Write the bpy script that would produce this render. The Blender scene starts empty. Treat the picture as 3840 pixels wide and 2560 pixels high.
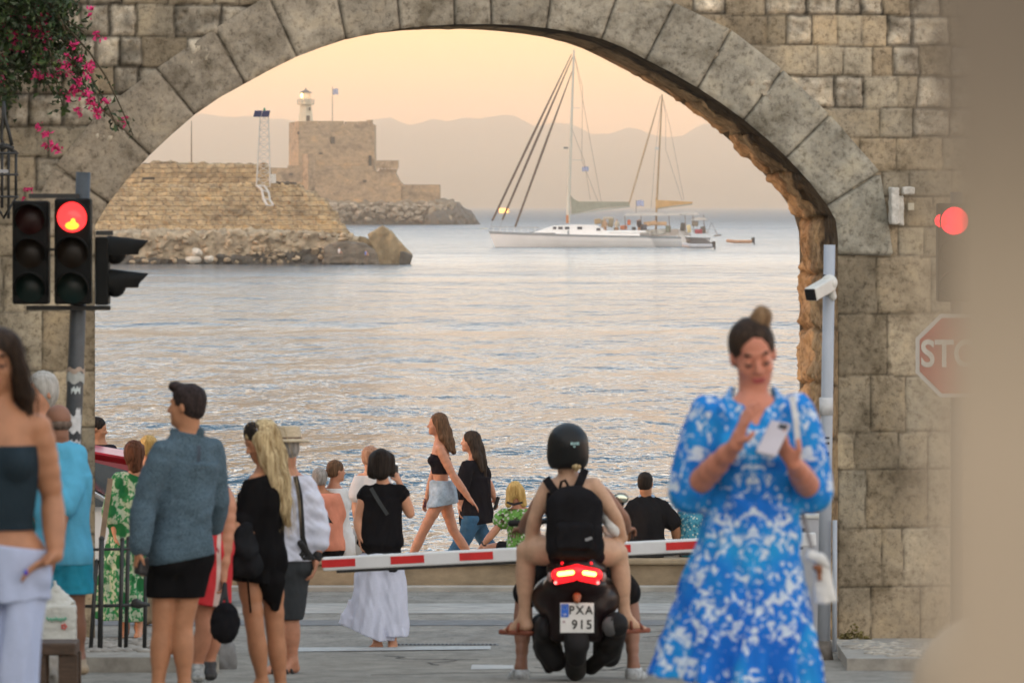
import bpy, bmesh, math, random
import numpy as np
from mathutils import Vector, Matrix
sc = bpy.context.scene
COL = sc.collection
R = math.radians
rng = np.random.RandomState(7)

# ------------------------------------------------------------------ camera
F = 21333.0            # focal length in pixels of the 3840 px wide photograph (200 mm)
CZ = 5.2               # camera height above the sea
HAZE = 1.85e-4
cam = bpy.data.cameras.new('camera'); camo = bpy.data.objects.new('camera', cam); COL.objects.link(camo)
camo.location = (0, 0, CZ); camo.rotation_euler = (R(90), 0, 0)
cam.sensor_width = 36; cam.lens = 200; cam.shift_y = -512/3840
cam.clip_start = 0.1; cam.clip_end = 40000
cam.dof.use_dof = True; cam.dof.focus_distance = 75; cam.dof.aperture_fstop = 8.0
sc.camera = camo

# ------------------------------------------------------------------ sky, sun, exposure
SUN_EL, SUN_AZ = 5.0, -97.0      # azimuth measured from the view direction, negative = left
w = bpy.data.worlds.new("World"); sc.world = w; w.use_nodes = True
nt = w.node_tree; nt.nodes.clear()
out = nt.nodes.new('ShaderNodeOutputWorld'); bg = nt.nodes.new('ShaderNodeBackground')
sky = nt.nodes.new('ShaderNodeTexSky'); sky.sky_type = 'NISHITA'; sky.sun_disc = False
sky.sun_elevation = R(SUN_EL); sky.sun_rotation = R(SUN_AZ); sky.air_density = 1.0; sky.dust_density = 2.0
tc = nt.nodes.new('ShaderNodeTexCoord'); sx = nt.nodes.new('ShaderNodeSeparateXYZ')
nt.links.new(tc.outputs['Generated'], sx.inputs[0])
ramp = nt.nodes.new('ShaderNodeValToRGB'); cr = ramp.color_ramp
mp = nt.nodes.new('ShaderNodeMapRange'); mp.inputs[1].default_value = 0.0; mp.inputs[2].default_value = 1.0
pw = nt.nodes.new('ShaderNodeMath'); pw.operation = 'POWER'; pw.inputs[1].default_value = 0.5; pw.use_clamp = True
nt.links.new(sx.outputs[2], mp.inputs[0]); nt.links.new(mp.outputs[0], pw.inputs[0]); nt.links.new(pw.outputs[0], ramp.inputs[0])
# elevation 0.5 deg -> .093, 1.8 deg -> .177, 6 deg -> .32, 15 deg -> .51, 40 deg -> .80
def fill(cr, stops):
    while len(cr.elements) < len(stops): cr.elements.new(0.5)
    for e, (p, c) in zip(cr.elements, stops): e.position = p; e.color = (*c, 1)
# the sky over the sea, opposite the sunset
fill(cr, [(0.0, (.98, .55, .38)), (.10, (1.0, .47, .19)), (.18, (1.05, .55, .16)), (.212, (1.2, 1.06, .84)), (.30, (1.15, 1.12, 1.05)),
          (.40, (.62, .72, .80)), (.52, (.21, .33, .46)), (.80, (.24, .33, .44)), (1.0, (.42, .46, .50))])
# the sky on the sunset side, behind the viewer: brighter and warmer
ramp2 = nt.nodes.new('ShaderNodeValToRGB')
fill(ramp2.color_ramp, [(0.0, (1.0, .70, .50)), (.3, (.98, .84, .70)), (.6, (.74, .72, .70)), (1.0, (.42, .46, .50))])
nt.links.new(pw.outputs[0], ramp2.inputs[0])
mry = nt.nodes.new('ShaderNodeMapRange'); mry.inputs[1].default_value = .25; mry.inputs[2].default_value = -.45; mry.interpolation_type = 'SMOOTHSTEP'
nt.links.new(sx.outputs[1], mry.inputs[0])
ewm = nt.nodes.new('ShaderNodeMixRGB'); nt.links.new(mry.outputs[0], ewm.inputs[0]); nt.links.new(ramp.outputs[0], ewm.inputs[1]); nt.links.new(ramp2.outputs[0], ewm.inputs[2])
sm = nt.nodes.new('ShaderNodeMixRGB'); sm.blend_type = 'ADD'; sm.inputs[0].default_value = 1.0
ss = nt.nodes.new('ShaderNodeMixRGB'); ss.blend_type = 'MULTIPLY'; ss.inputs[0].default_value = 1.0
ss.inputs[2].default_value = (.12, .12, .12, 1)
sg = nt.nodes.new('ShaderNodeMixRGB'); sg.blend_type = 'MULTIPLY'; sg.inputs[0].default_value = 1.0
sg.inputs[2].default_value = (8.6, 8.6, 8.6, 1)
nt.links.new(sky.outputs[0], ss.inputs[1]); nt.links.new(ewm.outputs[0], sg.inputs[1])
nt.links.new(sg.outputs[0], sm.inputs[1]); nt.links.new(ss.outputs[0], sm.inputs[2])
nt.links.new(sm.outputs[0], bg.inputs[0]); bg.inputs[1].default_value = 0.1
nt.links.new(bg.outputs[0], out.inputs[0])
sl = bpy.data.lights.new('sun', 'SUN'); sl.energy = .7; sl.angle = R(0.5); sl.color = (1.0, .55, .30)
so = bpy.data.objects.new('sun', sl); COL.objects.link(so)
sd = Vector((math.sin(R(SUN_AZ))*math.cos(R(SUN_EL)), math.cos(R(SUN_AZ))*math.cos(R(SUN_EL)), math.sin(R(SUN_EL))))
so.rotation_euler = sd.to_track_quat('Z', 'Y').to_euler(); so.location = (-20, 0, 60)
sc.view_settings.view_transform = 'Standard'; sc.view_settings.look = 'None'
sc.view_settings.exposure = 1.3; sc.view_settings.gamma = 1.0
sc.cycles.volume_bounces = 3; sc.cycles.max_bounces = 8; sc.cycles.caustics_reflective = False
sc.cycles.caustics_refractive = False; sc.cycles.sample_clamp_indirect = 4.0
sc.cycles.volume_step_rate = 10

# ------------------------------------------------------------------ measured places -> world points
def P(px, py, D, dy=0.0):
    """the point seen at photo pixel (px, py) on the plane at distance D, moved dy away"""
    return np.array([(px-1920)/F*D, D+dy, CZ-(py-768)/F*D])
def below(D):
    if D <= 46: return 0.79+0.0611*D
    if D <= 60: return 3.6+(D-46)/14*0.47
    return 4.07
def gz(D): return CZ-below(D)

# ------------------------------------------------------------------ objects and labels
def tag(o, label=None, cat=None, group=None, kind=None):
    if label: o['label'] = label
    if cat: o['category'] = cat
    if group: o['group'] = group
    if kind: o['kind'] = kind
    return o
def empty(name, loc, label=None, cat=None, group=None):
    o = bpy.data.objects.new(name, None); COL.objects.link(o); o.location = loc; o.empty_display_size = .2
    return tag(o, label, cat, group)
def origin_of(o):
    p = np.zeros(3)
    while o is not None:
        p += np.array(o.location); o = o.parent
    return p
def link(name, V, Fc, mats, parent=None, origin=None, smooth=True, midx=None, color=None):
    """V in world space; mesh stored relative to origin (or parent's origin)"""
    V = np.asarray(V, float)
    me = bpy.data.meshes.new(name)
    base = origin_of(parent) if parent is not None else np.zeros(3)
    org = base if (origin is None and parent is not None) else (np.array(origin, float) if origin is not None else V.mean(0))
    Vl = V-org
    if isinstance(Fc, np.ndarray) and Fc.ndim == 2:
        n = Fc.shape[0]; k = Fc.shape[1]
        me.vertices.add(len(Vl)); me.vertices.foreach_set('co', Vl.astype(np.float32).ravel())
        me.loops.add(n*k); me.loops.foreach_set('vertex_index', Fc.astype(np.int32).ravel())
        me.polygons.add(n); me.polygons.foreach_set('loop_start', np.arange(0, n*k, k, dtype=np.int32))
        me.polygons.foreach_set('loop_total', np.full(n, k, dtype=np.int32))
        me.update(calc_edges=True)
    else:
        me.from_pydata([tuple(v) for v in Vl], [], [tuple(int(i) for i in f) for f in Fc])
        me.update()
    if not isinstance(mats, (list, tuple)): mats = [mats]
    for m in mats: me.materials.append(m)
    if midx is not None: me.polygons.foreach_set('material_index', np.asarray(midx, np.int32))
    me.polygons.foreach_set('use_smooth', np.full(len(me.polygons), bool(smooth)))
    if color is not None:
        a = me.color_attributes.new('stone', 'FLOAT_COLOR', 'POINT')
        c = np.ones((len(V), 4), np.float32); c[:, :3] = color; a.data.foreach_set('color', c.ravel())
    me.update()
    o = bpy.data.objects.new(name, me); COL.objects.link(o)
    o.location = org-base
    if parent is not None: o.parent = parent
    return o

class MB:
    """collects shapes, then links them as one mesh"""
    def __init__(s): s.v = []; s.f = []; s.m = []; s.mi = 0
    def add(s, v, f):
        b = len(s.v); s.v += [tuple(map(float, x)) for x in v]; s.f += [tuple(i+b for i in q) for q in f]; s.m += [s.mi]*len(f)
    def box(s, c, h, rot=None, bev=0.0):
        c = np.array(c, float); M = np.eye(3) if rot is None else np.array(rot)
        if bev <= 0:
            v = [c+M@(np.array([x, y, z])*h) for x in (-1, 1) for y in (-1, 1) for z in (-1, 1)]
            s.add(v, [(0, 1, 3, 2), (4, 6, 7, 5), (0, 4, 5, 1), (2, 3, 7, 6), (0, 2, 6, 4), (1, 5, 7, 3)])
        else:
            bm = bmesh.new(); bmesh.ops.create_cube(bm, size=2)
            for v in bm.verts: v.co = Vector((v.co.x*h[0], v.co.y*h[1], v.co.z*h[2]))
            bmesh.ops.bevel(bm, geom=bm.edges[:], offset=bev, segments=2, profile=.5, affect='EDGES')
            bm.verts.index_update()
            s.add([c+M@np.array(v.co) for v in bm.verts], [[v.index for v in f.verts] for f in bm.faces]); bm.free()
    def tube(s, pts, rads, n=10, cap=True):
        pts = [np.array(p, float) for p in pts]
        if not hasattr(rads, '__len__'): rads = [rads]*len(pts)
        b = len(s.v); up = None
        for i, p in enumerate(pts):
            t = pts[min(i+1, len(pts)-1)]-pts[max(i-1, 0)]; t = t/(np.linalg.norm(t)+1e-9)
            if up is None:
                up = np.array([0, 0, 1.]) if abs(t[2]) < .9 else np.array([1., 0, 0])
            a = np.cross(up, t); a /= np.linalg.norm(a)+1e-9; c = np.cross(t, a); up = c
            for k in range(n):
                th = 2*math.pi*k/n; s.v.append(tuple(p+rads[i]*(math.cos(th)*a+math.sin(th)*c)))
        for i in range(len(pts)-1):
            for k in range(n):
                k2 = (k+1) % n; s.f.append((b+i*n+k, b+i*n+k2, b+(i+1)*n+k2, b+(i+1)*n+k)); s.m.append(s.mi)
        if cap:
            s.f.append(tuple(b+k for k in range(n))[::-1]); s.f.append(tuple(b+(len(pts)-1)*n+k for k in range(n))); s.m += [s.mi]*2
    def prism(s, poly, d, axis=(0, 1, 0)):
        """polygon of 3-D points extruded by d along axis"""
        a = np.array(axis, float)*d; n = len(poly); p = [np.array(q, float) for q in poly]
        v = p+[q+a for q in p]
        f = [tuple(range(n)), tuple(range(2*n-1, n-1, -1))]+[(i, i+n, (i+1) % n+n, (i+1) % n) for i in range(n)]
        s.add(v, f)
    def build(s, name, mats, parent=None, origin=None, smooth=False):
        return link(name, s.v, s.f, mats, parent, origin, smooth, midx=s.m)

def sell(c, r, n=16):
    """ellipsoid verts, faces"""
    V = []; Fc = []
    m = n//2
    for i in range(1, m):
        for k in range(n):
            a = math.pi*i/m; b = 2*math.pi*k/n
            V.append((c[0]+r[0]*math.sin(a)*math.cos(b), c[1]+r[1]*math.sin(a)*math.sin(b), c[2]+r[2]*math.cos(a)))
    V += [(c[0], c[1], c[2]+r[2]), (c[0], c[1], c[2]-r[2])]
    for i in range(m-2):
        for k in range(n): Fc.append((i*n+k, (i+1)*n+k, (i+1)*n+(k+1) % n, i*n+(k+1) % n))
    for k in range(n):
        Fc.append((len(V)-2, k, (k+1) % n)); Fc.append((len(V)-1, (m-2)*n+(k+1) % n, (m-2)*n+k))
    return V, Fc

def ribbon(name, pts, w_, th, mat, parent, nrm_=(0, -1, 0)):
    """flat strap through world points"""
    pts = [np.array(p, float) for p in pts]; b = MB(); V = []; n = np.array(nrm_, float)
    for i, p in enumerate(pts):
        t = nrm(pts[min(i+1, len(pts)-1)]-pts[max(i-1, 0)]); a = nrm(np.cross(t, n)); V += [p+a*w_/2+n*th/2, p-a*w_/2+n*th/2, p-a*w_/2-n*th/2, p+a*w_/2-n*th/2]
    Fc = [(4*i+j, 4*i+(j+1) % 4, 4*i+4+(j+1) % 4, 4*i+4+j) for i in range(len(pts)-1) for j in range(4)]+[(3, 2, 1, 0), tuple(4*(len(pts)-1)+j for j in range(4))]
    return link(name, V, Fc, mat, parent, smooth=False)

# ------------------------------------------------------------------ implicit surfaces
def nrm(v):
    v = np.array(v, float); return v/(np.linalg.norm(v)+1e-9)
def frame(fwd, up):
    """rows: right, forward, up"""
    f = nrm(fwd); u = nrm(np.array(up, float)-np.dot(up, f)*f); r = np.cross(f, u); return np.array([r, f, u])
class Cap:
    def __init__(s, a, b, ra, rb=None, k=None, op='u'):
        s.a = np.array(a, float); s.b = np.array(b, float); s.ra = ra; s.rb = ra if rb is None else rb; s.k = k; s.op = op
        m = max(s.ra, s.rb); s.lo = np.minimum(s.a, s.b)-m; s.hi = np.maximum(s.a, s.b)+m
    def d(s, X):
        ba = s.b-s.a; q = X-s.a; t = np.clip((q@ba)/(ba@ba+1e-12), 0, 1)
        return np.linalg.norm(q-t[..., None]*ba, axis=-1)-(s.ra+(s.rb-s.ra)*t)
class Ell:
    def __init__(s, c, r, M=None, k=None, op='u'):
        s.c = np.array(c, float); s.r = np.array(r, float); s.M = np.eye(3) if M is None else M; s.k = k; s.op = op
        e = np.sqrt(((s.M.T*s.r)**2).sum(1)); s.lo = s.c-e; s.hi = s.c+e
    def d(s, X):
        q = (X-s.c)@s.M.T; k0 = np.linalg.norm(q/s.r, axis=-1); k1 = np.linalg.norm(q/s.r**2, axis=-1)
        return k0*(k0-1)/(k1+1e-9)
class Box:
    def __init__(s, c, h, M=None, rd=0.0, k=None, op='u'):
        s.c = np.array(c, float); s.h = np.array(h, float); s.M = np.eye(3) if M is None else M; s.rd = rd; s.k = k; s.op = op
        e = np.abs(s.M.T)@s.h; s.lo = s.c-e; s.hi = s.c+e
    def d(s, X):
        q = np.abs((X-s.c)@s.M.T)-(s.h-s.rd)
        return np.linalg.norm(np.maximum(q, 0), axis=-1)+np.minimum(q.max(-1), 0)-s.rd
class Fru:
    """elliptic frustum from a to b with pleats (skirts, wide trousers)"""
    def __init__(s, a, b, r0, r1, right=(1, 0, 0), folds=0, amp=0.0, ph=0.0, k=None, op='u', pw=1.0):
        s.a = np.array(a, float); s.b = np.array(b, float); s.r0 = np.array(r0, float); s.r1 = np.array(r1, float)
        s.folds, s.amp, s.ph, s.k, s.op, s.pw = folds, amp, ph, k, op, pw
        s.ax = nrm(s.b-s.a); s.L = np.linalg.norm(s.b-s.a); s.rt = nrm(np.array(right)-np.dot(right, s.ax)*s.ax); s.bk = np.cross(s.ax, s.rt)
        m = max(s.r0.max(), s.r1.max())*1.15; s.lo = np.minimum(s.a, s.b)-m; s.hi = np.maximum(s.a, s.b)+m
    def d(s, X):
        q = X-s.a; t = q@s.ax; u = np.clip(t/s.L, 0, 1)**s.pw; x = q@s.rt; y = q@s.bk
        rx = s.r0[0]+(s.r1[0]-s.r0[0])*u; ry = s.r0[1]+(s.r1[1]-s.r0[1])*u
        rr = np.sqrt((x/rx)**2+(y/ry)**2)
        if s.folds:
            th = np.arctan2(y/ry, x/rx)+.25*np.sin(t*7+s.ph)
            rr = rr-s.amp*u*(np.sin(th*s.folds+s.ph)+.5*np.sin(th*(s.folds*1.7//1)+2*s.ph+1))
        dd = (rr-1)*np.minimum(rx, ry)*.85
        return np.maximum(dd, np.maximum(-t, t-s.L))
def nz(X, wl, seed=0, oct=2, st=(1, 1, 1)):
    r = np.random.RandomState(seed); v = 0; a = 1; tot = 0
    X = X*np.array(st)
    for o in range(oct):
        for k in range(4):
            w = nrm(r.normal(size=3))*2*math.pi/(wl*(.75+.5*r.rand())); p = r.rand()*7
            v = v+a*np.sin(X@w+p+1.3*np.sin((X@np.roll(w, 1))*.7+p)); tot += a*.7
        wl *= .5; a *= .55
    return v/tot
def field(prims, vox, k=.02, pad=.02):
    lo = np.min([p.lo for p in prims if p.op == 'u'], 0)-3*vox-pad; hi = np.max([p.hi for p in prims if p.op == 'u'], 0)+3*vox+pad
    n = np.ceil((hi-lo)/vox).astype(int)+1
    Fd = np.full(n, 9.0, np.float32); ax = [lo[i]+vox*np.arange(n[i]) for i in range(3)]
    for p in prims:
        kk = k if p.k is None else p.k; m = 3*vox+kk+pad
        i0 = np.clip(np.floor((p.lo-m-lo)/vox).astype(int), 0, n); i1 = np.clip(np.ceil((p.hi+m-lo)/vox).astype(int)+1, 0, n)
        if (i1 <= i0).any(): continue
        g = np.stack(np.meshgrid(ax[0][i0[0]:i1[0]], ax[1][i0[1]:i1[1]], ax[2][i0[2]:i1[2]], indexing='ij'), -1)
        d = p.d(g); S = (slice(i0[0], i1[0]), slice(i0[1], i1[1]), slice(i0[2], i1[2])); A = Fd[S]
        if p.op == 'u': hh = np.maximum(kk-np.abs(A-d), 0)/max(kk, 1e-6); Fd[S] = np.minimum(A, d)-hh*hh*kk*.25
        elif p.op == 's': hh = np.maximum(kk-np.abs(A+d), 0)/max(kk, 1e-6); Fd[S] = np.maximum(A, -d)+hh*hh*kk*.25
    return Fd, lo, ax
def surfnet(Fd, lo, h):
    S = Fd < 0
    S[0], S[-1], S[:, 0], S[:, -1], S[:, :, 0], S[:, :, -1] = (False,)*6
    c = np.zeros(tuple(s-1 for s in S.shape), np.int8)
    for i in (0, 1):
        for j in (0, 1):
            for l in (0, 1): c += S[i:S.shape[0]-1+i, j:S.shape[1]-1+j, l:S.shape[2]-1+l]
    mask = (c > 0) & (c < 8); ci = np.argwhere(mask); idx = np.full(mask.shape, -1, np.int64); idx[mask] = np.arange(len(ci))
    acc = np.zeros((len(ci), 3)); cnt = np.zeros(len(ci))
    cor = [(i, j, l) for i in (0, 1) for j in (0, 1) for l in (0, 1)]
    for a in cor:
        for ax_ in range(3):
            if a[ax_] == 0:
                b = list(a); b[ax_] = 1
                fa = Fd[ci[:, 0]+a[0], ci[:, 1]+a[1], ci[:, 2]+a[2]]; fb = Fd[ci[:, 0]+b[0], ci[:, 1]+b[1], ci[:, 2]+b[2]]
                m = (fa < 0) != (fb < 0); t = np.where(m, fa/np.where(m, fa-fb, 1), 0)
                pos = np.array(a)[None]+t[:, None]*(np.array(b)-np.array(a))[None]
                acc[m] += pos[m]; cnt[m] += 1
    V = lo+h*(ci+acc/np.maximum(cnt, 1)[:, None])
    Fs = []
    for ax_ in range(3):
        o1, o2 = [x for x in range(3) if x != ax_]
        sl0 = [slice(1, -1)]*3; sl0[ax_] = slice(0, -1); sl1 = [slice(1, -1)]*3; sl1[ax_] = slice(1, None)
        A = S[tuple(sl0)]; B = S[tuple(sl1)]; e = np.argwhere(A != B)
        if len(e) == 0: continue
        inside = A[tuple(e.T)]; g = e.copy(); g[:, o1] += 1; g[:, o2] += 1
        def ix(d1, d2):
            q = g.copy(); q[:, o1] -= d1; q[:, o2] -= d2; return idx[tuple(q.T)]
        q = np.stack([ix(1, 1), ix(0, 1), ix(0, 0), ix(1, 0)], 1)
        flip = inside if ax_ != 1 else ~inside
        q[~flip] = q[~flip][:, ::-1]; Fs.append(q)
    Fc = np.concatenate(Fs); Fc = Fc[(Fc >= 0).all(1)]
    return V, Fc
def implicit(prims, vox, k=.02, amp=0.0, wl=.1, seed=0, st=(1, 1, 1), cuts=(), disp=None, oct=2):
    """cuts: list of (point, normal): everything beyond along the normal is cut off"""
    Fd, lo, ax = field(prims, vox, k, pad=amp)
    near = np.argwhere(np.abs(Fd) < 4*vox+amp*1.5+(.02 if cuts else 0))
    X = lo+near*vox
    sub = Fd[tuple(near.T)]
    if amp: sub = sub+amp*nz(X, wl, seed, oct, st)
    if disp is not None: sub = sub+disp(X)
    Fd[tuple(near.T)] = sub
    if cuts:
        for pt, nn in cuts:
            nn = nrm(nn); pt = np.array(pt, float)
            dd = (ax[0]-pt[0])[:, None, None]*nn[0]+(ax[1]-pt[1])[None, :, None]*nn[1]+(ax[2]-pt[2])[None, None, :]*nn[2]
            Fd = np.maximum(Fd, dd)
    return surfnet(Fd, lo, vox)
def solid(name, prims, vox, mat, parent=None, origin=None, **kw):
    V, Fc = implicit(prims, vox, **kw)
    return link(name, V, Fc, mat, parent, origin)

# ------------------------------------------------------------------ materials
class NT:
    def __init__(s, name):
        s.m = bpy.data.materials.new(name); s.m.use_nodes = True; s.t = s.m.node_tree
        s.b = s.t.nodes['Principled BSDF']; s.tc = s.t.nodes.new('ShaderNodeTexCoord')
    def n(s, typ, **kw):
        x = s.t.nodes.new(typ)
        for k, v in kw.items(): setattr(x, k, v)
        return x
    def l(s, a, b): s.t.links.new(a, b)
    def coord(s, scale=(1, 1, 1)):
        mpn = s.n('ShaderNodeMapping'); mpn.inputs['Scale'].default_value = scale; s.l(s.tc.outputs['Object'], mpn.inputs[0]); return mpn.outputs[0]
    def noise(s, scale, st=(1, 1, 1), detail=4, rough=.6):
        x = s.n('ShaderNodeTexNoise'); x.inputs['Scale'].default_value = scale; x.inputs['Detail'].default_value = detail
        x.inputs['Roughness'].default_value = rough; s.l(s.coord(st), x.inputs['Vector']); return x.outputs['Fac']
    def ramp(s, fac, stops, interp='LINEAR'):
        x = s.n('ShaderNodeValToRGB'); x.color_ramp.interpolation = interp; e = x.color_ramp.elements
        while len(e) < len(stops): e.new(.5)
        for el, (p, c) in zip(e, stops): el.position = p; el.color = (*c, 1) if len(c) == 3 else c
        s.l(fac, x.inputs[0]); return x.outputs[0]
    def mix(s, a, b, fac=.5, mode='MIX'):
        x = s.n('ShaderNodeMixRGB', blend_type=mode)
        for v, i in ((fac, 0), (a, 1), (b, 2)):
            if hasattr(v, 'links'): s.l(v, x.inputs[i])
            else: x.inputs[i].default_value = v if i == 0 else (*v, 1)
        return x.outputs[0]
    def bump(s, h, strength=.3, dist=.01):
        x = s.n('ShaderNodeBump'); x.inputs['Strength'].default_value = strength; x.inputs['Distance'].default_value = dist
        s.l(h, x.inputs['Height']); s.l(x.outputs[0], s.b.inputs['Normal'])
    def base(s, c):
        if hasattr(c, 'links'): s.l(c, s.b.inputs['Base Color'])
        else: s.b.inputs['Base Color'].default_value = (*c, 1)
    def p(s, **kw):
        for k, v in kw.items(): s.b.inputs[k.replace('_', ' ')].default_value = v
def sr(*c):
    """sRGB 0-255 to linear"""
    return tuple(((x/255)/12.92 if x/255 < .04045 else ((x/255+.055)/1.055)**2.4) for x in c)
def M(name, col, rough=.7, var=.25, scale=8, st=(1, 1, 1), bump=0, bd=.005, metal=0, spec=None, sub=0):
    t = NT(name); n = t.noise(scale, st)
    lo = tuple(max(0, c*(1-var)) for c in col); hi = tuple(min(1, c*(1+var)) for c in col)
    t.base(t.ramp(n, [(.3, lo), (.7, hi)])); t.p(Roughness=rough, Metallic=metal)
    if spec is not None: t.b.inputs['Specular IOR Level'].default_value = spec
    if sub: t.b.inputs['Subsurface Weight'].default_value = sub; t.b.inputs['Subsurface Radius'].default_value = (.02, .008, .004); t.b.inputs['Subsurface Scale'].default_value = 1
    if bump: t.bump(n, bump, bd)
    return t.m
def E(name, col, strength):
    t = NT(name); t.base(tuple(c*.5 for c in col)); n = t.noise(20); c = t.ramp(n, [(.3, tuple(x*.9 for x in col)), (.7, col)])
    t.l(c, t.b.inputs['Emission Color']); t.p(Emission_Strength=strength, Roughness=.3); return t.m
# ================================================================== THE LARGE STRUCTURE
A_ = R(11); Wd = np.array([math.cos(A_), math.sin(A_), 0]); Nn = np.array([math.sin(A_), -math.cos(A_), 0]); P0 = np.array([0, 46., 0])
def wall_uv(px, py):
    a = (px-1920)/F; t = P0@Nn/(a*Nn[0]+Nn[1]); p = np.array([a*t, t, CZ-(py-768)/F*t]); return np.array([(p-P0)@Wd, p[2]])
def wall_pt(u, z, off=0.0): return P0+Wd*u+Nn*off+np.array([0, 0, z])
def wp(px, py, off=0.0):
    u, z = wall_uv(px, py); return wall_pt(u, z, off)

def grid_faces(n, m, keep=None):
    i, j = np.meshgrid(np.arange(n-1), np.arange(m-1), indexing='ij')
    f = np.stack([i*m+j, (i+1)*m+j, (i+1)*m+j+1, i*m+j+1], -1).reshape(-1, 4)
    return f if keep is None else f[keep.ravel()]
def inpoly(x, y, poly):
    ins = np.zeros(x.shape, bool); n = len(poly)
    for i in range(n):
        x0, y0 = poly[i]; x1, y1 = poly[(i+1) % n]
        if y0 == y1: continue
        c = ((y0 > y) != (y1 > y)) & (x < (x1-x0)*(y-y0)/(y1-y0)+x0); ins ^= c
    return ins

def stone_mat(name, rough=.9, tint=(1, 1, 1), dark=.35):
    t = NT(name); vc = t.n('ShaderNodeVertexColor'); vc.layer_name = 'stone'
    n1 = t.noise(3.2, detail=6, rough=.65); n2 = t.noise(22, detail=5, rough=.7)
    a = t.ramp(n1, [(.32, (.50, .48, .44)), (.50, (1, 1, 1)), (.70, (1.25, 1.20, 1.10))])
    b = t.ramp(n2, [(.34, (.45, .43, .40)), (.48, (1, 1, 1)), (.68, (1.25, 1.25, 1.22))])
    c = t.mix(vc.outputs[0], a, 1.0, 'MULTIPLY'); c = t.mix(c, b, .8, 'MULTIPLY')
    if tint != (1, 1, 1): c = t.mix(c, tint, 1.0, 'MULTIPLY')
    t.base(c); t.p(Roughness=rough); t.b.inputs['Specular IOR Level'].default_value = .2
    t.bump(n2, .6, .012); return t.m
m_wall = stone_mat('weathered limestone blocks'); m_vous = stone_mat('grey arch stone'); m_soff = stone_mat('eroded brown sandstone')

# voussoir joints: (intrados px) -> (extrados px)
JT = [((356, 905), (70, 880)), ((407, 761), (205, 622)), ((562, 581), (379, 413)), ((729, 431), (585, 258)), ((918, 314), (803, 109)),
      ((1113, 213), (1005, -18)), ((1297, 148), (1250, -85)), ((1501, 109), (1478, -125)), ((1705, 92), (1697, -142)), ((1842, 91), (1838, -145)),
      ((2049, 106), (2080, -130)), ((2256, 146), (2335, -75)), ((2422, 224), (2530, 12)), ((2617, 330), (2740, 112)), ((2790, 450), (2935, 262)),
      ((2950, 590), (3111, 430)), ((3102, 769), (3300, 645)), ((3142, 956), (3350, 960))]
INT = [(356, 905), (356, 844), (407, 761), (480, 668), (562, 581), (640, 508), (729, 431), (820, 368), (918, 314), (1013, 262), (1113, 213), (1200, 180),
       (1297, 148), (1400, 126), (1501, 109), (1600, 98), (1705, 92), (1842, 91), (1945, 96), (2049, 106), (2150, 121), (2256, 146), (2340, 180), (2422, 224),
       (2520, 274), (2617, 330), (2705, 388), (2790, 450), (2872, 518), (2950, 590), (3040, 688), (3102, 769), (3134, 827), (3142, 900), (3142, 956)]
gate = empty('stone_gate', wall_pt(0, gz(46)), 'old city wall of pale weathered blocks pierced by the big arch that frames the sea', 'city wall')
# arch ring
V, Fc, Cc, SO = [], [], [], []
off = 0; prev = None
INTu = [wall_uv(*p) for p in INT]
JTu = [(wall_uv(*a), wall_uv(*b)) for a, b in JT]
arc = np.concatenate([[0], np.cumsum([np.linalg.norm(INTu[i+1]-INTu[i]) for i in range(len(INTu)-1)])])
I2 = np.array(INTu)
def on_int(s): return np.stack([np.interp(s, arc, I2[:, 0]), np.interp(s, arc, I2[:, 1])], -1)
js = [arc[int(np.argmin([np.linalg.norm(q-a) for q in INTu]))] for a, b in JTu]
for i in range(len(JTu)-1):
    s0, s1 = js[i], js[i+1]; nu = max(10, int((s1-s0)/.016)); nv = 34
    su = np.linspace(s0, s1, nu); a = on_int(su)
    e0, e1 = JTu[i][1], JTu[i+1][1]; fr = ((su-s0)/(s1-s0))[:, None]; b = e0*(1-fr)+e1*fr
    if i == 0: b[:, 1] = e0[1]*(1-fr[:, 0])+e1[1]*fr[:, 0]
    vv = np.linspace(0, 1, nv)[None, :, None]; G = a[:, None]*(1-vv)+b[:, None]*vv
    L = s1-s0; H = np.linalg.norm(b-a, axis=1)[:, None]
    du = np.minimum(fr[:, 0], 1-fr[:, 0])[:, None]*L+0*H; dv = np.minimum(vv[0, :, 0], 1-vv[0, :, 0])[None]*H
    dv0 = (1-vv[0, :, 0])[None]*H
    X3 = np.concatenate([G, np.zeros(G.shape[:2]+(1,))], -1)
    wob = .006*nz(X3, .12, 3)
    h = .022-.022*np.exp(-(np.maximum(du+wob, 0)/.009)**2)-.012*np.exp(-(dv0/.02)**2)+.009*nz(X3, .3, 11, 4)-.03*np.maximum(0, nz(X3, .16, 77+i, 3)-.62)+.006*(rng.rand()-.5)
    h -= .02*np.exp(-((vv[0, :, 0]*H)/.02)**2)*(1+nz(X3, .1, 9)) 
    Pn = P0+Wd*G[..., :1]+Nn*h[..., None]+np.array([0, 0, 1])*G[..., 1:]
    V.append(Pn.reshape(-1, 3)); Fc.append(grid_faces(nu, nv)+off); off += nu*nv
    t_ = i/16.; base = np.array([.285, .245, .19])*(1-t_)+np.array([.26, .25, .21])*t_
    c = base*(1+.22*(rng.rand()-.5))
    st = np.clip(nz(X3, .55, 21, 3)*.5+.5, 0, 1)[..., None]
    c = c*(.80+.42*st)
    c = c*(1-.62*np.exp(-(np.maximum(du+wob, 0)/.008)**2))[..., None]*1.16
    Cc.append(c.reshape(-1, 3))
ring = link('arch_ring', np.concatenate(V), np.concatenate(Fc), m_vous, gate, color=np.concatenate(Cc))

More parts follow.
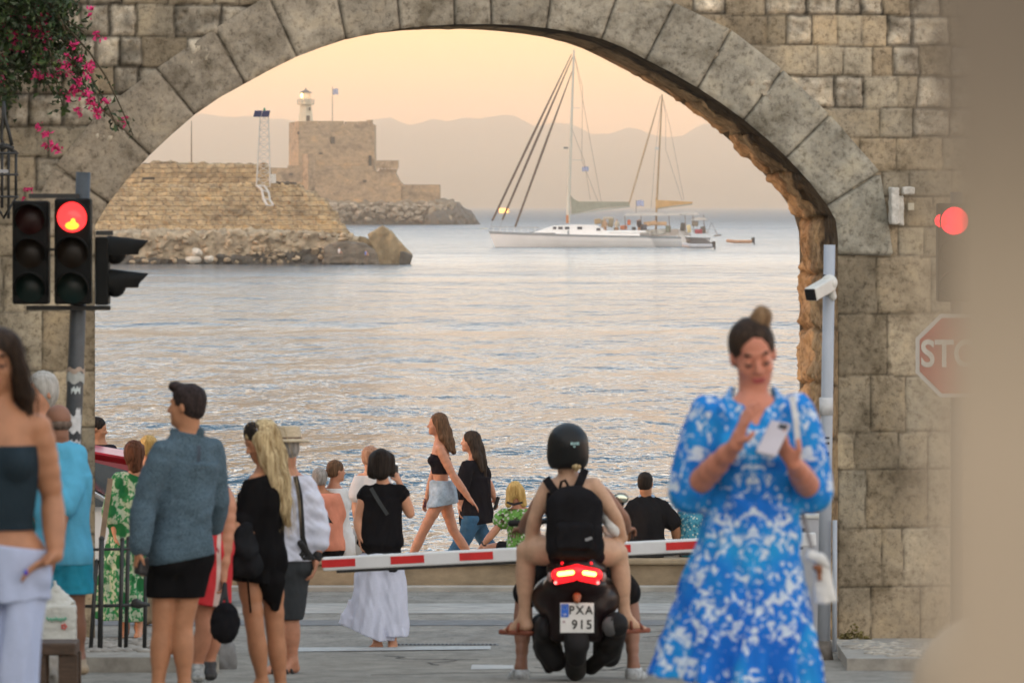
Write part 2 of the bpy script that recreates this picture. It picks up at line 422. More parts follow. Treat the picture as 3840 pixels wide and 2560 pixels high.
# wall faces left and right
midpoly = [((a+b)/2) for a, b in JTu]
uL, uR = wall_uv(356, 1500)[0], wall_uv(3142, 1500)[0]
midpoly = [np.array([uL+.002, midpoly[0][1]])]+midpoly+[np.array([uR-.002, midpoly[-1][1]]), np.array([uR-.002, -2]), np.array([uL+.002, -2])]
def wallside(pxa, pxb, rows, custom, roundf, edge, name, seed):
    r = np.random.RandomState(seed)
    ua, ub = wall_uv(pxa, 1200)[0], wall_uv(pxb, 1200)[0]; st = .0155
    if edge == 'L':
        us = np.concatenate([np.arange(uL, ua, -st)[::-1], np.arange(uL+st, ub, st)])
    else:
        us = np.concatenate([np.arange(uR, ua, -st)[::-1], np.arange(uR+st, ub, st)])
    top = wall_uv(1920, rows[0])[1]; bot = wall_uv(1920, rows[-1])[1]-.3
    zs = np.arange(bot, top, st); U, Z = np.meshgrid(us, zs, indexing='ij')
    X3 = np.stack([U, Z, 0*U], -1); Uw = U+.012*nz(X3, .35, seed+1); Zw = Z+.010*nz(X3, .4, seed+2)
    # rows are measured at the side's own middle
    pc = (pxa+pxb)/2; zr = np.array([wall_uv(pc, y)[1] for y in rows]); ps = lambda y: y
    D1 = np.full(U.shape, 9.); H = np.zeros(U.shape); C = np.zeros(U.shape+(3,))
    for i in range(len(zr)-1):
        z1, z0 = zr[i], zr[i+1]; m = (Zw <= z1) & (Zw > z0) if i < len(zr)-2 else (Zw <= z1)
        if not m.any(): continue
        hgt = rows[i+1]-rows[i]
        if i in custom: jx = [pxa-150]+custom[i]
        else: jx = [pxa-r.randint(0, 150)]
        while jx[-1] < pxb+200: jx.append(jx[-1]+(r.randint(85, 175) if hgt < 150 else r.randint(150, 310)))
        ju = np.array([wall_uv(x, 1200)[0] for x in jx]); k = np.clip(np.searchsorted(ju, Uw[m])-1, 0, len(ju)-2)
        du = np.minimum(Uw[m]-ju[k], ju[k+1]-Uw[m]); dz = np.minimum(z1-Zw[m], Zw[m]-z0); d = np.minimum(du, dz)
        # rounded corners
        dd = np.where((du < .03) & (dz < .03), .03-np.sqrt((.03-du)**2+(.03-dz)**2), d)
        rnd = np.array([r.rand() for _ in ju]); rn = rnd[k]; mid = np.array([(jx[q]+jx[min(q+1, len(jx)-1)])/2 for q in range(len(jx))])[k]
        er = (rn < roundf(mid, (rows[i]+rows[i+1])/2))
        depth = np.where(er, .030, .012); wd = np.where(er, .020, .009)
        dq = np.where(er, dd, d); stone = np.array([.8+.45*r.rand() for _ in ju])[k]; hue = np.array([r.rand() for _ in ju])[k]
        x3 = X3[m]; rough = np.where(er, .022*nz(x3, .13, seed+7, 4), .007*nz(x3, .2, seed+8, 4))
        pit = np.where(er, .05*np.maximum(0, nz(x3, .11, seed+12, 2)-.55), 0)
        proud = np.array([.02*r.rand() for _ in ju])[k]
        H[m] = -depth*np.exp(-(np.maximum(dq, 0)/wd)**2)+rough-pit+np.where(er, proud, 0)
        fl = np.array([.29, .235, .16])[None]*(1-hue[:, None])+np.array([.31, .275, .21])[None]*hue[:, None]
        low = np.clip((2.9-Z[m])/1.5, 0, 1)[:, None]; fl = fl*(1-low)+np.array([.36, .285, .195])*low
        li = np.array([.46, .41, .325])
        c = np.where(er[:, None], li*(.8+.35*np.clip(nz(x3, .25, seed+5)[:, None], -1, 1)), fl)*stone[:, None]
        c = c*(1-np.where(er, .82, .62)*np.exp(-(np.maximum(dq, 0)/np.where(er, .016, .008))**2))[:, None]
        C[m] = c
    stain = np.clip(nz(X3*np.array([1, .55, 1]), 1.1, seed+31, 3)*.9+.5, 0, 1)[..., None]; C = C*(.74+.50*stain)
    Pn = P0+Wd*U[..., None]+Nn*(H-.0)[..., None]+np.array([0, 0, 1])*Z[..., None]
    uc = (U[:-1, :-1]+U[1:, 1:])/2; zc = (Z[:-1, :-1]+Z[1:, 1:])/2
    keep = ~inpoly(uc, zc, midpoly)
    return link(name, Pn.reshape(-1, 3), grid_faces(*U.shape, keep=keep), m_wall, gate, color=C.reshape(-1, 3))
rowsL = [-230, -110, 15, 138, 250, 355, 475, 590, 715, 840, 960, 1165, 1385, 1600, 1790, 2000, 2210, 2420]
cusL = {2: [60, 190, 300, 410, 512, 655, 830], 3: [80, 195, 278, 358, 448, 533, 700], 4: [0, 130, 235, 345, 425, 520], 5: [25, 108, 235, 370],
        10: [-60, 12, 160, 400], 11: [-40, 160, 420]}
wallside(-260, 1330, rowsL, cusL, lambda x, y: np.where((x < 500) & (y < 560), .8, np.where(y < 700, .25, .03)), 'L', 'wall_face', 11)
rowsR = [-190, -60, 58, 172, 285, 405, 515, 640, 735, 850, 960, 1175, 1408, 1620, 1760, 1980, 2200, 2430]
cusR = {2: [2620, 2875, 2950, 3045, 3140, 3235, 3325, 3420], 3: [2700, 3065, 3165, 3270, 3350, 3450], 4: [2900, 3132, 3240, 3365, 3440],
        5: [3000, 3300, 3425], 11: [3142, 3330, 3560], 12: [3142, 3265, 3400, 3640], 14: [3142, 3250, 3480], 15: [3142, 3310, 3385, 3600], 16: [3142, 3268, 3450]}
wallside(2330, 4150, rowsR, cusR, lambda x, y: np.where((x > 2930) & (y < 500), .55, np.where(y < 800, .15, .03)), 'R', 'wall_face', 23)
# soffit and jambs: front edge carried through the thickness of the wall
full = [wall_uv(356, 2560)]+[wall_uv(356, y) for y in range(2450, 905, -60)]+INTu+[wall_uv(3142, y) for y in range(1010, 2600, 60)]
f2 = np.array(full); fs = np.concatenate([[0], np.cumsum(np.linalg.norm(np.diff(f2, axis=0), axis=1))])
ns = int(fs[-1]/.022); ss_ = np.linspace(0, fs[-1], ns); S2 = np.stack([np.interp(ss_, fs, f2[:, 0]), np.interp(ss_, fs, f2[:, 1])], -1)
tg = np.gradient(S2, axis=0); tg /= np.linalg.norm(tg, axis=1)[:, None]; inn = np.stack([tg[:, 1], -tg[:, 0]], -1)   # into the opening
T = 1.30; nd = 60; dd = np.linspace(0, 1, nd)
X3 = np.stack([np.repeat(ss_[:, None], nd, 1), np.repeat(dd[None]*T, ns, 0), np.zeros((ns, nd))], -1)
right = np.clip((S2[:, 0]-1.0)/1.2, 0, 1)[:, None]
rockn = .035*nz(X3, .42, 41, 3)+.05*np.maximum(0, nz(X3, .2, 43, 3)-.1)
joint = -.05*np.exp(-((((ss_[:, None]+.04*nz(X3, .5, 5)) % .46)-.23)/.02)**2)
disp = (rockn+joint)*np.clip(dd*3.0, 0, 1)[None]*right+.006*nz(X3, .2, 4)*np.clip(dd*9, 0, 1)[None]
disp += right*np.clip(dd-.85, 0, 1)[None]*.18*nz(X3*np.array([1, .2, 1]), .5, 47, 3)
disp -= .035*np.exp(-(dd/.03)**2)[None]*0
pos = S2[:, None]+inn[:, None]*disp[..., None]
Pn = P0+Wd*pos[..., :1]-Nn*(dd[None, :, None]*T-.004)+np.array([0, 0, 1])*pos[..., 1:]
cv = np.clip(.5+.5*nz(X3*np.array([.6, 1.6, 1]), .35, 51, 3), 0, 1)[..., None]
Cs = np.array([.20, .12, .06])*(1-cv)+np.array([.56, .40, .23])*cv
Cs = Cs*(1-.6*np.exp(-((((ss_[:, None]+.04*nz(X3, .5, 5)) % .46)-.23)/.02)**2))[..., None]
vault_shade = np.clip((.55-dd[None]+.16*nz(X3, .3, 61, 2))*5, 0, 1)[..., None]*np.clip((3.3-0*ss_)[:, None, None], 0, 1)   # shade painted into the front half of the vault
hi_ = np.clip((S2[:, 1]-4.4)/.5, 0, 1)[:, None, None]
Cs = Cs*(1-.80*vault_shade*hi_); Cs = Cs*(1-right[..., None])*.9+Cs*right[..., None]
fsf = grid_faces(ns, nd)[:, ::-1]
link('arch_soffit', Pn.reshape(-1, 3), fsf, m_soff, gate, color=Cs.reshape(-1, 3))
# sea side of the wall, so that it is a solid
b = MB(); bp = [wall_pt(u, z, -T) for u, z in S2[::8]]; n = len(bp)
outer = []
for u, z in S2[::8]:
    outer.append(wall_pt(np.interp(u, [uL, uR], [-6.5, 6.2]) if z > 4.9 else (-6.5 if u < 0 else 6.2), 8.5 if z > 4.9 else z, -T))
b.add(bp+outer, [(i, i+1, n+i+1, n+i) for i in range(n-1)])
for ua, ub in ((-9.5, -6.5), (6.2, 9.5)):
    b.add([wall_pt(ua, -.5, -T), wall_pt(ub, -.5, -T), wall_pt(ub, 8.5, -T), wall_pt(ua, 8.5, -T)], [(0, 1, 2, 3)])
b.add([wall_pt(-9.5, 6.9, 0), wall_pt(9.5, 6.9, 0), wall_pt(9.5, 8.5, -.2), wall_pt(-9.5, 8.5, -.2)], [(0, 1, 2, 3)])
b.add([wall_pt(-9.5, 8.5, -.2), wall_pt(9.5, 8.5, -.2), wall_pt(9.5, 8.5, -T), wall_pt(-9.5, 8.5, -T)], [(0, 1, 2, 3)])
b.add([wall_pt(-9.5, -.5, .02), wall_pt(uL-3.2, -.5, .02), wall_pt(uL-3.2, 6.9, .02), wall_pt(-9.5, 6.9, .02)], [(0, 1, 2, 3)])
b.add([wall_pt(4.6, -.5, .02), wall_pt(9.5, -.5, .02), wall_pt(9.5, 6.9, .02), wall_pt(4.6, 6.9, .02)], [(0, 1, 2, 3)])
m_plainstone = M('plain limestone', (.30, .25, .18), .9, .35, 2.5, bump=.5, bd=.03)
b.build('wall_back', m_plainstone, gate)

# unseen wall added on the left to keep the low sun off the street
b = MB(); b.box((-8.7, 12, 4.5), (.35, 33.5, 5.0)); b.box((-8.7, 12, 9.55), (.45, 33.5, .06))
hw = b.build('shade_wall', m_plainstone, origin=(-8.7, 12, 0)); tag(hw, 'long plain stone wall added out of view at left to shade the street', 'wall')

# ------------------------------------------------------------------ ground, road, promenade
def asphalt():
    t = NT('worn asphalt'); n1 = t.noise(3.5, (1, .35, 1), 6, .75); n2 = t.noise(60, detail=3); n3 = t.noise(16, (1, .25, 1), 5, .75)
    c = t.ramp(n1, [(.35, (.19, .172, .145)), (.5, (.265, .245, .21)), (.66, (.34, .315, .27))])
    c = t.mix(c, t.ramp(n2, [(.3, (.6, .6, .6)), (.7, (1.25, 1.25, 1.25))]), .7, 'MULTIPLY')
    c = t.mix(c, t.ramp(n3, [(.36, (.60, .60, .60)), (.44, (1, 1, 1))]), .8, 'MULTIPLY')
    t.base(c); t.bump(n2, .5, .006); t.p(Roughness=.8); t.b.inputs['Specular IOR Level'].default_value = .2; return t.m
m_asph = asphalt()
ys = [-8, 0, 10, 20, 30, 38, 46, 49, 52, 56, 60.2]; xs = np.linspace(-14, 14, 15)
Vg = [(x, y, gz(y)) for y in ys for x in xs]; nx = len(xs)
g = link('road', Vg, [(j*nx+i, j*nx+i+1, (j+1)*nx+i+1, (j+1)*nx+i) for j in range(len(ys)-1) for i in range(nx-1)], m_asph, origin=(0, 0, 0), smooth=False); tag(g, kind='structure')
zp = gz(60)
m_conc = M('sea wall concrete', (.37, .285, .185), .85, .3, 3, (1, 1, 2), .4, .01)
m_prom = M('promenade paving', (.26, .24, .21), .8, .3, 4, bump=.2)
b = MB(); b.add([(-60, 60.2, zp-.004), (60, 60.2, zp-.004), (60, 66, zp-.004), (-60, 66, zp-.004), (-60, 66, -1), (60, 66, -1)], [(0, 1, 2, 3), (3, 2, 5, 4)])
tag(b.build('promenade', m_prom, origin=(0, 63, 0)), kind='structure')
for x0, x1 in ((-60, -14), (14, 60)):
    b = MB(); b.add([(x0, 47.5, gz(47.5)), (x1, 47.5, gz(47.5)), (x1, 60.2, zp-.002), (x0, 60.2, zp-.002)], [(0, 1, 2, 3)])
    tag(b.build('quay_ground', m_prom, origin=((x0+x1)/2, 53, 0)), kind='structure')
# parapet with rounded cap
b = MB(); zt = CZ-(2092-768)/F*60
b.box((0, 60.2, (zp+zt-.07)/2-.1), (18, .17, (zt-.07-zp)/2+.1), bev=.01)
par = b.build('parapet', m_conc, origin=(0, 60.2, zp)); tag(par, 'low tan concrete sea wall along the promenade that people sit on', 'sea wall')
b = MB(); b.box((0, 60.2, zt-.035), (18, .23, .033), bev=.02); b.build('cap', M('sea wall cap', (.42, .33, .22), .85, .25, 3, bump=.3), par)
b = MB(); b.box((0, 59.86, zp+.03), (18, .12, .035), bev=.01); b.build('kerb', M('pale kerb', (.42, .40, .36), .8, .2, 3), None, origin=(0, 59.86, zp)); tag(bpy.data.objects['kerb'], kind='structure')
# painted lines and repaired strips, lying on the road
def road_patch(name, pts, mat, lift=.004):
    V = [(x, y, gz(y)+lift) for x, y in pts]
    o = link(name, V, [tuple(range(len(V)))], mat, smooth=False); tag(o, kind='structure'); return o
m_white = M('worn road paint', (.40, .40, .385), .6, .3, 14)
def yd(py): # distance on the ground seen at a photo row
    lo, hi = 20., 60.
    for _ in range(50):
        m = (lo+hi)/2
        if 768+F*below(m)/m > py: lo = m
        else: hi = m
    return (lo+hi)/2
def gp(px, py): d = yd(py); return ((px-1920)/F*d, d)
road_patch('road_line', [gp(1080, 2443), gp(1080, 2428), gp(1840, 2422), gp(1840, 2434)], m_white)
road_patch('road_line', [gp(1765, 2510), gp(1770, 2492), gp(1925, 2494), gp(1925, 2508)], m_white)
road_patch('road_strip', [gp(-200, 2345), gp(-200, 2325), gp(3150, 2325), gp(3150, 2345)], M('dark road seam', (.13, .125, .12), .7, .3, 5))
road_patch('road_band', [gp(-200, 2300), gp(-200, 2262), gp(3150, 2262), gp(3150, 2300)], M('smooth road band', (.33, .31, .275), .7, .3, 3))
m_metal_g = M('drain grating iron', (.10, .10, .10), .6, .3, 20)
b = MB()
for i in range(26):
    x, y = gp(1480+i*15, 2417); b.box((x, y, gz(y)+.006), (.010, .05, .006))
x0, y0 = gp(1475, 2417); x1, _ = gp(1870, 2417); b.box(((x0+x1)/2, y0, gz(y0)+.001), ((x1-x0)/2, .075, .003))
tag(b.build('drain_grate', m_metal_g), 'narrow iron drain grating set across the road beside the white line', 'drain')
m_crack = M('tar crack', (.06, .058, .055), .8, .3, 9)
rc_ = np.random.RandomState(31)
for k in range(11):
    px = rc_.uniform(950, 2500); py = rc_.uniform(2330, 2540); x, y = gp(px, py); L = []; a = rc_.uniform(-1.2, 1.2)+(1.4 if k % 2 else 0)
    for j in range(9):
        L.append((x, y, gz(y)+.005)); a += rc_.normal()*.45; x += .16*math.cos(a); y += .30*math.sin(a)
        if y > 58 or y < 36: break
    if len(L) > 2: tag(ribbon('road_crack', L, .016, .002, m_crack, None, (0, 0, 1)), kind='structure')
# pavement at both feet of the arch
m_pave = M('stone pavement', (.30, .28, .245), .85, .35, 6, bump=.5, bd=.02)
def slab(name, pts, h, mat):
    n = len(pts); V = [(x, y, gz(y)+h) for x, y in pts]+[(x, y, gz(y)-.2) for x, y in pts]
    return link(name, V, [tuple(range(n))]+[(i, (i+1) % n, n+(i+1) % n, n+i) for i in range(n)], mat, smooth=False)
tag(slab('pavement', [(-12, 37.6), (-2.05, 37.6), (-2.25, 39.8), (-2.9, 44.9), (-12, 43.5)], .10, m_pave), kind='structure')
tag(slab('kerbstone', [(-2.05, 37.5), (-1.93, 37.5), (-2.13, 39.9), (-2.25, 39.8)], .115, M('kerb stone', (.38, .36, .32), .8, .25, 6, bump=.4)), kind='structure')
tag(slab('pavement', [(2.25, 38.2), (12, 38.2), (12, 47.5), (2.62, 46.4)], .08, m_pave), kind='structure')
# loose gravel and cobbles
def pebbles(name, n, xr, yr, sz, mat, seed, h0=.08, label=None):
    r = np.random.RandomState(seed); V = []; Fc = []; bmv, bmf = sell((0, 0, 0), (1, 1, 1), 6)
    bmv = np.array(bmv)
    for i in range(n):
        x = r.uniform(*xr); y = r.uniform(*yr); s = r.uniform(*sz); q = bmv*np.array([s*r.uniform(.8, 1.6), s, s*.45])*(1+.2*r.rand(len(bmv), 1))
        b0 = len(V); V += [tuple(v+np.array([x, y, gz(y)+h0])) for v in q]; Fc += [tuple(k+b0 for k in f) for f in bmf]
    o = link(name, V, Fc, mat); tag(o, label, None, None, 'stuff')
pebbles('gravel', 900, (2.5, 4.6), (38.4, 45.8), (.01, .045), M('pale gravel', (.40, .36, .30), .9, .5, 5), 5)
pebbles('cobbles', 700, (-3.6, -2.3), (39.5, 45), (.02, .06), M('cobble stone', (.30, .28, .25), .9, .5, 5), 6, .10)

# ------------------------------------------------------------------ sea
def sea():
    t = NT('sea water'); t.b.inputs['Base Color'].default_value = (.02, .075, .12, 1); t.p(Roughness=.10, IOR=1.33)
    geo = t.n('ShaderNodeNewGeometry'); sep = t.n('ShaderNodeSeparateXYZ'); t.l(geo.outputs['Position'], sep.inputs[0])
    def nx(scale, det, sx, sy):
        m = t.n('ShaderNodeMapping'); m.inputs['Scale'].default_value = (sx, sy, 1); t.l(geo.outputs['Position'], m.inputs[0])
        x = t.n('ShaderNodeTexNoise'); x.inputs['Scale'].default_value = scale; x.inputs['Detail'].default_value = det; x.inputs['Roughness'].default_value = .42
        x.inputs['Distortion'].default_value = .7; t.l(m.outputs[0], x.inputs['Vector']); return x.outputs['Fac']
    a, b_, c = nx(1.7, 3, 2.4, .60), nx(.30, 2, 2.6, .48), nx(.07, 2, 2.2, .5)
    d_ = nx(.14, 2, 2.3, .60)
    gust = nx(.010, 3, .35, 1.0)
    gm = t.n('ShaderNodeMapRange'); t.l(gust, gm.inputs[0]); gm.inputs[1].default_value = .35; gm.inputs[2].default_value = .65; gm.inputs[3].default_value = .45; gm.inputs[4].default_value = 1.25
    def mul(u, v):
        m = t.n('ShaderNodeMath', operation='MULTIPLY')
        for k, z in ((0, u), (1, v)):
            if hasattr(z, 'links'): t.l(z, m.inputs[k])
            else: m.inputs[k].default_value = z
        return m.outputs[0]
    def add(u, v):
        m = t.n('ShaderNodeMath', operation='ADD'); t.l(u, m.inputs[0]); t.l(v, m.inputs[1]); return m.outputs[0]
    rg = t.n('ShaderNodeMapRange'); t.l(sep.outputs[1], rg.inputs[0]); rg.inputs[1].default_value = 120; rg.inputs[2].default_value = 2000; rg.inputs[3].default_value = .06; rg.inputs[4].default_value = .42; t.l(rg.outputs[0], t.b.inputs['Roughness'])
    h = add(add(mul(a, .42), mul(b_, 1.1)), mul(c, 3.2)); h = add(h, mul(d_, 2.0)); h = mul(h, gm.outputs[0])
    bp = t.n('ShaderNodeBump'); bp.inputs['Strength'].default_value = 1.0; bp.inputs['Distance'].default_value = 1.0
    t.l(h, bp.inputs['Height']); t.l(bp.outputs[0], t.b.inputs['Normal']); return t.m
m_sea = sea()
ysw = [62, 70, 80, 95, 115, 140, 180, 250, 400, 700, 1200, 2400, 5000, 9000, 12600]
V = []
for y in ysw:
    for x in (-1, -.3, -.1, 0, .1, .3, 1): V.append((x*min(3800, 200+y*1.2), y, 0))
s = link('sea', V, [(j*7+i, j*7+i+1, (j+1)*7+i+1, (j+1)*7+i) for j in range(len(ysw)-1) for i in range(6)], m_sea, origin=(0, 0, 0), smooth=False); tag(s, kind='structure')

# ------------------------------------------------------------------ mountains across the strait
RG = [(-900, 520), (200, 470), (600, 462), (700, 440), (763, 425), (850, 442), (941, 436), (1073, 450), (1200, 470), (1330, 462), (1403, 453), (1469, 439), (1532, 473), (1619, 448), (1682, 456), (1739, 443),
      (1797, 450), (1888, 430), (1929, 437), (2003, 473), (2084, 462), (2141, 465), (2221, 505), (2279, 502), (2353, 480), (2405, 491), (2462, 511), (2508, 519), (2560, 511), (2635, 468), (2760, 450), (3100, 500), (4700, 560)]
rx = np.array([(p[0]-1920)/F*12000 for p in RG]); rz = np.array([5.2+(768-p[1])/F*12000 for p in RG])
gx = np.linspace(rx[0], rx[-1], 420); gy = np.linspace(0, 1, 60); GX, GY = np.meshgrid(gx, gy, indexing='ij')
top = np.interp(GX, rx, rz); X3 = np.stack([GX, GY*900, 0*GX], -1)
prof = np.where(GY < .75, np.sin(GY/.75*math.pi/2)**1.1, np.cos((GY-.75)/.25*math.pi/2*.9))
rid = np.abs(nz(X3, 260, 71, 4)); Zm = top*prof-(1-prof*.98)*rid*60*np.sin(GY*math.pi)**.5*(GY < .75)+3*nz(X3, 60, 5)*(GY > .7)*(GY < .8)
m_mt = M('far scrub covered mountain', (.10, .085, .065), .95, .3, .006)
V = np.stack([GX, 11000+GY*1330, np.maximum(Zm, -.5)], -1).reshape(-1, 3)
mt = link('mountains', V, grid_faces(*GX.shape), m_mt, origin=(0, 12000, 0)); tag(mt, kind='structure')

# ------------------------------------------------------------------ haze
hz_m = bpy.data.materials.new('sea haze'); hz_m.use_nodes = True; t = hz_m.node_tree; t.nodes.clear()
o_ = t.nodes.new('ShaderNodeOutputMaterial'); v_ = t.nodes.new('ShaderNodeVolumePrincipled'); v_.inputs['Density'].default_value = HAZE
v_.inputs['Color'].default_value = (1.0, .82, .66, 1); v_.inputs['Anisotropy'].default_value = .9; t.links.new(v_.outputs[0], o_.inputs['Volume'])
b = MB(); b.box((0, 6300, 108), (4200, 6400, 109)); hz = b.build('haze', hz_m, origin=(0, 6300, 0)); tag(hz, kind='stuff')
# ================================================================== FAR BUILDINGS ON THE WATER
def masonry(name, c1, c2, mort, bw, bh, sunpink=0, rough=.9, bd=.1, off=0):
    t = NT(name); sep = t.n('ShaderNodeSeparateXYZ'); cmb = t.n('ShaderNodeCombineXYZ'); ad = t.n('ShaderNodeMath', operation='ADD')
    t.l(t.coord(), sep.inputs[0]); t.l(sep.outputs[0], ad.inputs[0]); t.l(sep.outputs[1], ad.inputs[1]); t.l(ad.outputs[0], cmb.inputs[0]); t.l(sep.outputs[2], cmb.inputs[1])
    nn = t.n('ShaderNodeTexNoise'); nn.inputs['Scale'].default_value = .6/bh; t.l(cmb.outputs[0], nn.inputs['Vector'])
    wv = t.n('ShaderNodeVectorMath', operation='MULTIPLY_ADD'); t.l(nn.outputs['Color'], wv.inputs[0]); wv.inputs[1].default_value = (bw*1.4, bh*.8, 0); t.l(cmb.outputs[0], wv.inputs[2])
    br = t.n('ShaderNodeTexBrick'); t.l(wv.outputs[0], br.inputs['Vector']); br.inputs['Scale'].default_value = 1
    br.inputs['Brick Width'].default_value = bw; br.inputs['Row Height'].default_value = bh; br.inputs['Mortar Size'].default_value = bh*.07
    br.inputs['Color1'].default_value = (*c1, 1); br.inputs['Color2'].default_value = (*c2, 1); br.inputs['Mortar'].default_value = (*mort, 1)
    n = t.noise(.35/bh, detail=6, rough=.7); c = t.mix(br.outputs['Color'], t.ramp(n, [(.3, (.58, .55, .52)), (.5, (1, 1, 1)), (.7, (1.2, 1.17, 1.1))]), 1, 'MULTIPLY')
    n2 = t.noise(.10/bh, (1, 1, 1.8), detail=6, rough=.65); c = t.mix(c, t.ramp(n2, [(.34, (.55, .56, .60)), (.46, (.95, .95, .97)), (.55, (1, 1, 1)), (.7, (1.25, 1.12, .92))]), 1, 'MULTIPLY')
    t.base(c); t.p(Roughness=rough); t.b.inputs['Specular IOR Level'].default_value = .1; t.bump(br.outputs['Fac'], -.4, bd); return t.m
m_fort = masonry('fortress ashlar', (.50, .36, .23), (.40, .285, .175), (.24, .19, .14), 1.1, .5)
m_break = masonry('breakwater ashlar', (.56, .42, .25), (.40, .30, .18), (.20, .15, .10), .85, .42)
m_hole = M('dark opening', (.03, .028, .025), .9)
m_rock = M('sea cliff rock', (.20, .165, .12), .95, .55, .35, bump=.8, bd=.3)
m_rockb = M('breakwater boulder', (.40, .32, .22), .95, .5, 1.2, bump=.7, bd=.12)
m_wet = M('wet dark rock', (.075, .07, .06), .6, .4, 1.5, bump=.6, bd=.15)

def poly_wall(name, pts, D, depth, mat, parent, dy=0, origin=None):
    """outline seen in elevation, built with its true depth"""
    q = [P(x, y, D) for x, y in pts]; q = [(p[0], D+dy, p[2]) for p in q]; b = MB(); b.prism(q[::-1], depth); return b.build(name, mat, parent, origin)
DF = 1500.
s_f = F/DF
fort = empty('sea_fortress', P(1240, 842, DF), 'square sandstone fortress tower with bastions on the far rocky islet', 'fortress')
def fx(px): return (px-1920)/s_f
def fz(py): return CZ-(py-768)/s_f
# keep: five-sided plan, so that its left flank turns towards the evening sun
plan = [(fx(1076), DF+14), (fx(1122), DF-4), (fx(1402), DF), (fx(1402), DF+24), (fx(1076), DF+24)]
def slabz(plan, z0, z1, taper=0.0):
    c = np.mean(plan, 0); n = len(plan); b = MB()
    b.add([((x-c[0])*(1+taper)+c[0], (y-c[1])*(1+taper)+c[1], z0) for x, y in plan]+[(x, y, z1) for x, y in plan],
          [tuple(range(n))[::-1], tuple(range(n, 2*n))]+[(i, (i+1) % n, n+(i+1) % n, n+i) for i in range(n)]); return b
b = slabz(plan, 4, fz(466), .015); keep = b.build('keep', m_fort, fort)
b = MB()
def along(p, q, t0, t1, z0, z1, th, bb):
    p = np.array(p); q = np.array(q); a = p+(q-p)*t0; c = p+(q-p)*t1; d = nrm(q-p); n = np.array([d[1], -d[0]])
    v = [(a[0], a[1]), (c[0], c[1]), tuple(c-n*th), tuple(a-n*th)]
    bb.add([(x, y, z0) for x, y in v]+[(x, y, z1) for x, y in v], [(0, 3, 2, 1), (4, 5, 6, 7), (0, 1, 5, 4), (1, 2, 6, 5), (2, 3, 7, 6), (3, 0, 4, 7)])
for (p, q, ts) in ((plan[1], plan[2], [(0, .10), (.115, .26), (.275, .60), (.62, .78), (.795, .93)]), (plan[0], plan[1], [(0, .45), (.55, 1)])):
    for t0, t1 in ts: along(p, q, t0, t1, fz(466), fz(458)+rng.rand()*.3, 1.2, b)
b.build('parapet_wall', m_fort, fort)
b = MB(); b.tube([(fx(1386), DF+.5, fz(468)), (fx(1386), DF+.5, fz(450))], [.9, .85], 12); b.build('corner_turret', m_fort, fort)
for c, h in (((fx(1249), DF-2.55, fz(527)), (.55, .15, .9)), ((fx(1121), DF-3.6, fz(500)), (.3, .5, .4)), ((fx(1204), DF-3.0, fz(576)), (.5, .1, .25)), ((fx(1388), DF-.9, fz(610)), (.4, .15, 1.9)), ((fx(1095), DF-6.2, fz(654)), (.5, .1, .3)), ((fx(1370), DF-6.2, fz(680)), (.5, .1, .3)), ((fx(1175), DF-9.2, fz(720)), (.4, .1, .3))):
    b = MB(); b.box(c, h); b.build('window', m_hole, fort)
# lower enceinte with buttress and stepped shoulder
poly_wall('lower_wall', [(1010, 760), (1010, 628), (1078, 630), (1078, 620), (1401, 622), (1404, 640), (1418, 643), (1424, 634), (1482, 634), (1480, 648), (1490, 665), (1496, 678), (1508, 690), (1508, 760)], DF-6, 26, m_fort, fort, dy=0)
bq = [(fx(1138), DF-6.1), (fx(1160), DF-9.2), (fx(1188), DF-6.1)]
b = slabz(bq, 4, fz(578)); b.v = [(x, y+0.0, z) for x, y, z in b.v]; b.build('buttress', m_fort, fort)
poly_wall('bastion', [(1506, 768), (1506, 692), (1648, 692), (1649, 768)], DF-8, 22, m_fort, fort)
poly_wall('outer_wall', [(1180, 768), (1180, 697), (1504, 697), (1504, 768)], DF-9, 2.8, m_fort, fort)
b = MB(); b.box((fx(1453), DF-3, fz(617)), (42/s_f, 3.8, 14.5/s_f)); b.build('turret', m_fort, fort)
for i in range(7):
    b = MB(); b.box((fx(1416+i*12.3), DF-6.3, fz(634)), (.22, .42, .35)); b.build('corbel', m_fort, fort)
b = MB(); b.tube([(fx(1453), DF-6.2, fz(633)), (fx(1453), DF-6.2, fz(645))], [.35, .15], 8); b.build('spout', m_fort, fort)
# lighthouse
lx = fx(1145); ly = DF+3
m_lh = M('limewashed lighthouse', (.62, .56, .42), .8, .15, 2, bump=.2)
lh = empty('lighthouse', (lx, ly, fz(466)), 'small cream lighthouse with a lit lantern room on top of the fortress', 'lighthouse')
def oct_(z0, z1, r0, r1, n=8):
    b = MB(); b.tube([(lx, ly, z0), (lx, ly, z1)], [r0, r1], n); return b
oct_(fz(466), fz(392), 2.05, 1.45).build('shaft', m_lh, lh)
oct_(fz(392), fz(387), 2.2, 2.3, 16).build('gallery', m_lh, lh)
b = MB()
for k in range(16):
    a = 2*math.pi*k/16; b.tube([(lx+2.2*math.cos(a), ly+2.2*math.sin(a), fz(387)), (lx+2.2*math.cos(a), ly+2.2*math.sin(a), fz(373))], .05, 5)
for z in (380, 373): b.tube([(lx+2.2*math.cos(2*math.pi*k/16), ly+2.2*math.sin(2*math.pi*k/16), fz(z)) for k in range(17)], .05, 5)
b.build('railing', M('painted iron', (.35, .32, .28), .6), lh)
oct_(fz(387), fz(370), 1.35, 1.3, 12).build('drum', m_lh, lh)
m_gl = NT('lantern glass'); m_gl.base((.75, .68, .50)); m_gl.p(Roughness=.08, Metallic=.5); m_gl = m_gl.m
oct_(fz(370), fz(349), 1.25, 1.25, 12).build('lantern_glass', m_gl, lh)
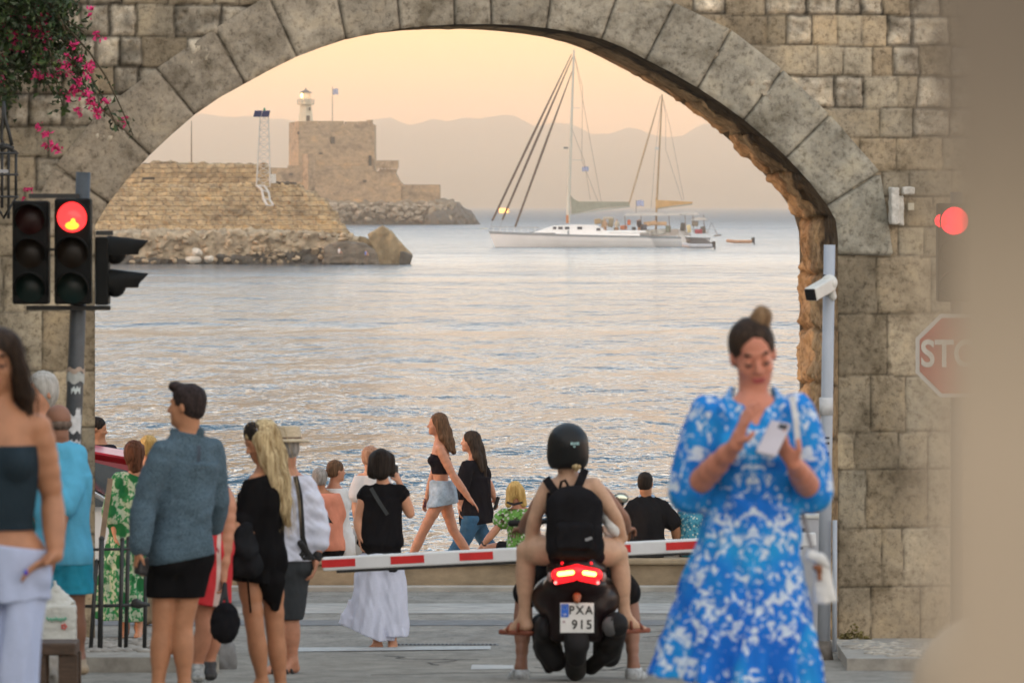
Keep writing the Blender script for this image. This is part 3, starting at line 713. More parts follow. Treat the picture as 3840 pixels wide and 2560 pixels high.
b = MB(); v, f = sell((lx-.95, ly-.6, fz(358)), (.45, .5, .7), 10); b.add(v, f); b.build('lamp', E('lighthouse lamp', (1.0, .75, .30), 2.2), lh)
b = MB(); b.tube([(lx, ly, fz(349)), (lx, ly, fz(347)), (lx, ly, fz(340)), (lx, ly, fz(336)), (lx, ly, fz(329))], [1.65, 1.65, .8, .22, .08], 12); b.build('dome', M('dark lead', (.10, .09, .085), .5), lh)
b = MB(); b.box((lx+.7, ly-1.85, fz(447)), (.45, .12, .95)); b.build('door', m_hole, lh)
b = MB(); b.box((lx+1.1, ly-1.5, fz(409)), (.25, .15, .45)); b.build('window', m_hole, lh)
# flag on the keep
def flag_mat(name, stripes, canton=True):
    t = NT(name); t.base((.75, .78, .82)); return t.m
m_blue = M('flag blue', (.05, .13, .45), .7); m_whitec = M('flag white', (.75, .75, .76), .7, .05)
def greek_flag(name, x, y, z, wdt, hgt, label, pole=None):
    """nine stripes and a cross in the canton, cloth hanging in a slight wave"""
    nx_, nz_ = 27, 18; V = []; Fc = []; mi = []
    for i in range(nx_+1):
        for j in range(nz_+1): V.append((x+wdt*i/nx_, y+.10*wdt*math.sin(i*.55), z-hgt*j/nz_-.06*hgt*math.sin(i*.3)))
    for i in range(nx_):
        for j in range(nz_):
            s = j//2; blue = s % 2 == 0
            if i < 10 and j < 10: blue = not (i in (4, 5) or j in (4, 5))
            Fc.append((i*(nz_+1)+j, (i+1)*(nz_+1)+j, (i+1)*(nz_+1)+j+1, i*(nz_+1)+j+1)); mi.append(0 if blue else 1)
    V2 = [(a, b_+.02, c) for a, b_, c in V]; n = len(V)
    o = link(name, V+V2, Fc+[tuple(q+n for q in f[::-1]) for f in Fc], [m_blue, m_whitec], None, (x, y, z), midx=mi+mi)
    return tag(o, label, 'flag')
b = MB(); b.tube([(fx(1243), DF+8, fz(470)), (fx(1243), DF+8, fz(322))], [.14, .09], 6); fp = b.build('flagpole', M('grey pole paint', (.22, .20, .19), .6), origin=(fx(1243), DF+8, fz(470)))
tag(fp, 'thin flagpole standing on the roof of the far fortress', 'flagpole')
greek_flag('flag', fx(1245), DF+8, fz(331), 20/s_f, 21/s_f, 'striped blue and white flag flying above the fortress roof')

# rocks --------------------------------------------------------------
def rock_mesh(r, n=12, amp=.28):
    V, Fc = sell((0, 0, 0), (1, 1, 1), n); V = np.array(V)
    d = np.array([nrm(r.normal(size=3)) for _ in range(9)]); o = .62+.3*r.rand(9)
    for k in range(9):
        t = V@d[k]; V = V-np.maximum(t-o[k], 0)[:, None]*d[k]
    return V*(1+amp*.3*nz(V, .9, r.randint(999), 2)[:, None]), Fc
def rocks(name, items, mat, seed, parent=None, origin=None):
    r = np.random.RandomState(seed); V = []; Fc = []; o = 0
    protos = [rock_mesh(r) for _ in range(8)]
    for c, s in items:
        v, f = protos[r.randint(8)]; a = r.rand()*6.3; b_ = r.normal()*.4
        Rz = np.array([[math.cos(a), -math.sin(a), 0], [math.sin(a), math.cos(a), 0], [0, 0, 1]]); Rx = np.array([[1, 0, 0], [0, math.cos(b_), -math.sin(b_)], [0, math.sin(b_), math.cos(b_)]])
        q = (v*np.array(s))@(Rz@Rx).T+np.array(c); V.append(q); Fc += [tuple(k+o for k in ff) for ff in f]; o += len(q)
    return link(name, np.concatenate(V), Fc, mat, parent, origin, smooth=False)
# fort islet: craggy base
isl = [Box((fx(1420), DF+4, 1.3), ((1700-1130)/2/s_f, 15, 4.6), rd=1.5), Ell((fx(1700), DF+2, 0), (5.5, 12, 4.9)), Ell((fx(1742), DF+1, -.6), (3.6, 9, 2.6)), Ell((fx(1640), DF-2, 1), (6, 14, 5.0)), Box((fx(1050), DF+6, 1), (14, 13, 4.5), rd=1.5)]
V, Fc = implicit(isl, .35, k=1.5, amp=1.15, wl=4.5, seed=81, oct=3)
islet = link('fortress_islet', V, Fc, [m_rock, m_wet], origin=(fx(1420), DF, 0), smooth=True)
zc = np.array([V[f, 2].mean() for f in Fc]); xc = np.array([V[f, 0].mean() for f in Fc])
lim = 2.4+.9*nz(V[Fc[:, 0]], 6, 5)+np.clip((xc-fx(1560))*.28, 0, 3)
islet.data.polygons.foreach_set('material_index', (zc < lim).astype(np.int32)); tag(islet, kind='structure')
r = np.random.RandomState(4)
items = [((fx(r.uniform(1230, 1700)), DF-13.5+r.rand()*3, r.uniform(1.2, 5.4)), (r.uniform(.5, 1.2), .9, r.uniform(.4, .8))) for _ in range(130)]
rk = rocks('islet_boulders', items, M('pale islet boulder', (.36, .30, .23), .95, .4, .6), 12); tag(rk, 'pale boulders tumbled along the foot of the far fortress', 'boulders', None, 'stuff')

# near breakwater ----------------------------------------------------
DB = 504.; s_b = F/DB
def bx_(px): return (px-1920)/s_b
def bz(py): return CZ-(py-768)/s_b
bw = empty('breakwater_wall', (bx_(900), DB+4, 1.5), 'long ruined mole of yellow stone courses with a sloping right end', 'breakwater')
def rough_block(name, outline, y0, dpt, mat, amp, wl, seed, vox=.11, k=.3, batter=.0, parent=None, steps=0):
    """outline (px,py) polygon extruded as an implicit solid with rubble relief"""
    q = np.array([(bx_(a), bz(c)) for a, c in outline])
    lo = np.array([q[:, 0].min()-1, y0-1.0, q[:, 1].min()-.6]); hi = np.array([q[:, 0].max()+1, y0+dpt+.5, q[:, 1].max()+.8])
    n = np.ceil((hi-lo)/vox).astype(int)+1; ax = [lo[i]+vox*np.arange(n[i]) for i in range(3)]
    XX, ZZ = np.meshgrid(ax[0], ax[2], indexing='ij'); ins = inpoly(XX, ZZ, q); dist = np.full(XX.shape, 9.)
    for i in range(len(q)):
        a, c = q[i], q[(i+1) % len(q)]; ba = c-a; pa = np.stack([XX-a[0], ZZ-a[1]], -1); t = np.clip(pa@ba/(ba@ba), 0, 1)
        dist = np.minimum(dist, np.linalg.norm(pa-t[..., None]*ba, axis=-1))
    d2 = np.where(ins, -dist, dist)
    Fd = np.empty(n, np.float32)
    for j in range(n[1]):
        front = y0+batter*np.maximum(ZZ-bz(988), 0)-ax[1][j]; back = ax[1][j]-(y0+dpt)
        if steps: front = front+.10*(((ZZ/.30) % 1.0)-.5)
        X3 = np.stack([XX, np.full(XX.shape, ax[1][j]), ZZ], -1)
        Fd[:, j] = np.maximum(np.maximum(d2, front), back)+amp*nz(X3, wl, seed, 3)
    V, Fc = surfnet(Fd, lo, vox); return link(name, V, Fc, mat, parent)
rough_block('upper_wall', [(250, 700), (300, 640), (480, 618), (540, 612), (556, 602), (590, 606), (640, 604), (652, 612), (760, 608), (770, 615), (860, 611), (930, 615), (985, 612), (1000, 628), (1004, 700)], DB+5, 4, m_break, .17, 1.1, 3, parent=bw)
rough_block('stepped_face', [(180, 905), (180, 700), (420, 690), (700, 694), (1010, 688), (1118, 694), (1130, 716), (1172, 722), (1192, 748), (1216, 752), (1232, 788), (1254, 800), (1262, 838), (1284, 846), (1296, 876), (1318, 900)], DB, 8, m_break, .24, .75, 5, parent=bw, batter=.35, steps=1)
r = np.random.RandomState(9)
# footing: rubble and boulders down to the water
base = rough_block('rock_footing', [(180, 1000), (180, 872), (620, 868), (1000, 870), (1180, 872), (1300, 890), (1345, 905), (1372, 930), (1470, 955), (1490, 1000)], DB-3, 12, m_rockb, .46, 1.5, 8, vox=.14)
fvz = np.array([v.co.z for v in base.data.vertices])+base.location.z; zz = np.array([fvz[list(p.vertices)].mean() for p in base.data.polygons])
base.data.materials.append(m_wet); xs_ = np.array([p.center.x for p in base.data.polygons])+base.location.x
base.data.polygons.foreach_set('material_index', (zz < .42+.40*np.abs(nz(np.stack([xs_, 0*xs_, 0*xs_], -1), 3, 2))+np.clip((xs_-bx_(760))*.07, 0, .9)).astype(np.int32)); tag(base, kind='structure'); base.name = 'shore_rock'
items = [((bx_(r.uniform(200, 1330)), DB-3.4+r.rand()*1.2, r.uniform(.1, 2.6)), (r.uniform(.15, .55), .30, r.uniform(.10, .30))) for _ in range(300)]
rk = rocks('rubble', items, M('mixed pale rubble', (.37, .285, .19), .95, .6, .7, bump=.4, bd=.1), 14); tag(rk, 'rubble stones scattered along the foot of the mole', 'rubble', None, 'stuff')
for i, (px, py, sx_, sz_, lab) in enumerate([(748, 945, .62, .42, 'upper pale round boulder at the foot of the mole near the water'), (735, 972, .75, .42, 'flat pale boulder touching the water left of a smaller one'),
                                   (793, 970, .48, .42, 'small grey boulder rightmost of the three pale ones at the waterline')]):
    o = rocks('boulder', [((bx_(px), DB-4.4, bz(py)), (sx_, .5, sz_))], M('pale boulder', (.60, .54, .45), .9, .2, 2), 20+i); tag(o, lab, 'boulder', 'boulders at the waterline')
# tilted slab at the tip of the mole
def slabrock(name, outline, y0, dpt, mat, amp, seed, label, vox=.10, wl=1.1):
    o = rough_block(name, outline, y0, dpt, mat, amp, wl, seed, vox=vox); return tag(o, label, 'rock')
m_slab = M('tilted ochre rock', (.30, .225, .13), .95, .45, .9, (1, 1, .5), .8, .1)
slabrock('slab_rock', [(1384, 878), (1438, 845), (1470, 868), (1510, 915), (1548, 955), (1530, 996), (1370, 996), (1400, 930)], DB-4, 3.0, m_slab, .10, 31, 'big pointed ochre slab of rock tilted at the tip of the mole')
slabrock('low_rock', [(1505, 940), (1530, 945), (1550, 957), (1540, 990), (1500, 992)], DB-4.3, 1.6, m_wet, .08, 32, 'small dark wet rock at the very tip beside the tilted slab')
slabrock('low_rock', [(1336, 905), (1350, 884), (1380, 895), (1400, 915), (1395, 930), (1340, 930)], DB-2, 2.2, m_slab, .08, 33, 'small brown rock just left of the tilted slab')
slabrock('low_rock', [(1215, 985), (1225, 925), (1250, 912), (1300, 905), (1370, 912), (1410, 935), (1430, 990)], DB-4.6, 2.5, M('grey brown rock', (.17, .145, .115), .9, .5, 1.2, (.6, 1, 2), .8, .1), .12, 34, 'flat dark layered rock where the bathers sit')
# two bathers, far away
def tiny_person(name, px, py, D, h, top, skin, label, sit=True):
    c = P(px, py, D); s = h/1.7
    pr = [Ell(c+np.array([0, 0, .78*s]), (.10*s, .11*s, .13*s)), Cap(c+np.array([0, 0, .08*s]), c+np.array([0, 0, .55*s]), .15*s, .17*s), Cap(c+np.array([0, 0, .1*s]), c+np.array([.35*s, -.2, .25*s]), .09*s, .07*s), Cap(c+np.array([.35*s, -.2, .25*s]), c+np.array([.5*s, -.25, -.05]), .06*s, .05*s),
          Cap(c+np.array([.12*s, -.1, .5*s]), c+np.array([.3*s, -.2, .2*s]), .05*s, .04*s), Cap(c+np.array([-.14*s, 0, .5*s]), c+np.array([-.2*s, 0, .1*s]), .05*s, .04*s), Cap(c+np.array([0, 0, .5*s]), c+np.array([0, 0, .75*s]), .055*s)]
    V, Fc = implicit(pr, .03, k=.03); o = link(name, V, Fc, skin, origin=c)
    V, Fc = implicit([Cap(c+np.array([0, 0, .12*s]), c+np.array([0, 0, .52*s]), .17*s, .19*s)], .03); link('top', V, Fc, top, o); return tag(o, label, 'person')
m_skin0 = M('sunburnt skin', (.50, .27, .18), .6, .1, 9)
tiny_person('person', 1272, 950, DB-5.5, 1.0, M('white beach shirt', (.75, .77, .82), .8), m_skin0, 'tiny bather in white seated on the rocks at the mole')
tiny_person('person', 1372, 958, DB-5.5, .9, M('blue beach shirt', (.08, .2, .6), .8), m_skin0, 'tiny bather in blue seated beside the tilted slab')
# lattice beacon with two solar panels
m_latt = M('galvanised lattice steel', (.55, .52, .48), .5, .15, 3)
bt = empty('lattice_beacon', (bx_(985), DB+2, bz(694)), 'white steel lattice mast with two blue solar panels standing on the mole', 'beacon')
b = MB(); x0, x1 = 958, 1010; t0, t1 = 972, 1003
def lerp(a, c, t): return a+(c-a)*t
cs = []
for k in range(11):
    t = k/10; y = lerp(700, 430, t); xa, xb = lerp(x0, t0, t), lerp(x1, t1, t); hw_ = (xb-xa)/2/s_b
    cs.append([np.array([bx_(xa), DB+2-hw_, bz(y)]), np.array([bx_(xb), DB+2-hw_, bz(y)]), np.array([bx_(xb), DB+2+hw_, bz(y)]), np.array([bx_(xa), DB+2+hw_, bz(y)])])
for j in range(4):
    b.tube([c[j] for c in cs], .05, 6)
for k in range(10):
    for j in range(4):
        b.tube([cs[k][j], cs[k+1][(j+1) % 4]], .025, 4); b.tube([cs[k][j], cs[k][(j+1) % 4]], .022, 4)
b.build('lattice', m_latt, bt)
b = MB(); b.box((bx_(988), DB+2, bz(428)), (.35, .35, .05)); b.build('platform', m_latt, bt)
m_sol = M('solar panel', (.02, .04, .16), .2, .1, 3)
for px in (962, 992):
    b = MB(); a = R(20); b.box((bx_(px+2), DB+1.4, bz(426)), (.34, .03, .30), np.array([[1, 0, .25], [0, 1, -.45], [0, .45, .9]]))
    b.build('solar_panel', m_sol, bt)
b = MB(); b.tube([(bx_(988), DB+2, bz(428)), (bx_(988), DB+2, bz(408)), (bx_(988), DB+2, bz(403))], [.09, .11, .03], 8); b.build('beacon_light', M('green beacon glass', (.03, .22, .10), .2), bt)
b = MB(); b.box((bx_(1018), DB+2, bz(670)), (.3, .3, .4), bev=.03); b.build('control_box', M('white box paint', (.65, .63, .58), .5), bt)
b = MB(); b.add([P(962, 690, DB-.8), P(990, 690, DB-.8), P(1010, 716, DB-1.5), P(1026, 772, DB-2.2), P(1000, 775, DB-2.2), P(980, 730, DB-1.6)], [(0, 5, 4, 3, 2, 1)]); 
q = [P(965, 696, DB+.3), P(982, 712, DB-.1), P(988, 745, DB-.7), P(1002, 771, DB-1.3)]; b = MB(); b.tube(q, .12, 6); q2 = [P(990, 696, DB+.3), P(1008, 722, DB-.1), P(1012, 750, DB-.7), P(1024, 770, DB-1.3)]; b.tube(q2, .10, 6)
for a_, c_ in zip(q, q2): b.tube([a_, c_], .07, 6)
tag(b.build('metal_ladder', m_latt), 'bent pale metal ladder lying down the face of the mole', 'ladder')
b = MB(); b.tube([P(718, 612, DB+6), P(718, 455, DB+6)], [.07, .04], 6); tag(b.build('thin_pole', M('rusty pole', (.20, .15, .11), .8)), 'thin dark pole rising from the top of the mole at left', 'pole')
b = MB(); b.box(P(1048, 688, DB+3), (.9, .4, .16), bev=.1)
rk = rocks('rope_heap', [(P(1030+i*9, 690-((i*7) % 4), DB+3), (.28, .3, .16)) for i in range(9)], M('dark net', (.09, .075, .06), .95), 44); tag(rk, 'dark heap of nets lying on the mole right of the lattice mast', 'nets')
b = MB(); b.box(P(557, 669, DB-.2), (.55, .1, .10)); b.build('drain_slot', m_hole, bw)
# ================================================================== BOATS
def hull(name, x0, x1, D, beam, zdeck0, zdeck1, draft, mats, parent, zsplit=.25, bowrake=1.2, sternround=.5, stripe=.22, flare=.82):
    """bow at x0, stern at x1; sections lofted along x"""
    sgn = 1 if x1 > x0 else -1; L = abs(x1-x0); n = 26; rows = []
    hs = [0, .12, .3, .6, .85, 1.0]
    for i in range(n):
        t = i/(n-1); bw_ = beam/2*min(1, (t/.45)**.62 if t > 0 else .02)*(1-.22*max(0, (t-.7)/.3)**2); bw_ = max(bw_, .03)
        zd = zdeck0+(zdeck1-zdeck0)*t-.10*math.sin(t*math.pi); row = []
        for h in hs:
            z = -draft+(zd+draft)*h; wv = bw_*(flare+(1-flare)*h)*(1-(1-h)**3*.5)
            xx = t*L+bowrake*(1-h)*(1-t)**3*1.0-sternround*(1-h)*(t**6)
            row.append((xx, wv, z))
        rows.append(row)
    V = []; Fc = []; mi = []; m = len(hs)
    for side in (-1, 1):
        o = len(V)
        for row in rows:
            for (xx, wv, z) in row: V.append((x0+sgn*xx, D+side*wv, z))
        for i in range(n-1):
            for j in range(m-1):
                Fc.append((o+i*m+j, o+(i+1)*m+j, o+(i+1)*m+j+1, o+i*m+j+1)); mi.append(1 if j == 0 else (2 if j == m-2 else 0))
    o2 = n*m
    for i in range(n-1): Fc.append((i*m+m-1, (i+1)*m+m-1, o2+(i+1)*m+m-1, o2+i*m+m-1)); mi.append(0)
    Fc.append(tuple((n-1)*m+j for j in range(m))+tuple(o2+(n-1)*m+j for j in range(m))[::-1]); mi.append(0)
    Fc.append(tuple(j for j in range(m))+tuple(o2+j for j in range(m))[::-1]); mi.append(0)
    return link(name, V, Fc, mats, parent, midx=mi, smooth=False)
m_hull = M('white gelcoat', (.85, .85, .84), .3, .05, .5); m_anti = M('dark antifouling', (.03, .035, .05), .6); m_strp = M('grey sheer band', (.30, .33, .36), .4)
m_mast = M('mast aluminium', (.56, .55, .48), .4, .08, 1); m_furl = M('brown furled sail', (.12, .085, .065), .8, .2, 2); m_cov = M('sage boom cover', (.30, .31, .25), .85, .15, 1.5, bump=.4, bd=.1)
m_tan = M('tan boom cover', (.52, .33, .15), .85, .15, 1.5, bump=.4, bd=.1); m_rope = M('rigging wire', (.22, .17, .14), .6)
m_glassd = M('dark boat window', (.03, .045, .07), .15); m_awn = M('pale awning', (.66, .64, .60), .8, .1, 1)
def cloth_cover(name, pts, D, th, mat, parent):
    pr = []
    q = [P(x, y, D) for x, y in pts]; V = []; b = MB(); b.prism([(p[0], D-th/2, p[2]) for p in q][::-1], th); return b.build(name, mat, parent)
def yacht1():
    D = 704.; s = F/D; X = lambda px: (px-1920)/s; Z = lambda py: CZ-(py-768)/s
    y = empty('sailing_catamaran', (X(2130), D, 0), 'long white sailing catamaran anchored beyond the arch with three brown furled headsails', 'yacht')
    hull('hull', X(1832), X(2430), D-3.2, 2.1, Z(866), Z(884), .25, [m_hull, m_anti, m_strp], y, bowrake=.9, sternround=-1.0)
    hull('hull', X(1990), X(2556), D+2.6, 2.1, Z(868), Z(889), .25, [m_hull, m_anti, m_strp], y, sternround=-.2)
    b = MB(); b.box((X(2240), D-.3, Z(884)), (5.2, 3.2, .35)); b.build('bridge_deck', m_hull, y)
    b = MB(); b.prism([(X(a), D-2.6, Z(c)) for a, c in [(2000, 872), (2076, 846), (2150, 842), (2235, 843), (2288, 876)]][::-1], 4.4); cb = b.build('cabin', m_hull, y)
    for px, hw_ in ((2079, .2), (2101, .27), (2126, .27), (2173, .3), (2243, .25)):
        b = MB(); b.box((X(px), D-2.62, Z(855 if px < 2200 else 860)), (hw_, .04, .16), bev=.02); b.build('window', m_glassd, cb)
    b = MB(); b.box((X(1815), D-3.2, Z(857)), (.55, .12, .06)); b.build('bowsprit', m_mast, y)
    b = MB(); b.tube([(X(2130), D-.3, Z(836)), (X(2134), D-.3, Z(700)), (X(2152), D-.3, Z(188))], [.25, .22, .13], 10); m = b.build('mast', m_mast, y)
    b = MB(); b.box((X(2127), D-.6, Z(822)), (.16, .2, .5)); b.build('mast_winch', M('red brown winch', (.45, .16, .06), .6), m)
    b = MB(); b.box((X(2122), D-.4, Z(555)), (.28, .2, .12)); b.build('radar', M('grey radar', (.2, .2, .19), .5), m)
    cloth_cover('boom_cover', [(2140, 732), (2150, 745), (2170, 756), (2357, 757), (2361, 771), (2250, 782), (2143, 800)], D-.3, .5, m_cov, y)
    b = MB(); b.tube([(X(2140), D-.3, Z(803)), (X(2362), D-.3, Z(774))], .10, 8); b.build('boom', m_mast, y)
    for (xb, yb, xt, yt) in ((1846, 828, 2143, 205), (1884, 824, 2147, 215), (1932, 850, 2148, 262)):
        b = MB(); b.tube([(X(xb), D-.6, Z(yb)), (X((xb+xt)/2-1), D-.5, Z((yb+yt)/2)), (X(xt), D-.3, Z(yt))], [.13, .15, .05], 8); f = b.build('furled_sail', m_furl, y)
    for xb, yb, xt, yt in ((1846, 828, 1840, 862), (1884, 824, 1872, 864), (1932, 850, 1926, 868)):
        b = MB(); b.tube([(X(xb), D-.6, Z(yb)), (X(xt), D-2.8, Z(yt))], .03, 5); b.build('forestay', m_rope, y)
    for pts in ([(2152, 195), (2190, 400), (2256, 760)], [(2152, 200), (2185, 330), (2182, 600), (2245, 760)], [(2143, 480), (2190, 600), (2215, 750)], [(2152, 195), (2146, 500), (2136, 830)]):
        b = MB(); b.tube([(X(a), D+1.5*i/2, Z(c)) for i, (a, c) in enumerate(pts)], .022, 4); b.build('shroud', m_rope, y)
    for py, w_ in ((405, 35), (600, 46)):
        b = MB(); b.tube([(X(2142), D-.3, Z(py)), (X(2142+w_), D-.1, Z(py+1))], .035, 5); b.build('spreader', m_mast, y)
    # rails
    for px in range(1850, 2010, 26):
        b = MB(); b.tube([(X(px), D-4.1, Z(868)), (X(px), D-4.1, Z(850))], .03, 5); b.build('stanchion', m_mast, y)
    b = MB(); b.tube([(X(1845), D-4.1, Z(850)), (X(1930), D-4.1, Z(851)), (X(2020), D-4.1, Z(853))], .025, 5); b.build('rail', m_rope, y)
    b = MB(); b.box((X(2330), D, Z(868)), (3.0, 2.4, .12)); b.build('cockpit_floor', m_hull, y)
    b = MB(); b.box((X(2130+1000*.0), D-3.9, Z(880)), (.12, .1, .55)); b.build('fender', m_strp, y)
    return X, Z, D, y
X1, Z1, D1, cat = yacht1()
def yacht2():
    D = 716.; s = F/D; X = lambda px: (px-1920)/s; Z = lambda py: CZ-(py-768)/s
    y = empty('sailing_yacht', (X(2500), D, 0), 'white yacht with tan boom cover and sun awning moored behind the catamaran', 'yacht')
    hull('hull', X(2290), X(2668), D+4, 3.4, Z(872), Z(892), .3, [m_hull, m_anti, m_strp], y)
    b = MB(); b.prism([(X(a), D+2.9, Z(c)) for a, c in [(2380, 885), (2420, 862), (2560, 858), (2600, 884)]][::-1], 2.4); b.build('cabin', m_hull, y)
    b = MB(); b.tube([(X(2462), D+4, Z(870)), (X(2466), D+4, Z(760)), (X(2486), D+4, Z(352))], [.15, .14, .09], 10); m = b.build('mast', M('tan wooden mast', (.34, .24, .14), .5), y)
    b = MB(); b.box((X(2466), D+3.8, Z(556)), (.25, .2, .18)); b.build('radar', m_awn, m)
    cloth_cover('boom_cover', [(2458, 740), (2466, 750), (2540, 754), (2597, 757), (2597, 763), (2530, 770), (2459, 782)], D+4, .45, m_tan, y)
    b = MB(); b.tube([(X(2459), D+4, Z(784)), (X(2600), D+4, Z(765))], .08, 8); b.build('boom', m_mast, y)
    b = MB(); b.tube([(X(2358), D+3.8, Z(776)), (X(2425), D+3.9, Z(545)), (X(2480), D+4, Z(358))], [.10, .12, .04], 8); b.build('furled_sail', M('tan furled sail', (.42, .31, .20), .8), y)
    for pts in ([(2486, 355), (2515, 470), (2569, 750)], [(2486, 355), (2462, 560), (2445, 780)], [(2486, 360), (2500, 430), (2500, 560), (2562, 752)]):
        b = MB(); b.tube([(X(a), D+4.4, Z(c)) for a, c in pts], .02, 4); b.build('shroud', m_rope, y)
    # awnings and cockpit
    for (xa, xb, yy, dz) in ((2338, 2560, 800, 0), (2545, 2622, 797, .1), (2590, 2652, 817, 0)):
        b = MB(); b.prism([(X(xa), D-2, Z(yy+9)), (X(xa+14), D-2, Z(yy+1)), (X((xa+xb)/2), D-2, Z(yy-3)), (X(xb-8), D-2, Z(yy)), (X(xb), D-2, Z(yy+8))][::-1], 5); b.build('awning', m_awn, y)
    for px in (2345, 2405, 2460, 2510, 2570, 2600, 2640):
        b = MB(); b.tube([(X(px), D-1.8, Z(872)), (X(px-3), D-1.8, Z(806))], .05, 5); b.build('awning_post', m_rope, y)
    b = MB(); b.prism([(X(a), D-1, Z(c)) for a, c in [(2541, 933), (2545, 862), (2560, 856), (2572, 905), (2584, 930)]][::-1], 2.4); b.build('stern_steps', m_hull, y)
    b = MB(); b.prism([(X(a), D+.5, Z(c)) for a, c in [(2585, 914), (2590, 892), (2640, 893), (2676, 914)]][::-1], 2.4); b.build('stern_platform', M('grey hull side', (.22, .22, .24), .5), y)
    b = MB(); b.tube([(X(2650), D, Z(880)), (X(2668), D, Z(835)), (X(2690), D, Z(880))], .05, 6); b.tube([(X(2676), D, Z(884)), (X(2705), D, Z(882))], .10, 6); b.build('davit', m_rope, y)
    return X, Z, D, y
X2, Z2, D2, y2 = yacht2()
# deck clutter: cushions, lockers, crates, life-ring
cl = [(2240, 830, .5, .6, (.45, .32, .18)), (2262, 838, .35, .9, (.50, .40, .25)), (2290, 835, .4, 1.0, (.40, .33, .22)), (2338, 853, .55, .5, (.72, .25, .14)), (2358, 834, .25, .6, (.80, .20, .08)),
      (2410, 850, .6, .6, (.12, .12, .14)), (2436, 838, 1.0, .5, (.60, .38, .22)), (2480, 838, .8, .45, (.62, .40, .24)), (2420, 868, .8, .5, (.70, .68, .62)), (2470, 870, 1.1, .6, (.68, .66, .60)), (2310, 862, .4, .6, (.32, .28, .2)),
      (2375, 862, .3, .7, (.10, .10, .10)), (2395, 835, .35, .6, (.20, .10, .08)), (2505, 858, .4, .8, (.30, .32, .25)), (2560, 850, .4, .9, (.15, .14, .13)), (2582, 858, .3, .9, (.75, .62, .35)), (2618, 868, .6, .5, (.45, .08, .10)), (2605, 838, .5, .6, (.25, .22, .18)),
      (2636, 862, .4, .8, (.18, .18, .16)), (2280, 818, .8, .3, (.55, .50, .42))]
names = ['cushion', 'locker', 'crate', 'deck_bag']
for i, (px, py, hw_, hh_, c) in enumerate(cl):
    b = MB(); b.box((X2(px), D2-2.0+.25*(i % 5), Z2(py)), (hw_*.8, .35, hh_*.55), np.array([[1, 0, .12*((i % 3)-1)], [0, 1, 0], [-.12*((i % 3)-1), 0, 1]]), bev=.08)
    b.build(names[i % 4], M('deck gear %d' % i, c, .8, .25, 1.5), y2)
m_crew = M('tanned crew skin', (.42, .24, .15), .6)
for i, (px, c, lab) in enumerate([(2312, (.55, .50, .40), 'crew member in beige standing on the aft deck of the catamaran'), (2268, (.50, .32, .2), 'crew member in brown on deck just behind the catamaran cabin'), (2395, (.05, .05, .06), 'crew member in black standing under the awning')]):
    z0 = Z2(874); c0 = np.array([X2(px), D2-2.6, z0])
    pr = [Cap(c0+[-.1, 0, .1], c0+[-.08, 0, .8], .08, .11), Cap(c0+[.1, 0, .1], c0+[.08, 0, .8], .08, .11), Cap(c0+[0, 0, .85], c0+[0, 0, 1.35], .17, .19), Ell(c0+[0, 0, 1.62], (.10, .11, .13)), Cap(c0+[.22, 0, 1.35], c0+[.32, -.1, .9], .05), Cap(c0+[-.22, 0, 1.35], c0+[-.3, -.1, .95], .05), Cap(c0+[0, 0, 1.4], c0+[0, 0, 1.6], .06)]
    V, Fc = implicit(pr, .035, k=.03); o = link('person', V, Fc, m_crew, origin=c0); tag(o, lab, 'person')
    V, Fc = implicit([Cap(c0+[0, 0, .85], c0+[0, 0, 1.36], .20, .215), Cap(c0+[.2, 0, 1.35], c0+[.27, -.05, 1.1], .075), Cap(c0+[-.2, 0, 1.35], c0+[-.25, -.05, 1.1], .075)], .035); link('shirt', V, Fc, M('crew shirt %d' % i, c, .9), o)
greek_flag('flag', X1(2183), D1-1, Z1(626), 24/30.3, 16/30.3, 'small striped blue and white flag hanging from the catamaran rigging')
b = MB(); b.tube([(X2(2386), D2+1, Z2(800)), (X2(2386), D2+1, Z2(750))], .04, 5); b.build('flagstaff', m_rope, y2)
greek_flag('flag', X2(2387), D2+1, Z2(752), 28/29.8, 20/29.8, 'striped blue and white ensign at the stern between the two yachts')
def dinghy(px0, px1, py0, py1, D, col, label, dark):
    s = F/D; X = lambda px: (px-1920)/s; Z = lambda py: CZ-(py-768)/s; zc = (Z(py0)+Z(py1))/2; r_ = (Z(py0)-Z(py1))*.30
    m = M('inflatable tube '+label[:12], col, .5, .1, 2); o = empty('dinghy', (X((px0+px1)/2), D, 0), label, 'dinghy', 'dinghies behind the yachts')
    pts = []
    for k in range(13):
        a = math.pi*k/12; pts.append((X(px0)+.9-.9*math.sin(a), D-.7*math.cos(a), zc+.12*math.sin(a)))
    L0 = [(X(px1-20), D-.7, zc)]+pts+[(X(px1-20), D+.7, zc)]
    b = MB(); b.tube(L0, r_, 10); b.build('tube', m, o)
    b = MB(); b.box(((X(px0)+X(px1-20))/2+.2, D, zc-.12), ((X(px1-20)-X(px0))/2-.4, .62, .08)); b.build('floor', m_hull, o)
    b = MB(); b.box((X(px1-14), D, zc+.22), (.22, .18, .34), bev=.05); b.box((X(px1-10), D, zc-.12), (.10, .08, .25)); b.build('outboard_motor', dark, o)
    b = MB(); b.box((X((px0+px1)/2+10), D, zc+r_*.7), (.25, .5, .05)); b.build('bench', M('dinghy bench', (.12, .12, .12), .7), o)
m_ob = M('outboard black', (.03, .03, .035), .4)
dinghy(2566, 2690, 908, 938, 655., (.46, .48, .52), 'grey inflatable dinghy floating at the stern of the yachts', m_ob)
dinghy(2729, 2838, 895, 917, 745., (.50, .28, .17), 'tan inflatable dinghy drifting alone right of the yachts', m_ob)
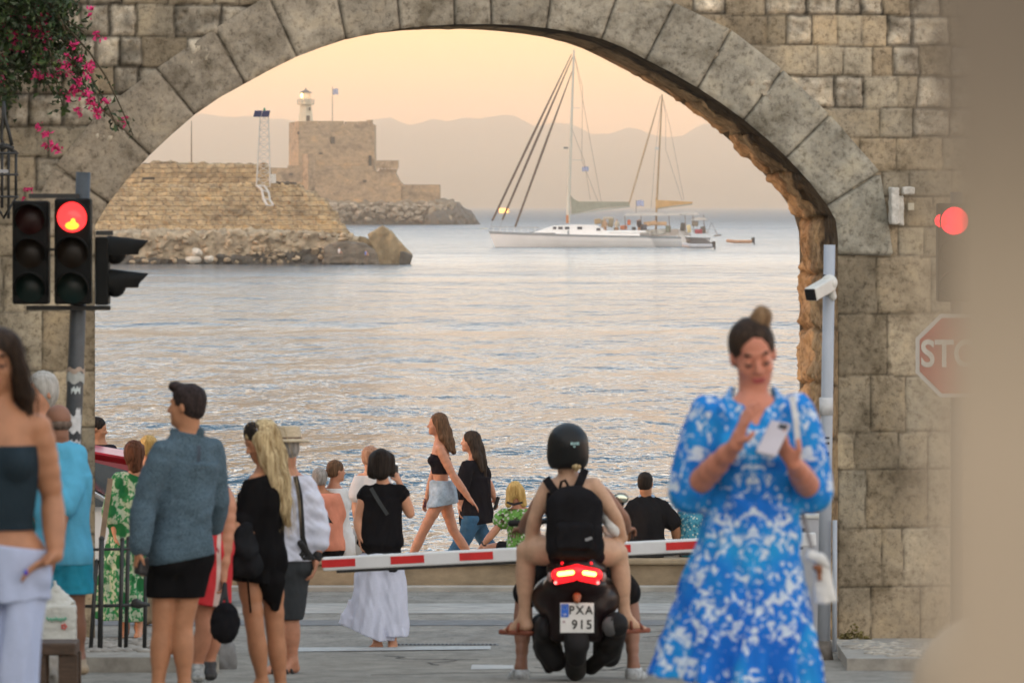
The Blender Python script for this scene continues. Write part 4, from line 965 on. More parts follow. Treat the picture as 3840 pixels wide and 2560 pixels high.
# tiny far boat, sun reflection painted as glowing windows
D = 3400.; s = F/D; fbx = lambda px: (px-1920)/s; fbz = lambda py: CZ-(py-768)/s
fb = empty('motor_boat', (fbx(1890), D, 0), 'tiny far motor boat with sun reflection painted as orange window glow behind the furled headsails', 'motor boat')
b = MB(); b.prism([(fbx(a), D, fbz(c)) for a, c in [(1866, 790), (1916, 792), (1912, 800), (1872, 800)]][::-1], 2.5); b.build('hull', M('far boat hull', (.4, .3, .26), .6), fb)
b = MB(); b.prism([(fbx(a), D+.2, fbz(c)) for a, c in [(1870, 789), (1872, 781), (1908, 782), (1911, 790)]][::-1], 2.0); b.build('cabin', M('far boat cabin', (.5, .25, .12), .6), fb)
m_sun_reflection = E('painted sun reflection', (1.0, .42, .08), 3.0)
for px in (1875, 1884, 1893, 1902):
    b = MB(); b.box((fbx(px+1), D-.1, fbz(786)), (.62, .1, .62)); b.build('window', m_sun_reflection, fb)
    b = MB(); b.box((fbx(px+1), D-.1, fbz(795)), (.55, .12, .40)); b.build('window', m_sun_reflection, fb)

# ================================================================== STREET FURNITURE
m_iron = M('black painted iron', (.022, .024, .024), .5, .3, 20, bump=.2); m_pole = M('dark grey pole paint', (.055, .065, .075), .45, .3, 9, bump=.2)
m_lampb = M('signal black plastic', (.007, .008, .008), .6, .25, 12, spec=.12)
m_redoff = M('unlit red lens', (.022, .003, .003), .35, spec=.3); m_amboff = M('unlit amber lens', (.010, .006, .003), .35, spec=.3); m_groff = M('unlit green lens', (.002, .012, .010), .35, spec=.3)
def redlens():
    t = NT('lit red lens'); sep = t.n('ShaderNodeSeparateXYZ'); t.l(t.coord(), sep.inputs[0])
    n = t.noise(25, detail=2); ad = t.n('ShaderNodeMath', operation='MULTIPLY_ADD'); t.l(n, ad.inputs[0]); ad.inputs[1].default_value = .04; t.l(sep.outputs[2], ad.inputs[2])
    c = t.ramp(ad.outputs[0], [(.0, (1.0, .022, .018)), (1.0, (1.0, .03, .03))]); t.l(c, t.b.inputs['Emission Color']); t.base((.2, .01, .01)); t.p(Emission_Strength=1.25, Roughness=.2)
    return t.m
m_redon = redlens(); m_warm_reflection = E('painted warm reflection', (1.0, .22, .015), 2.2); m_halo = E('lit lens rim', (.85, .01, .02), 3.0)
def disc(b, c, r_, dep, n=28, dome=.25):
    V = [(c[0], c[1]-dome*r_, c[2])]; k0 = 1
    for rr in (.4, .75, 1.0):
        for k in range(n):
            a = 2*math.pi*k/n; V.append((c[0]+r_*rr*math.cos(a), c[1]-dome*r_*(1-rr*rr), c[2]+r_*rr*math.sin(a)))
    Fc = [(0, 1+(k+1) % n, 1+k) for k in range(n)]
    for q in range(2):
        Fc += [(1+q*n+k, 1+q*n+(k+1) % n, 1+(q+1)*n+(k+1) % n, 1+(q+1)*n+k) for k in range(n)]
    b.add(V, Fc)
def hood(b, c, r_, L, th=.008, n=20, cut=.35):
    """sun hood opening towards -y"""
    V = []
    for k in range(n+1):
        a = R(-25)+R(230)*k/n
        for (rr, yy) in ((r_, 0), (r_*1.02, -L*(cut+(1-cut)*math.sin(max(0, (a+R(25))/R(230))*math.pi))), (r_-th, -L*(cut+(1-cut)*math.sin(max(0, (a+R(25))/R(230))*math.pi))), (r_-th, 0)):
            V.append((c[0]+rr*math.cos(a), c[1]+yy, c[2]+rr*math.sin(a)))
    Fc = []
    for k in range(n):
        for j in range(3): Fc.append((k*4+j, (k+1)*4+j, (k+1)*4+j+1, k*4+j+1))
    b.add(V, Fc)
def signal_head(parent, xc, D, ys_, r_, lit=None, hw_=67, top=None, bot=None):
    s = F/D; X = lambda px: (px-1920)/s; Z = lambda py: CZ-(py-768)/s
    h = MB(); h.box((X(xc), D+.10, (Z(top)+Z(bot))/2), (hw_/s, .09, (Z(top)-Z(bot))/2), bev=.015); hd = h.build('signal_head', m_lampb, parent)
    for i, yy in enumerate(ys_):
        b = MB(); hood(b, (X(xc), D+.012, Z(yy)), r_*1.10/s, .16); b.build('hood', m_lampb, hd, smooth=True)
        b = MB(); disc(b, (X(xc), D+.004, Z(yy)), r_/s, 0)
        mt_ = [m_redoff, m_amboff, m_groff][i]
        if lit == i: mt_ = m_redon
        ln = b.build('lens', mt_, hd, smooth=True)
    return hd
DT = 36.; sT = F/DT; TX = lambda px: (px-1920)/sT; TZ = lambda py: CZ-(py-768)/sT
tl = empty('traffic_light', (TX(227), DT+.2, gz(DT)), 'black traffic light on a dark pole left of the arch, one lamp lit red', 'traffic light')
signal_head(tl, 113, DT, [823, 950, 1080], 55, None, 68, 753, 1141)
hdB = signal_head(tl, 271, DT, [814, 947, 1080], 57, 0, 68, 744, 1141)
b = MB(); v, f = sell((TX(272), DT-.045, TZ(846)), (26/sT, .012, 15/sT), 14); b.add(v, f); v, f = sell((TX(276), DT-.045, TZ(834)), (10/sT, .011, 16/sT), 12); b.add(v, f); b.build('warm_reflection', m_warm_reflection, hdB, smooth=True)  # warm reflection low in the lit lens, painted as glowing blobs
b = MB(); b.tube([(TX(227), DT+.22, gz(DT)-.1), (TX(272), DT+.22, TZ(1440)), (TX(303), DT+.22, TZ(645))], [.055, .053, .046], 18); pl = b.build('pole', m_pole, tl, smooth=True)
def band(y0, y1, col, name='sticker', a0=-150, a1=-30):
    V = []; n = 10; pxc = lambda y: 303+(y-645)*(272-303)/(1440-645) if y < 1440 else 272+(y-1440)*(227-272)/(2530-1440)
    for k in range(n+1):
        a = R(a0+(a1-a0)*k/n)
        for yy in (y0+6*math.sin(k*1.7), y1+7*math.cos(k*1.3)): V.append((TX(pxc(yy))+.058*math.cos(a), DT+.22+.058*math.sin(a), TZ(yy)))
    return link(name, V, [(2*k, 2*k+2, 2*k+3, 2*k+1) for k in range(n)], M('sticker %d' % y0, col, .6, .2, 30), pl)
band(1382, 1400, (.45, .35, .28), a0=-178, a1=-2); band(1400, 1438, (.42, .44, .42), a0=-178, a1=-2); band(1455, 1475, (.55, .62, .62), a0=-110, a1=-50)
band(1560, 1625, (.62, .63, .64), a0=-140, a1=-30); band(1535, 1575, (.60, .62, .63), a0=-75, a1=-40); band(1655, 1668, (.5, .5, .52), a0=-120, a1=-30)
for (px, py, hw_) in ((196, 735, 95), (250, 1156, 158), (385, 874, 32)):
    b = MB(); b.box((TX(px), DT+.16, TZ(py)), (hw_/sT, .03, 8.5/sT)); b.build('bracket', m_iron, tl)
b = MB(); b.box((TX(192), DT+.16, TZ(936)), (14/sT, .02, 5/sT)); b.build('cross_bolt', m_iron, tl)
# side head facing right, seen in profile
sh = MB(); sh.box((TX(381), DT+.1, TZ(1016)), (25/sT, .11, 128/sT), bev=.012); shd = sh.build('side_head', m_lampb, tl)
for yy in (938, 1062):
    b = MB(); V = []; n = 18; L0, L1 = 400, 552; r_ = 42/sT
    for k in range(n+1):
        a = R(-20)+R(220)*k/n; ca, sa = math.cos(a), math.sin(a); L = TX(L1-38*(1-max(0, sa))); zc = TZ(yy)
        for (rr, xx) in ((r_*1.3, TX(L0)), (r_*.98, L), (r_*.90, L), (r_*1.15, TX(L0))): V.append((xx, DT+.1+rr*ca, zc+rr*sa-.1*r_*(xx-TX(L0))/.25))
    Fc = [(k*4+j, (k+1)*4+j, (k+1)*4+j+1, k*4+j+1) for k in range(n) for j in range(3)]
    b.add(V, Fc); b.build('hood', m_lampb, shd, smooth=True)
    b = MB(); v, f = sell((TX(428), DT+.1, TZ(yy+8)), (42/sT, .085, 46/sT), 16); b.add(v, f); b.build('lens_housing', m_lampb, shd, smooth=True)
# right-hand signal and STOP sign on one pole
DS = 41.; sS = F/DS; SX = lambda px: (px-1920)/sS; SZ = lambda py: CZ-(py-768)/sS
tr = empty('traffic_light', (SX(3590), DS+.1, gz(DS)), 'traffic light with its top lamp lit red above the stop sign at right', 'traffic light')
hdr = signal_head(tr, 3577, DS, [828, 950, 1070], 52, 0, 62, 762, 1132)
for ch in hdr.children:
    if ch.name.startswith('lens') and ch.data.materials[0] == m_redon: ch.data.materials[0] = E('blown out red lens', (1.0, .008, .03), 3.2)
b = MB(); disc(b, (SX(3528), DS-.01, SZ(828)), 24/sS, 0); b.build('lens_halo', m_halo, tr, smooth=True)  # emitting disc that paints the lamp's halo beside its lens
b = MB(); b.tube([(SX(3590), DS+.13, gz(DS)-.1), (SX(3590), DS+.13, SZ(720))], .045, 14); b.build('pole', m_pole, tr, smooth=True)
st = empty('stop_sign', (SX(3589), DS, SZ(1333)), 'faded red octagonal stop sign on the pole at right', 'road sign')
def octo(r_, y, cx=3589, cy=1333): return [(SX(cx)+r_*math.cos(R(22.5+45*k)), y, SZ(cy)+r_*math.sin(R(22.5+45*k))) for k in range(8)]
Ro = 156/sS/math.cos(R(22.5))
b = MB(); b.prism(octo(Ro, DS), .01); b.build('sign_border', M('sign white', (.50, .49, .46), .5, .1, 6), st)
b = MB(); b.prism(octo(Ro*.905, DS-.004), .003); b.build('sign_face', M('faded sign red', (.36, .075, .055), .5, .2, 6), st)
def text(name, s_, size, loc, mat, parent, sx_=1.0, ext=.003, bold=.0, sp=1.0):
    cu = bpy.data.curves.new(name, 'FONT'); cu.body = s_; cu.size = size; cu.align_x = 'CENTER'; cu.align_y = 'CENTER'; cu.extrude = ext; cu.offset = bold; cu.space_character = sp
    to = bpy.data.objects.new(name, cu); COL.objects.link(to); to.rotation_euler = (R(90), 0, 0)
    bpy.context.view_layer.update(); dg = bpy.context.evaluated_depsgraph_get(); me = bpy.data.meshes.new_from_object(to.evaluated_get(dg))
    bpy.data.objects.remove(to); me.name = name
    V = np.array([v.co[:] for v in me.vertices]); V = np.stack([V[:, 0]*sx_, -V[:, 2], V[:, 1]], -1)
    base = origin_of(parent); o = bpy.data.objects.new(name, me)
    for v, c in zip(me.vertices, V): v.co = c
    me.materials.clear(); me.materials.append(mat); COL.objects.link(o); o.location = np.array(loc)-base; o.parent = parent; return o
text('sign_text', 'STOP', .27, (SX(3589), DS-.008, SZ(1330)), M('sign letter white', (.55, .54, .50), .5), st, .82, bold=.006)
# near stone pier, far out of focus, and the bollard in front of it
DN = 1.5; sN = F/DN
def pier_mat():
    t = NT('tan pier stone with painted shade towards the top'); sep = t.n('ShaderNodeSeparateXYZ'); t.l(t.coord(), sep.inputs[0]); n = t.noise(9, detail=4); m = t.n('ShaderNodeMath', operation='MULTIPLY_ADD'); t.l(n, m.inputs[0]); m.inputs[1].default_value = .12; t.l(sep.outputs[2], m.inputs[2])
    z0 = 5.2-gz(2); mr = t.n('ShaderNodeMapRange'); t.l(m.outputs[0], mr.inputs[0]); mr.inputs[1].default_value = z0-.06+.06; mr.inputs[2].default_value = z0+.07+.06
    t.base(t.ramp(mr.outputs[0], [(0, (.54, .43, .31)), (.45, (.36, .285, .20)), (1, (.19, .15, .11))])); t.p(Roughness=.85); t.bump(n, .3, .004); return t.m  # base colour darkens upward: shade from above painted in
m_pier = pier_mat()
xL = (3482-1920)/sN; pa_ = math.atan2(3482-1920, F)+.03; Mp = np.array([[math.cos(pa_), -math.sin(pa_), 0], [math.sin(pa_), math.cos(pa_), 0], [0, 0, 1]])
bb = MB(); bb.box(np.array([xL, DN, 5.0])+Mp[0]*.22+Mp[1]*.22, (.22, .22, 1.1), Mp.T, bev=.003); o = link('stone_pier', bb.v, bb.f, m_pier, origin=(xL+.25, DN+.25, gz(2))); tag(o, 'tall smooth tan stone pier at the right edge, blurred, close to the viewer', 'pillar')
Db = 11.; sb_ = F/Db; bxc = (3700-1920)/sb_; bzt = CZ-(2300-768)/sb_
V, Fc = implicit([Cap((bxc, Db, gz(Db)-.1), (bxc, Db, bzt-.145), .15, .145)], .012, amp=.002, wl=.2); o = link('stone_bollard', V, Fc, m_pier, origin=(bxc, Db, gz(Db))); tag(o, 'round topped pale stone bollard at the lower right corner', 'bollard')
# camera pole
DC = 42.; sC = F/DC; CX = lambda px: (px-1920)/sC; CZz = lambda py: CZ-(py-768)/sC
m_gal = M('galvanised grey', (.40, .44, .50), .45, .15, 5, (1, 1, .3), bump=.15); m_wp = M('white plastic', (.66, .66, .62), .4, .08, 9)
cp = empty('camera_pole', (CX(3090), DC, gz(DC)), 'pale grey steel pole beside the arch foot carrying a white surveillance camera', 'pole')
b = MB(); b.tube([(CX(3088), DC, CZz(2470)), (CX(3098), DC, CZz(1700)), (CX(3111), DC, CZz(918))], [.048, .045, .042], 16); pp = b.build('pole', m_gal, cp, smooth=True)
b = MB(); b.tube([(CX(3088), DC, CZz(2480)), (CX(3088), DC, CZz(2400))], [.075, .06], 14); b.build('pole_foot', M('stained pole foot', (.16, .14, .12), .8, .4, 10), pp, smooth=True)
b = MB(); b.tube([(CX(3128), DC-.05, CZz(2440)), (CX(3129), DC-.05, CZz(1948))], .018, 10); b.build('conduit', m_gal, cp, smooth=True)
b = MB()
for yy, hh in ((1660, 9), (1700, 14), (1640, 6)):
    b.box((CX(3101), DC-.046, CZz(yy)), (.016, .003, hh/sC*.5))
b.build('scrawl', M('dark scrawl', (.06, .06, .07), .7), pp)
b = MB(); b.tube([(CX(3098), DC, CZz(1555)), (CX(3098), DC, CZz(1490))], .052, 14); b.build('tape', M('white tape', (.60, .61, .62), .6), pp, smooth=True)
cc = empty('surveillance_camera', (CX(3112), DC, CZz(1070)), 'white box surveillance camera with black front clamped on the pale pole', 'camera')
d_ = nrm(np.array([-.55, -.70, -.28])); Mx = frame(d_, (0, 0, 1)); c0 = np.array([CX(3072), DC-.14, CZz(1083)])
V, Fc = implicit([Box(c0, (.050, .13, .050), Mx, rd=.012)], .007); link('housing', V, Fc, m_wp, cc)
fr_ = c0+d_*.131; V, Fc = implicit([Box(fr_, (.046, .008, .044), Mx, rd=.006)], .004); link('front_glass', V, Fc, M('camera glass', (.008, .008, .01), .1), cc)
V, Fc = implicit([Ell((CX(3108), DC-.05, CZz(1060)), (.062, .06, .062)), Cap((CX(3108), DC-.05, CZz(1060)), (CX(3122), DC-.03, CZz(1112)), .03, .03)], .007); link('bracket', V, Fc, m_wp, cc)
b = MB(); b.tube([(CX(3110), DC, CZz(1040)), (CX(3111), DC, CZz(1032))], .052, 14); b.tube([(CX(3109), DC, CZz(1092)), (CX(3109), DC, CZz(1100))], .052, 14); b.build('clamp', m_iron, cc)
cab = MB(); cab.box((CX(3040), DC+.5, (CZz(1950)+gz(DC))/2), (.10, .12, (CZz(1950)-gz(DC))/2), bev=.012); co = cab.build('barrier_cabinet', M('grey cabinet paint', (.46, .47, .50), .5, .1, 6), origin=(CX(3040), DC+.5, gz(DC))); tag(co, 'narrow grey metal cabinet standing behind the blue dress beside the pale pole', 'cabinet')
b = MB(); b.box((CX(3040), DC+.5, CZz(1947)), (.112, .132, .012), bev=.004); b.build('lid', m_wp, co)
b = MB(); b.box((CX(3025), DC+.375, CZz(1996)), (.012, .01, .012)); b.build('lock', m_iron, co)
# broken white housing on the wall
wo = wp(3343, 772, .03)
V, Fc = implicit([Box(wo+Nn*.05, (.035, .05, .15), np.array([Wd, -Nn, [0, 0, 1]]), rd=.01), Box(wp(3395, 715, .08), (.05, .04, .03), np.array([Wd, -Nn, [0, 0, 1]]), rd=.01), Box(wp(3372, 790, .05), (.02, .03, .12), np.array([Wd, -Nn, [0, 0, 1]]), rd=.006)], .008, amp=.006, wl=.06)
o = link('wall_fitting', V, Fc, M('chipped white plaster', (.55, .54, .50), .8, .2, 20), origin=wo); tag(o, 'chipped white fitting on the wall right of the arch', 'wall fitting')
o2 = MB(); o2.box(wp(3408, 775, .06), (.025, .03, .03), bev=.006); tag(o2.build('small_fitting', M('old cream plastic', (.50, .46, .36), .7)), 'small cream sensor beside the chipped white wall fitting', 'sensor')
# barrier arm
DA = 41.8; sA = F/DA; AX = lambda px: (px-1920)/sA; AZ = lambda py: CZ-(py-768)/sA
ba = empty('road_barrier', (AX(3060), DA, gz(DA)), 'red and white striped road barrier lowered across the street', 'barrier')
yc = lambda px: 2114-(px-1210)*.0505
ua = nrm((AX(3060)-AX(1210), 0, AZ(yc(3060))-AZ(yc(1210)))); Mb = np.array([ua, [0, 1, 0], np.cross(ua, [0, 1, 0])]).T
cA = np.array([(AX(1210)+AX(3060))/2, DA, (AZ(yc(1210))+AZ(yc(3060)))/2]); hl = np.linalg.norm([AX(3060)-AX(1210), AZ(yc(3060))-AZ(yc(1210))])/2
b = MB(); b.box(cA, (hl, .035, .050), Mb, bev=.012); arm = b.build('arm', M('barrier white', (.66, .67, .68), .35, .08, 4), ba)
b = MB(); b.box(cA-Mb[:, 2]*.060, (hl-.1, .022, .0095), Mb); b.build('rubber_strip', M('black rubber', (.02, .02, .02), .8), ba)
m_br = M('barrier red', (.55, .012, .014), .35, .15, 6)
k = 0
for px in range(1207, 3000, 258):
    xa, xb = px, px+126; c = np.array([AX((xa+xb)/2), DA, AZ(yc((xa+xb)/2))])-Mb[:, 1]*.0365+Mb[:, 2]*.004
    b = MB(); b.box(c, ((AX(xb)-AX(xa))/2, .002, .028), Mb); b.build('red_stripe', m_br, arm)
# railing
m_rail = m_iron
DRl = 40.2; sR_ = F/DRl
rp = [((366, 2100), (340, 2492)), ((385, 2016), (378, 2492)), ((459, 2022), (448, 2490)), ((478, 2022), (467, 2490)), ((541, 2140), (534, 2478))]
rl = empty('iron_railing', P(450, 2490, DRl), 'short black iron railing with five uprights at the left kerb', 'railing')
for i, (a, c) in enumerate(rp):
    w_ = .019 if i in (1, ) else .015; dd_ = -.1 if i < 2 else .1*(i-2)
    p0, p1 = P(*a, DRl, dd_), P(*c, DRl, dd_); b = MB(); b.tube([p1, p0], [w_, w_], 8); v, f = sell(p0, (w_*1.15,)*3, 8); b.add(v, f); b.build('upright', m_rail, rl, smooth=True)
for (a, c, r_) in (((322, 2060), (500, 2057), .010), ((310, 2272), (562, 2266), .012)):
    b = MB(); b.tube([P(*a, DRl), P(*c, DRl)], r_, 8); b.build('rail', m_rail, rl, smooth=True)
V, Fc = implicit([Ell(P(515, 2262, DRl), (.036, .035, .036)), Cap(P(505, 2262, DRl), P(545, 2266, DRl), .022, .02)], .01, amp=.008, wl=.08); link('chain_lump', V, Fc, m_rail, rl)
Dk = 38.7; c = P(818, 2460, Dk)
V, Fc = implicit([Ell(c+[0, 0, .0], (.125, .125, .165)), Cap(c-[0, 0, .14], c-[0, 0, .05], .12, .125)], .014, amp=.01, wl=.12)
o = link('round_bollard', V, Fc, M('dark grey granite', (.17, .165, .16), .8, .35, 9, bump=.5), origin=c); tag(o, 'squat rounded grey stone bollard behind the black backpack on the street', 'bollard')
# wooden stool and crumpled sheet at lower left
c = P(213, 2412, 32.5); ms = M('dark stained timber', (.075, .045, .028), .7, .35, 12, (1, 1, 6), .3)
sto = empty('wooden_stool', (c[0], 32.5, gz(32.5)), 'dark wooden stool at the lower left under the white carrier bag', 'stool')
b = MB(); b.box((c[0], 32.5, c[2]-.02), (.12, .16, .035), bev=.01); b.build('seat', ms, sto)
for sx_, sy_ in ((-.085, -.12), (.065, -.12), (-.085, .12), (.065, .12)):
    b = MB(); b.box((c[0]+sx_+.01, 32.5+sy_, (c[2]-.05+gz(32.5))/2), (.055 if sx_ > 0 else .022, .022, (c[2]-.05-gz(32.5))/2), bev=.006); b.build('leg', ms, sto)
c = P(150, 2500, 33.5)
V, Fc = implicit([Ell(c, (.13, .12, .16)), Ell(c+[0, 0, -.15], (.16, .12, .15))], .012, amp=.03, wl=.16, seed=5, oct=3); o = link('crumpled_bag', V, Fc, M('crumpled grey plastic', (.22, .21, .19), .35, .4, 8), origin=c); tag(o, 'crumpled grey plastic sack on the ground beside the dark stool', 'sack')
# iron lantern at the left edge
Dl = 43.; ln = empty('iron_lantern', P(30, 660, Dl), 'black wrought iron wall lantern hanging at the left edge below the flowers', 'lantern')
def ir(name, pts, r_, par=ln):
    b = MB(); b.tube([P(x, y, Dl, d) for x, y, d in pts], r_, 7); return b.build(name, m_iron, par, smooth=True)
for x, y0, y1, d in ((8, 560, 780, 0), (28, 540, 820, .1), (60, 575, 740, 0), (-50, 560, 780, 0)): ir('bar', [(x, y0, d), (x, y1, d)], .011)
for y in (575, 655, 738): ir('hoop', [(-60, y, -.06), (0, y, -.1), (62, y, -.02), (62, y, .12), (0, y, .2), (-60, y, .1)], .009)
ir('bracket', [(14, 380, 0), (18, 440, 0), (35, 500, 0), (45, 545, 0)], .014); ir('bracket', [(14, 380, 0), (10, 450, 0), (5, 520, 0), (20, 560, 0)], .012)
ir('finial', [(-50, 738, 0), (5, 800, 0), (12, 820, 0), (62, 738, 0)], .010); ir('crown', [(-50, 575, 0), (10, 540, 0), (62, 575, 0)], .016); ir('crown', [(0, 560, 0), (25, 548, 0), (50, 560, 0)], .022)
b = MB(); b.box(P(14, 642, Dl), (.035, .02, .012)); b.build('lamp_glass', M('pale lamp glass', (.4, .42, .45), .2), ln)

# ================================================================== BOUGAINVILLEA AND WEEDS
bo = empty('bougainvillea', P(60, -60, 44.4), 'bougainvillea with crimson flowers hanging over the wall at the upper left', 'climbing plant')
r = np.random.RandomState(77); Dv = 44.4; z1 = 1/1.742
ends = [((620, 760), .35), ((560, 620), .5), ((430, 690), .6), ((330, 560), .9), ((230, 520), 1.0), ((120, 560), 1.0), ((40, 640), .9), ((10, 760), .7), ((520, 210), .6), ((380, 90), .9), ((420, 330), .9), ((250, 300), 1.2), ((300, 180), 1.2), ((100, 350), 1.2),
        ((760, 850), .12), ((900, 880), .1), ((340, 20), .9), ((200, 420), 1.2), ((60, 200), 1.2), ((470, 60), .5)]
bb = MB(); LV = []; LF = []; o = 0; shoots = []
for (ex, ey), den in ends:
    sx0, sy0 = r.uniform(-250, 150), -160; pts = []
    for t in np.linspace(0, 1, 9):
        x = sx0+(ex-sx0)*t**.8+18*math.sin(t*9+ex); y = sy0+(ey-sy0)*t**1.5+10*math.sin(t*7+ey); pts.append(P(x*z1, y*z1, Dv, .25*math.sin(t*3+ex)))
    bb.tube(pts, [.014*(1-.8*k/8)+.002 for k in range(9)], 5); shoots.append((pts, den))
bb.build('branch', M('bougainvillea stem', (.07, .055, .03), .9), bo)
def leafs(centers, size, seed, fold=.3):
    r = np.random.RandomState(seed); n = len(centers); c = np.array(centers)
    a = r.normal(size=(n, 3)); a /= np.linalg.norm(a, axis=1)[:, None]; b_ = np.cross(a, r.normal(size=(n, 3))); b_ /= np.linalg.norm(b_, axis=1)[:, None]; nn = np.cross(a, b_)
    s = size*(.6+.8*r.rand(n, 1)); V = np.stack([c-a*s, c+b_*s*.55+nn*s*fold, c+a*s, c-b_*s*.55+nn*s*fold], 1).reshape(-1, 3)
    i = np.arange(n)*4; Fc = np.concatenate([np.stack([i, i+1, i+2], 1), np.stack([i, i+2, i+3], 1)]); return V, Fc
cs_ = []
for pts, den in shoots:
    pts = np.array(pts); n = int(520*den)
    t = r.rand(n)*8; i = np.minimum(t.astype(int), 7); q = pts[i]+(pts[i+1]-pts[i])*(t-i)[:, None]
    spread = (.13*den+.03)*(1-.55*t/8)
    cs_.append(q+r.normal(size=(n, 3))*spread[:, None]*np.array([1, 1.2, 1]))
cs_ = np.concatenate(cs_); cs_ = cs_[cs_[:, 1] < 45.4-0.0]
V, Fc = leafs(cs_, .030, 5); m_leaf = NT('bougainvillea leaf'); n_ = m_leaf.noise(9, detail=3); m_leaf.base(m_leaf.ramp(n_, [(.35, (.012, .026, .008)), (.55, (.028, .060, .014)), (.72, (.11, .16, .035))])); m_leaf.p(Roughness=.5); m_leaf = m_leaf.m
lv = link('foliage', V, Fc, m_leaf, bo, smooth=False); lv['kind'] = 'stuff'
fl = [(230, 30, 1.2), (90, 110, 1), (290, 145, 1.2), (200, 190, 1.4), (270, 205, 1.8), (310, 230, 1.3), (60, 200, 1.3), (110, 280, 1.5), (140, 320, 1.2), (290, 350, .8), (598, 65, .8), (640, 255, .9), (485, 300, 1), (240, 480, 1.2), (265, 500, .8),
      (430, 440, 1.4), (455, 480, 1.1), (605, 438, .9), (575, 440, .7), (510, 560, 1.1), (520, 590, 1), (580, 500, .9), (580, 610, 1), (590, 650, 1), (640, 710, 1.1), (645, 745, 1), (692, 660, .8), (815, 775, .8), (540, 740, .9), (440, 625, .9), (315, 870, .9),
      (310, 935, .8), (355, 945, .9), (385, 965, 1), (195, 1230, .8), (260, 825, .7), (10, 420, 1), (15, 520, 1), (370, 490, .9), (330, 95, .7), (130, 270, 1), (85, 240, 1.1), (25, 175, .8), (165, 1300, .4), (450, 370, .7), (535, 385, .7), (320, 485, .8), (30, 410, 1), (500, 600, .8), (525, 535, .7), (605, 690, .7)]
m_fl = NT('crimson bract'); n_ = m_fl.noise(30, detail=2); m_fl.base(m_fl.ramp(n_, [(.3, (.45, .010, .10)), (.7, (.88, .05, .26))])); m_fl.p(Roughness=.6); m_fl = m_fl.m
for i, (x, y, s_) in enumerate(fl):
    c = P(x*z1, y*z1, Dv, -.15); n = int(15*s_); q = c+r.normal(size=(n, 3))*np.array([.020, .02, .024])*s_
    V, Fc = leafs(q, .021, 100+i); link('flower_cluster', V, Fc, m_fl, bo, smooth=False)
wd = []
for i in range(240):
    px = r.uniform(3146, 3265); y0 = 2405; c = P(px, y0, 46.); hgt = max(0, r.normal(.5, .35))*.12*(1-abs(px-3200)/90)
    wd.append(c+np.array([r.normal()*.01, -.12+r.rand()*.1, hgt]))
V, Fc = leafs(wd, .018, 9); o = link('weeds', V, Fc, M('dry weeds', (.16, .13, .04), .9, .5, 8), smooth=False); tag(o, 'dry yellow green weeds growing at the foot of the wall', 'weeds', None, 'stuff')
b = MB()
# ================================================================== PEOPLE
def skin(name, col, rough=.5):
    t = NT(name); n = t.noise(14, detail=3); n2 = t.noise(60, detail=2)
    c = t.ramp(n, [(.3, tuple(x*.86 for x in col)), (.7, tuple(min(1, x*1.1) for x in col))]); t.base(t.mix(c, (1, .80, .76), .25, 'MULTIPLY')); t.p(Roughness=rough)
    t.b.inputs['Subsurface Weight'].default_value = .08; t.b.inputs['Subsurface Radius'].default_value = (.012, .005, .003); t.b.inputs['Subsurface Scale'].default_value = 1
    t.b.inputs['Specular IOR Level'].default_value = .35; t.bump(n2, .12, .002); return t.m
sk_fair = skin('fair skin', (.60, .31, .19)); sk_tan = skin('tanned skin', (.44, .215, .115)); sk_warm = skin('warm skin', (.50, .24, .145)); sk_dark = skin('weathered brown skin', (.27, .135, .085))  # plain base tones, one per complexion
def hairm(name, c0, c1, rough=.6, st=(70, 70, 5)):
    t = NT(name); n = t.noise(1, st, 3, .6); n2 = t.noise(3, (1, 1, 1), 2); c = t.ramp(n, [(.32, c0), (.62, c1)]); c = t.mix(c, t.ramp(n2, [(.3, (.7, .7, .7)), (.7, (1.15, 1.15, 1.15))]), 1, 'MULTIPLY')
    t.base(c); t.p(Roughness=rough); t.b.inputs['Specular IOR Level'].default_value = .12; t.bump(n, .5, .004); return t.m
h_dark = hairm('dark brown hair', (.012, .008, .006), (.055, .034, .022)); h_black = hairm('black hair', (.006, .005, .005), (.028, .020, .016)); h_brown = hairm('chestnut hair', (.045, .024, .013), (.16, .085, .045))
h_blond = hairm('long blonde hair', (.20, .125, .05), (.66, .52, .30)); h_grey = hairm('grey hair', (.16, .145, .13), (.34, .32, .30)); h_white = hairm('white hair', (.40, .38, .34), (.66, .64, .60)); h_gold = hairm('golden hair', (.38, .22, .06), (.72, .48, .18))
def fabric(name, col, var=.12, wl=5, rough=.92, weave=220, bd=.004):
    t = NT(name); n = t.noise(wl, detail=4); n2 = t.noise(weave, detail=2)
    c = t.ramp(n, [(.3, tuple(x*(1-var) for x in col)), (.7, tuple(min(1, x*(1+var)) for x in col))]); c = t.mix(c, t.ramp(n2, [(.3, (.82, .82, .82)), (.7, (1.12, 1.12, 1.12))]), .7, 'MULTIPLY')
    t.base(c); t.p(Roughness=rough); t.b.inputs['Specular IOR Level'].default_value = .05; t.bump(n, .4, bd*4); return t.m

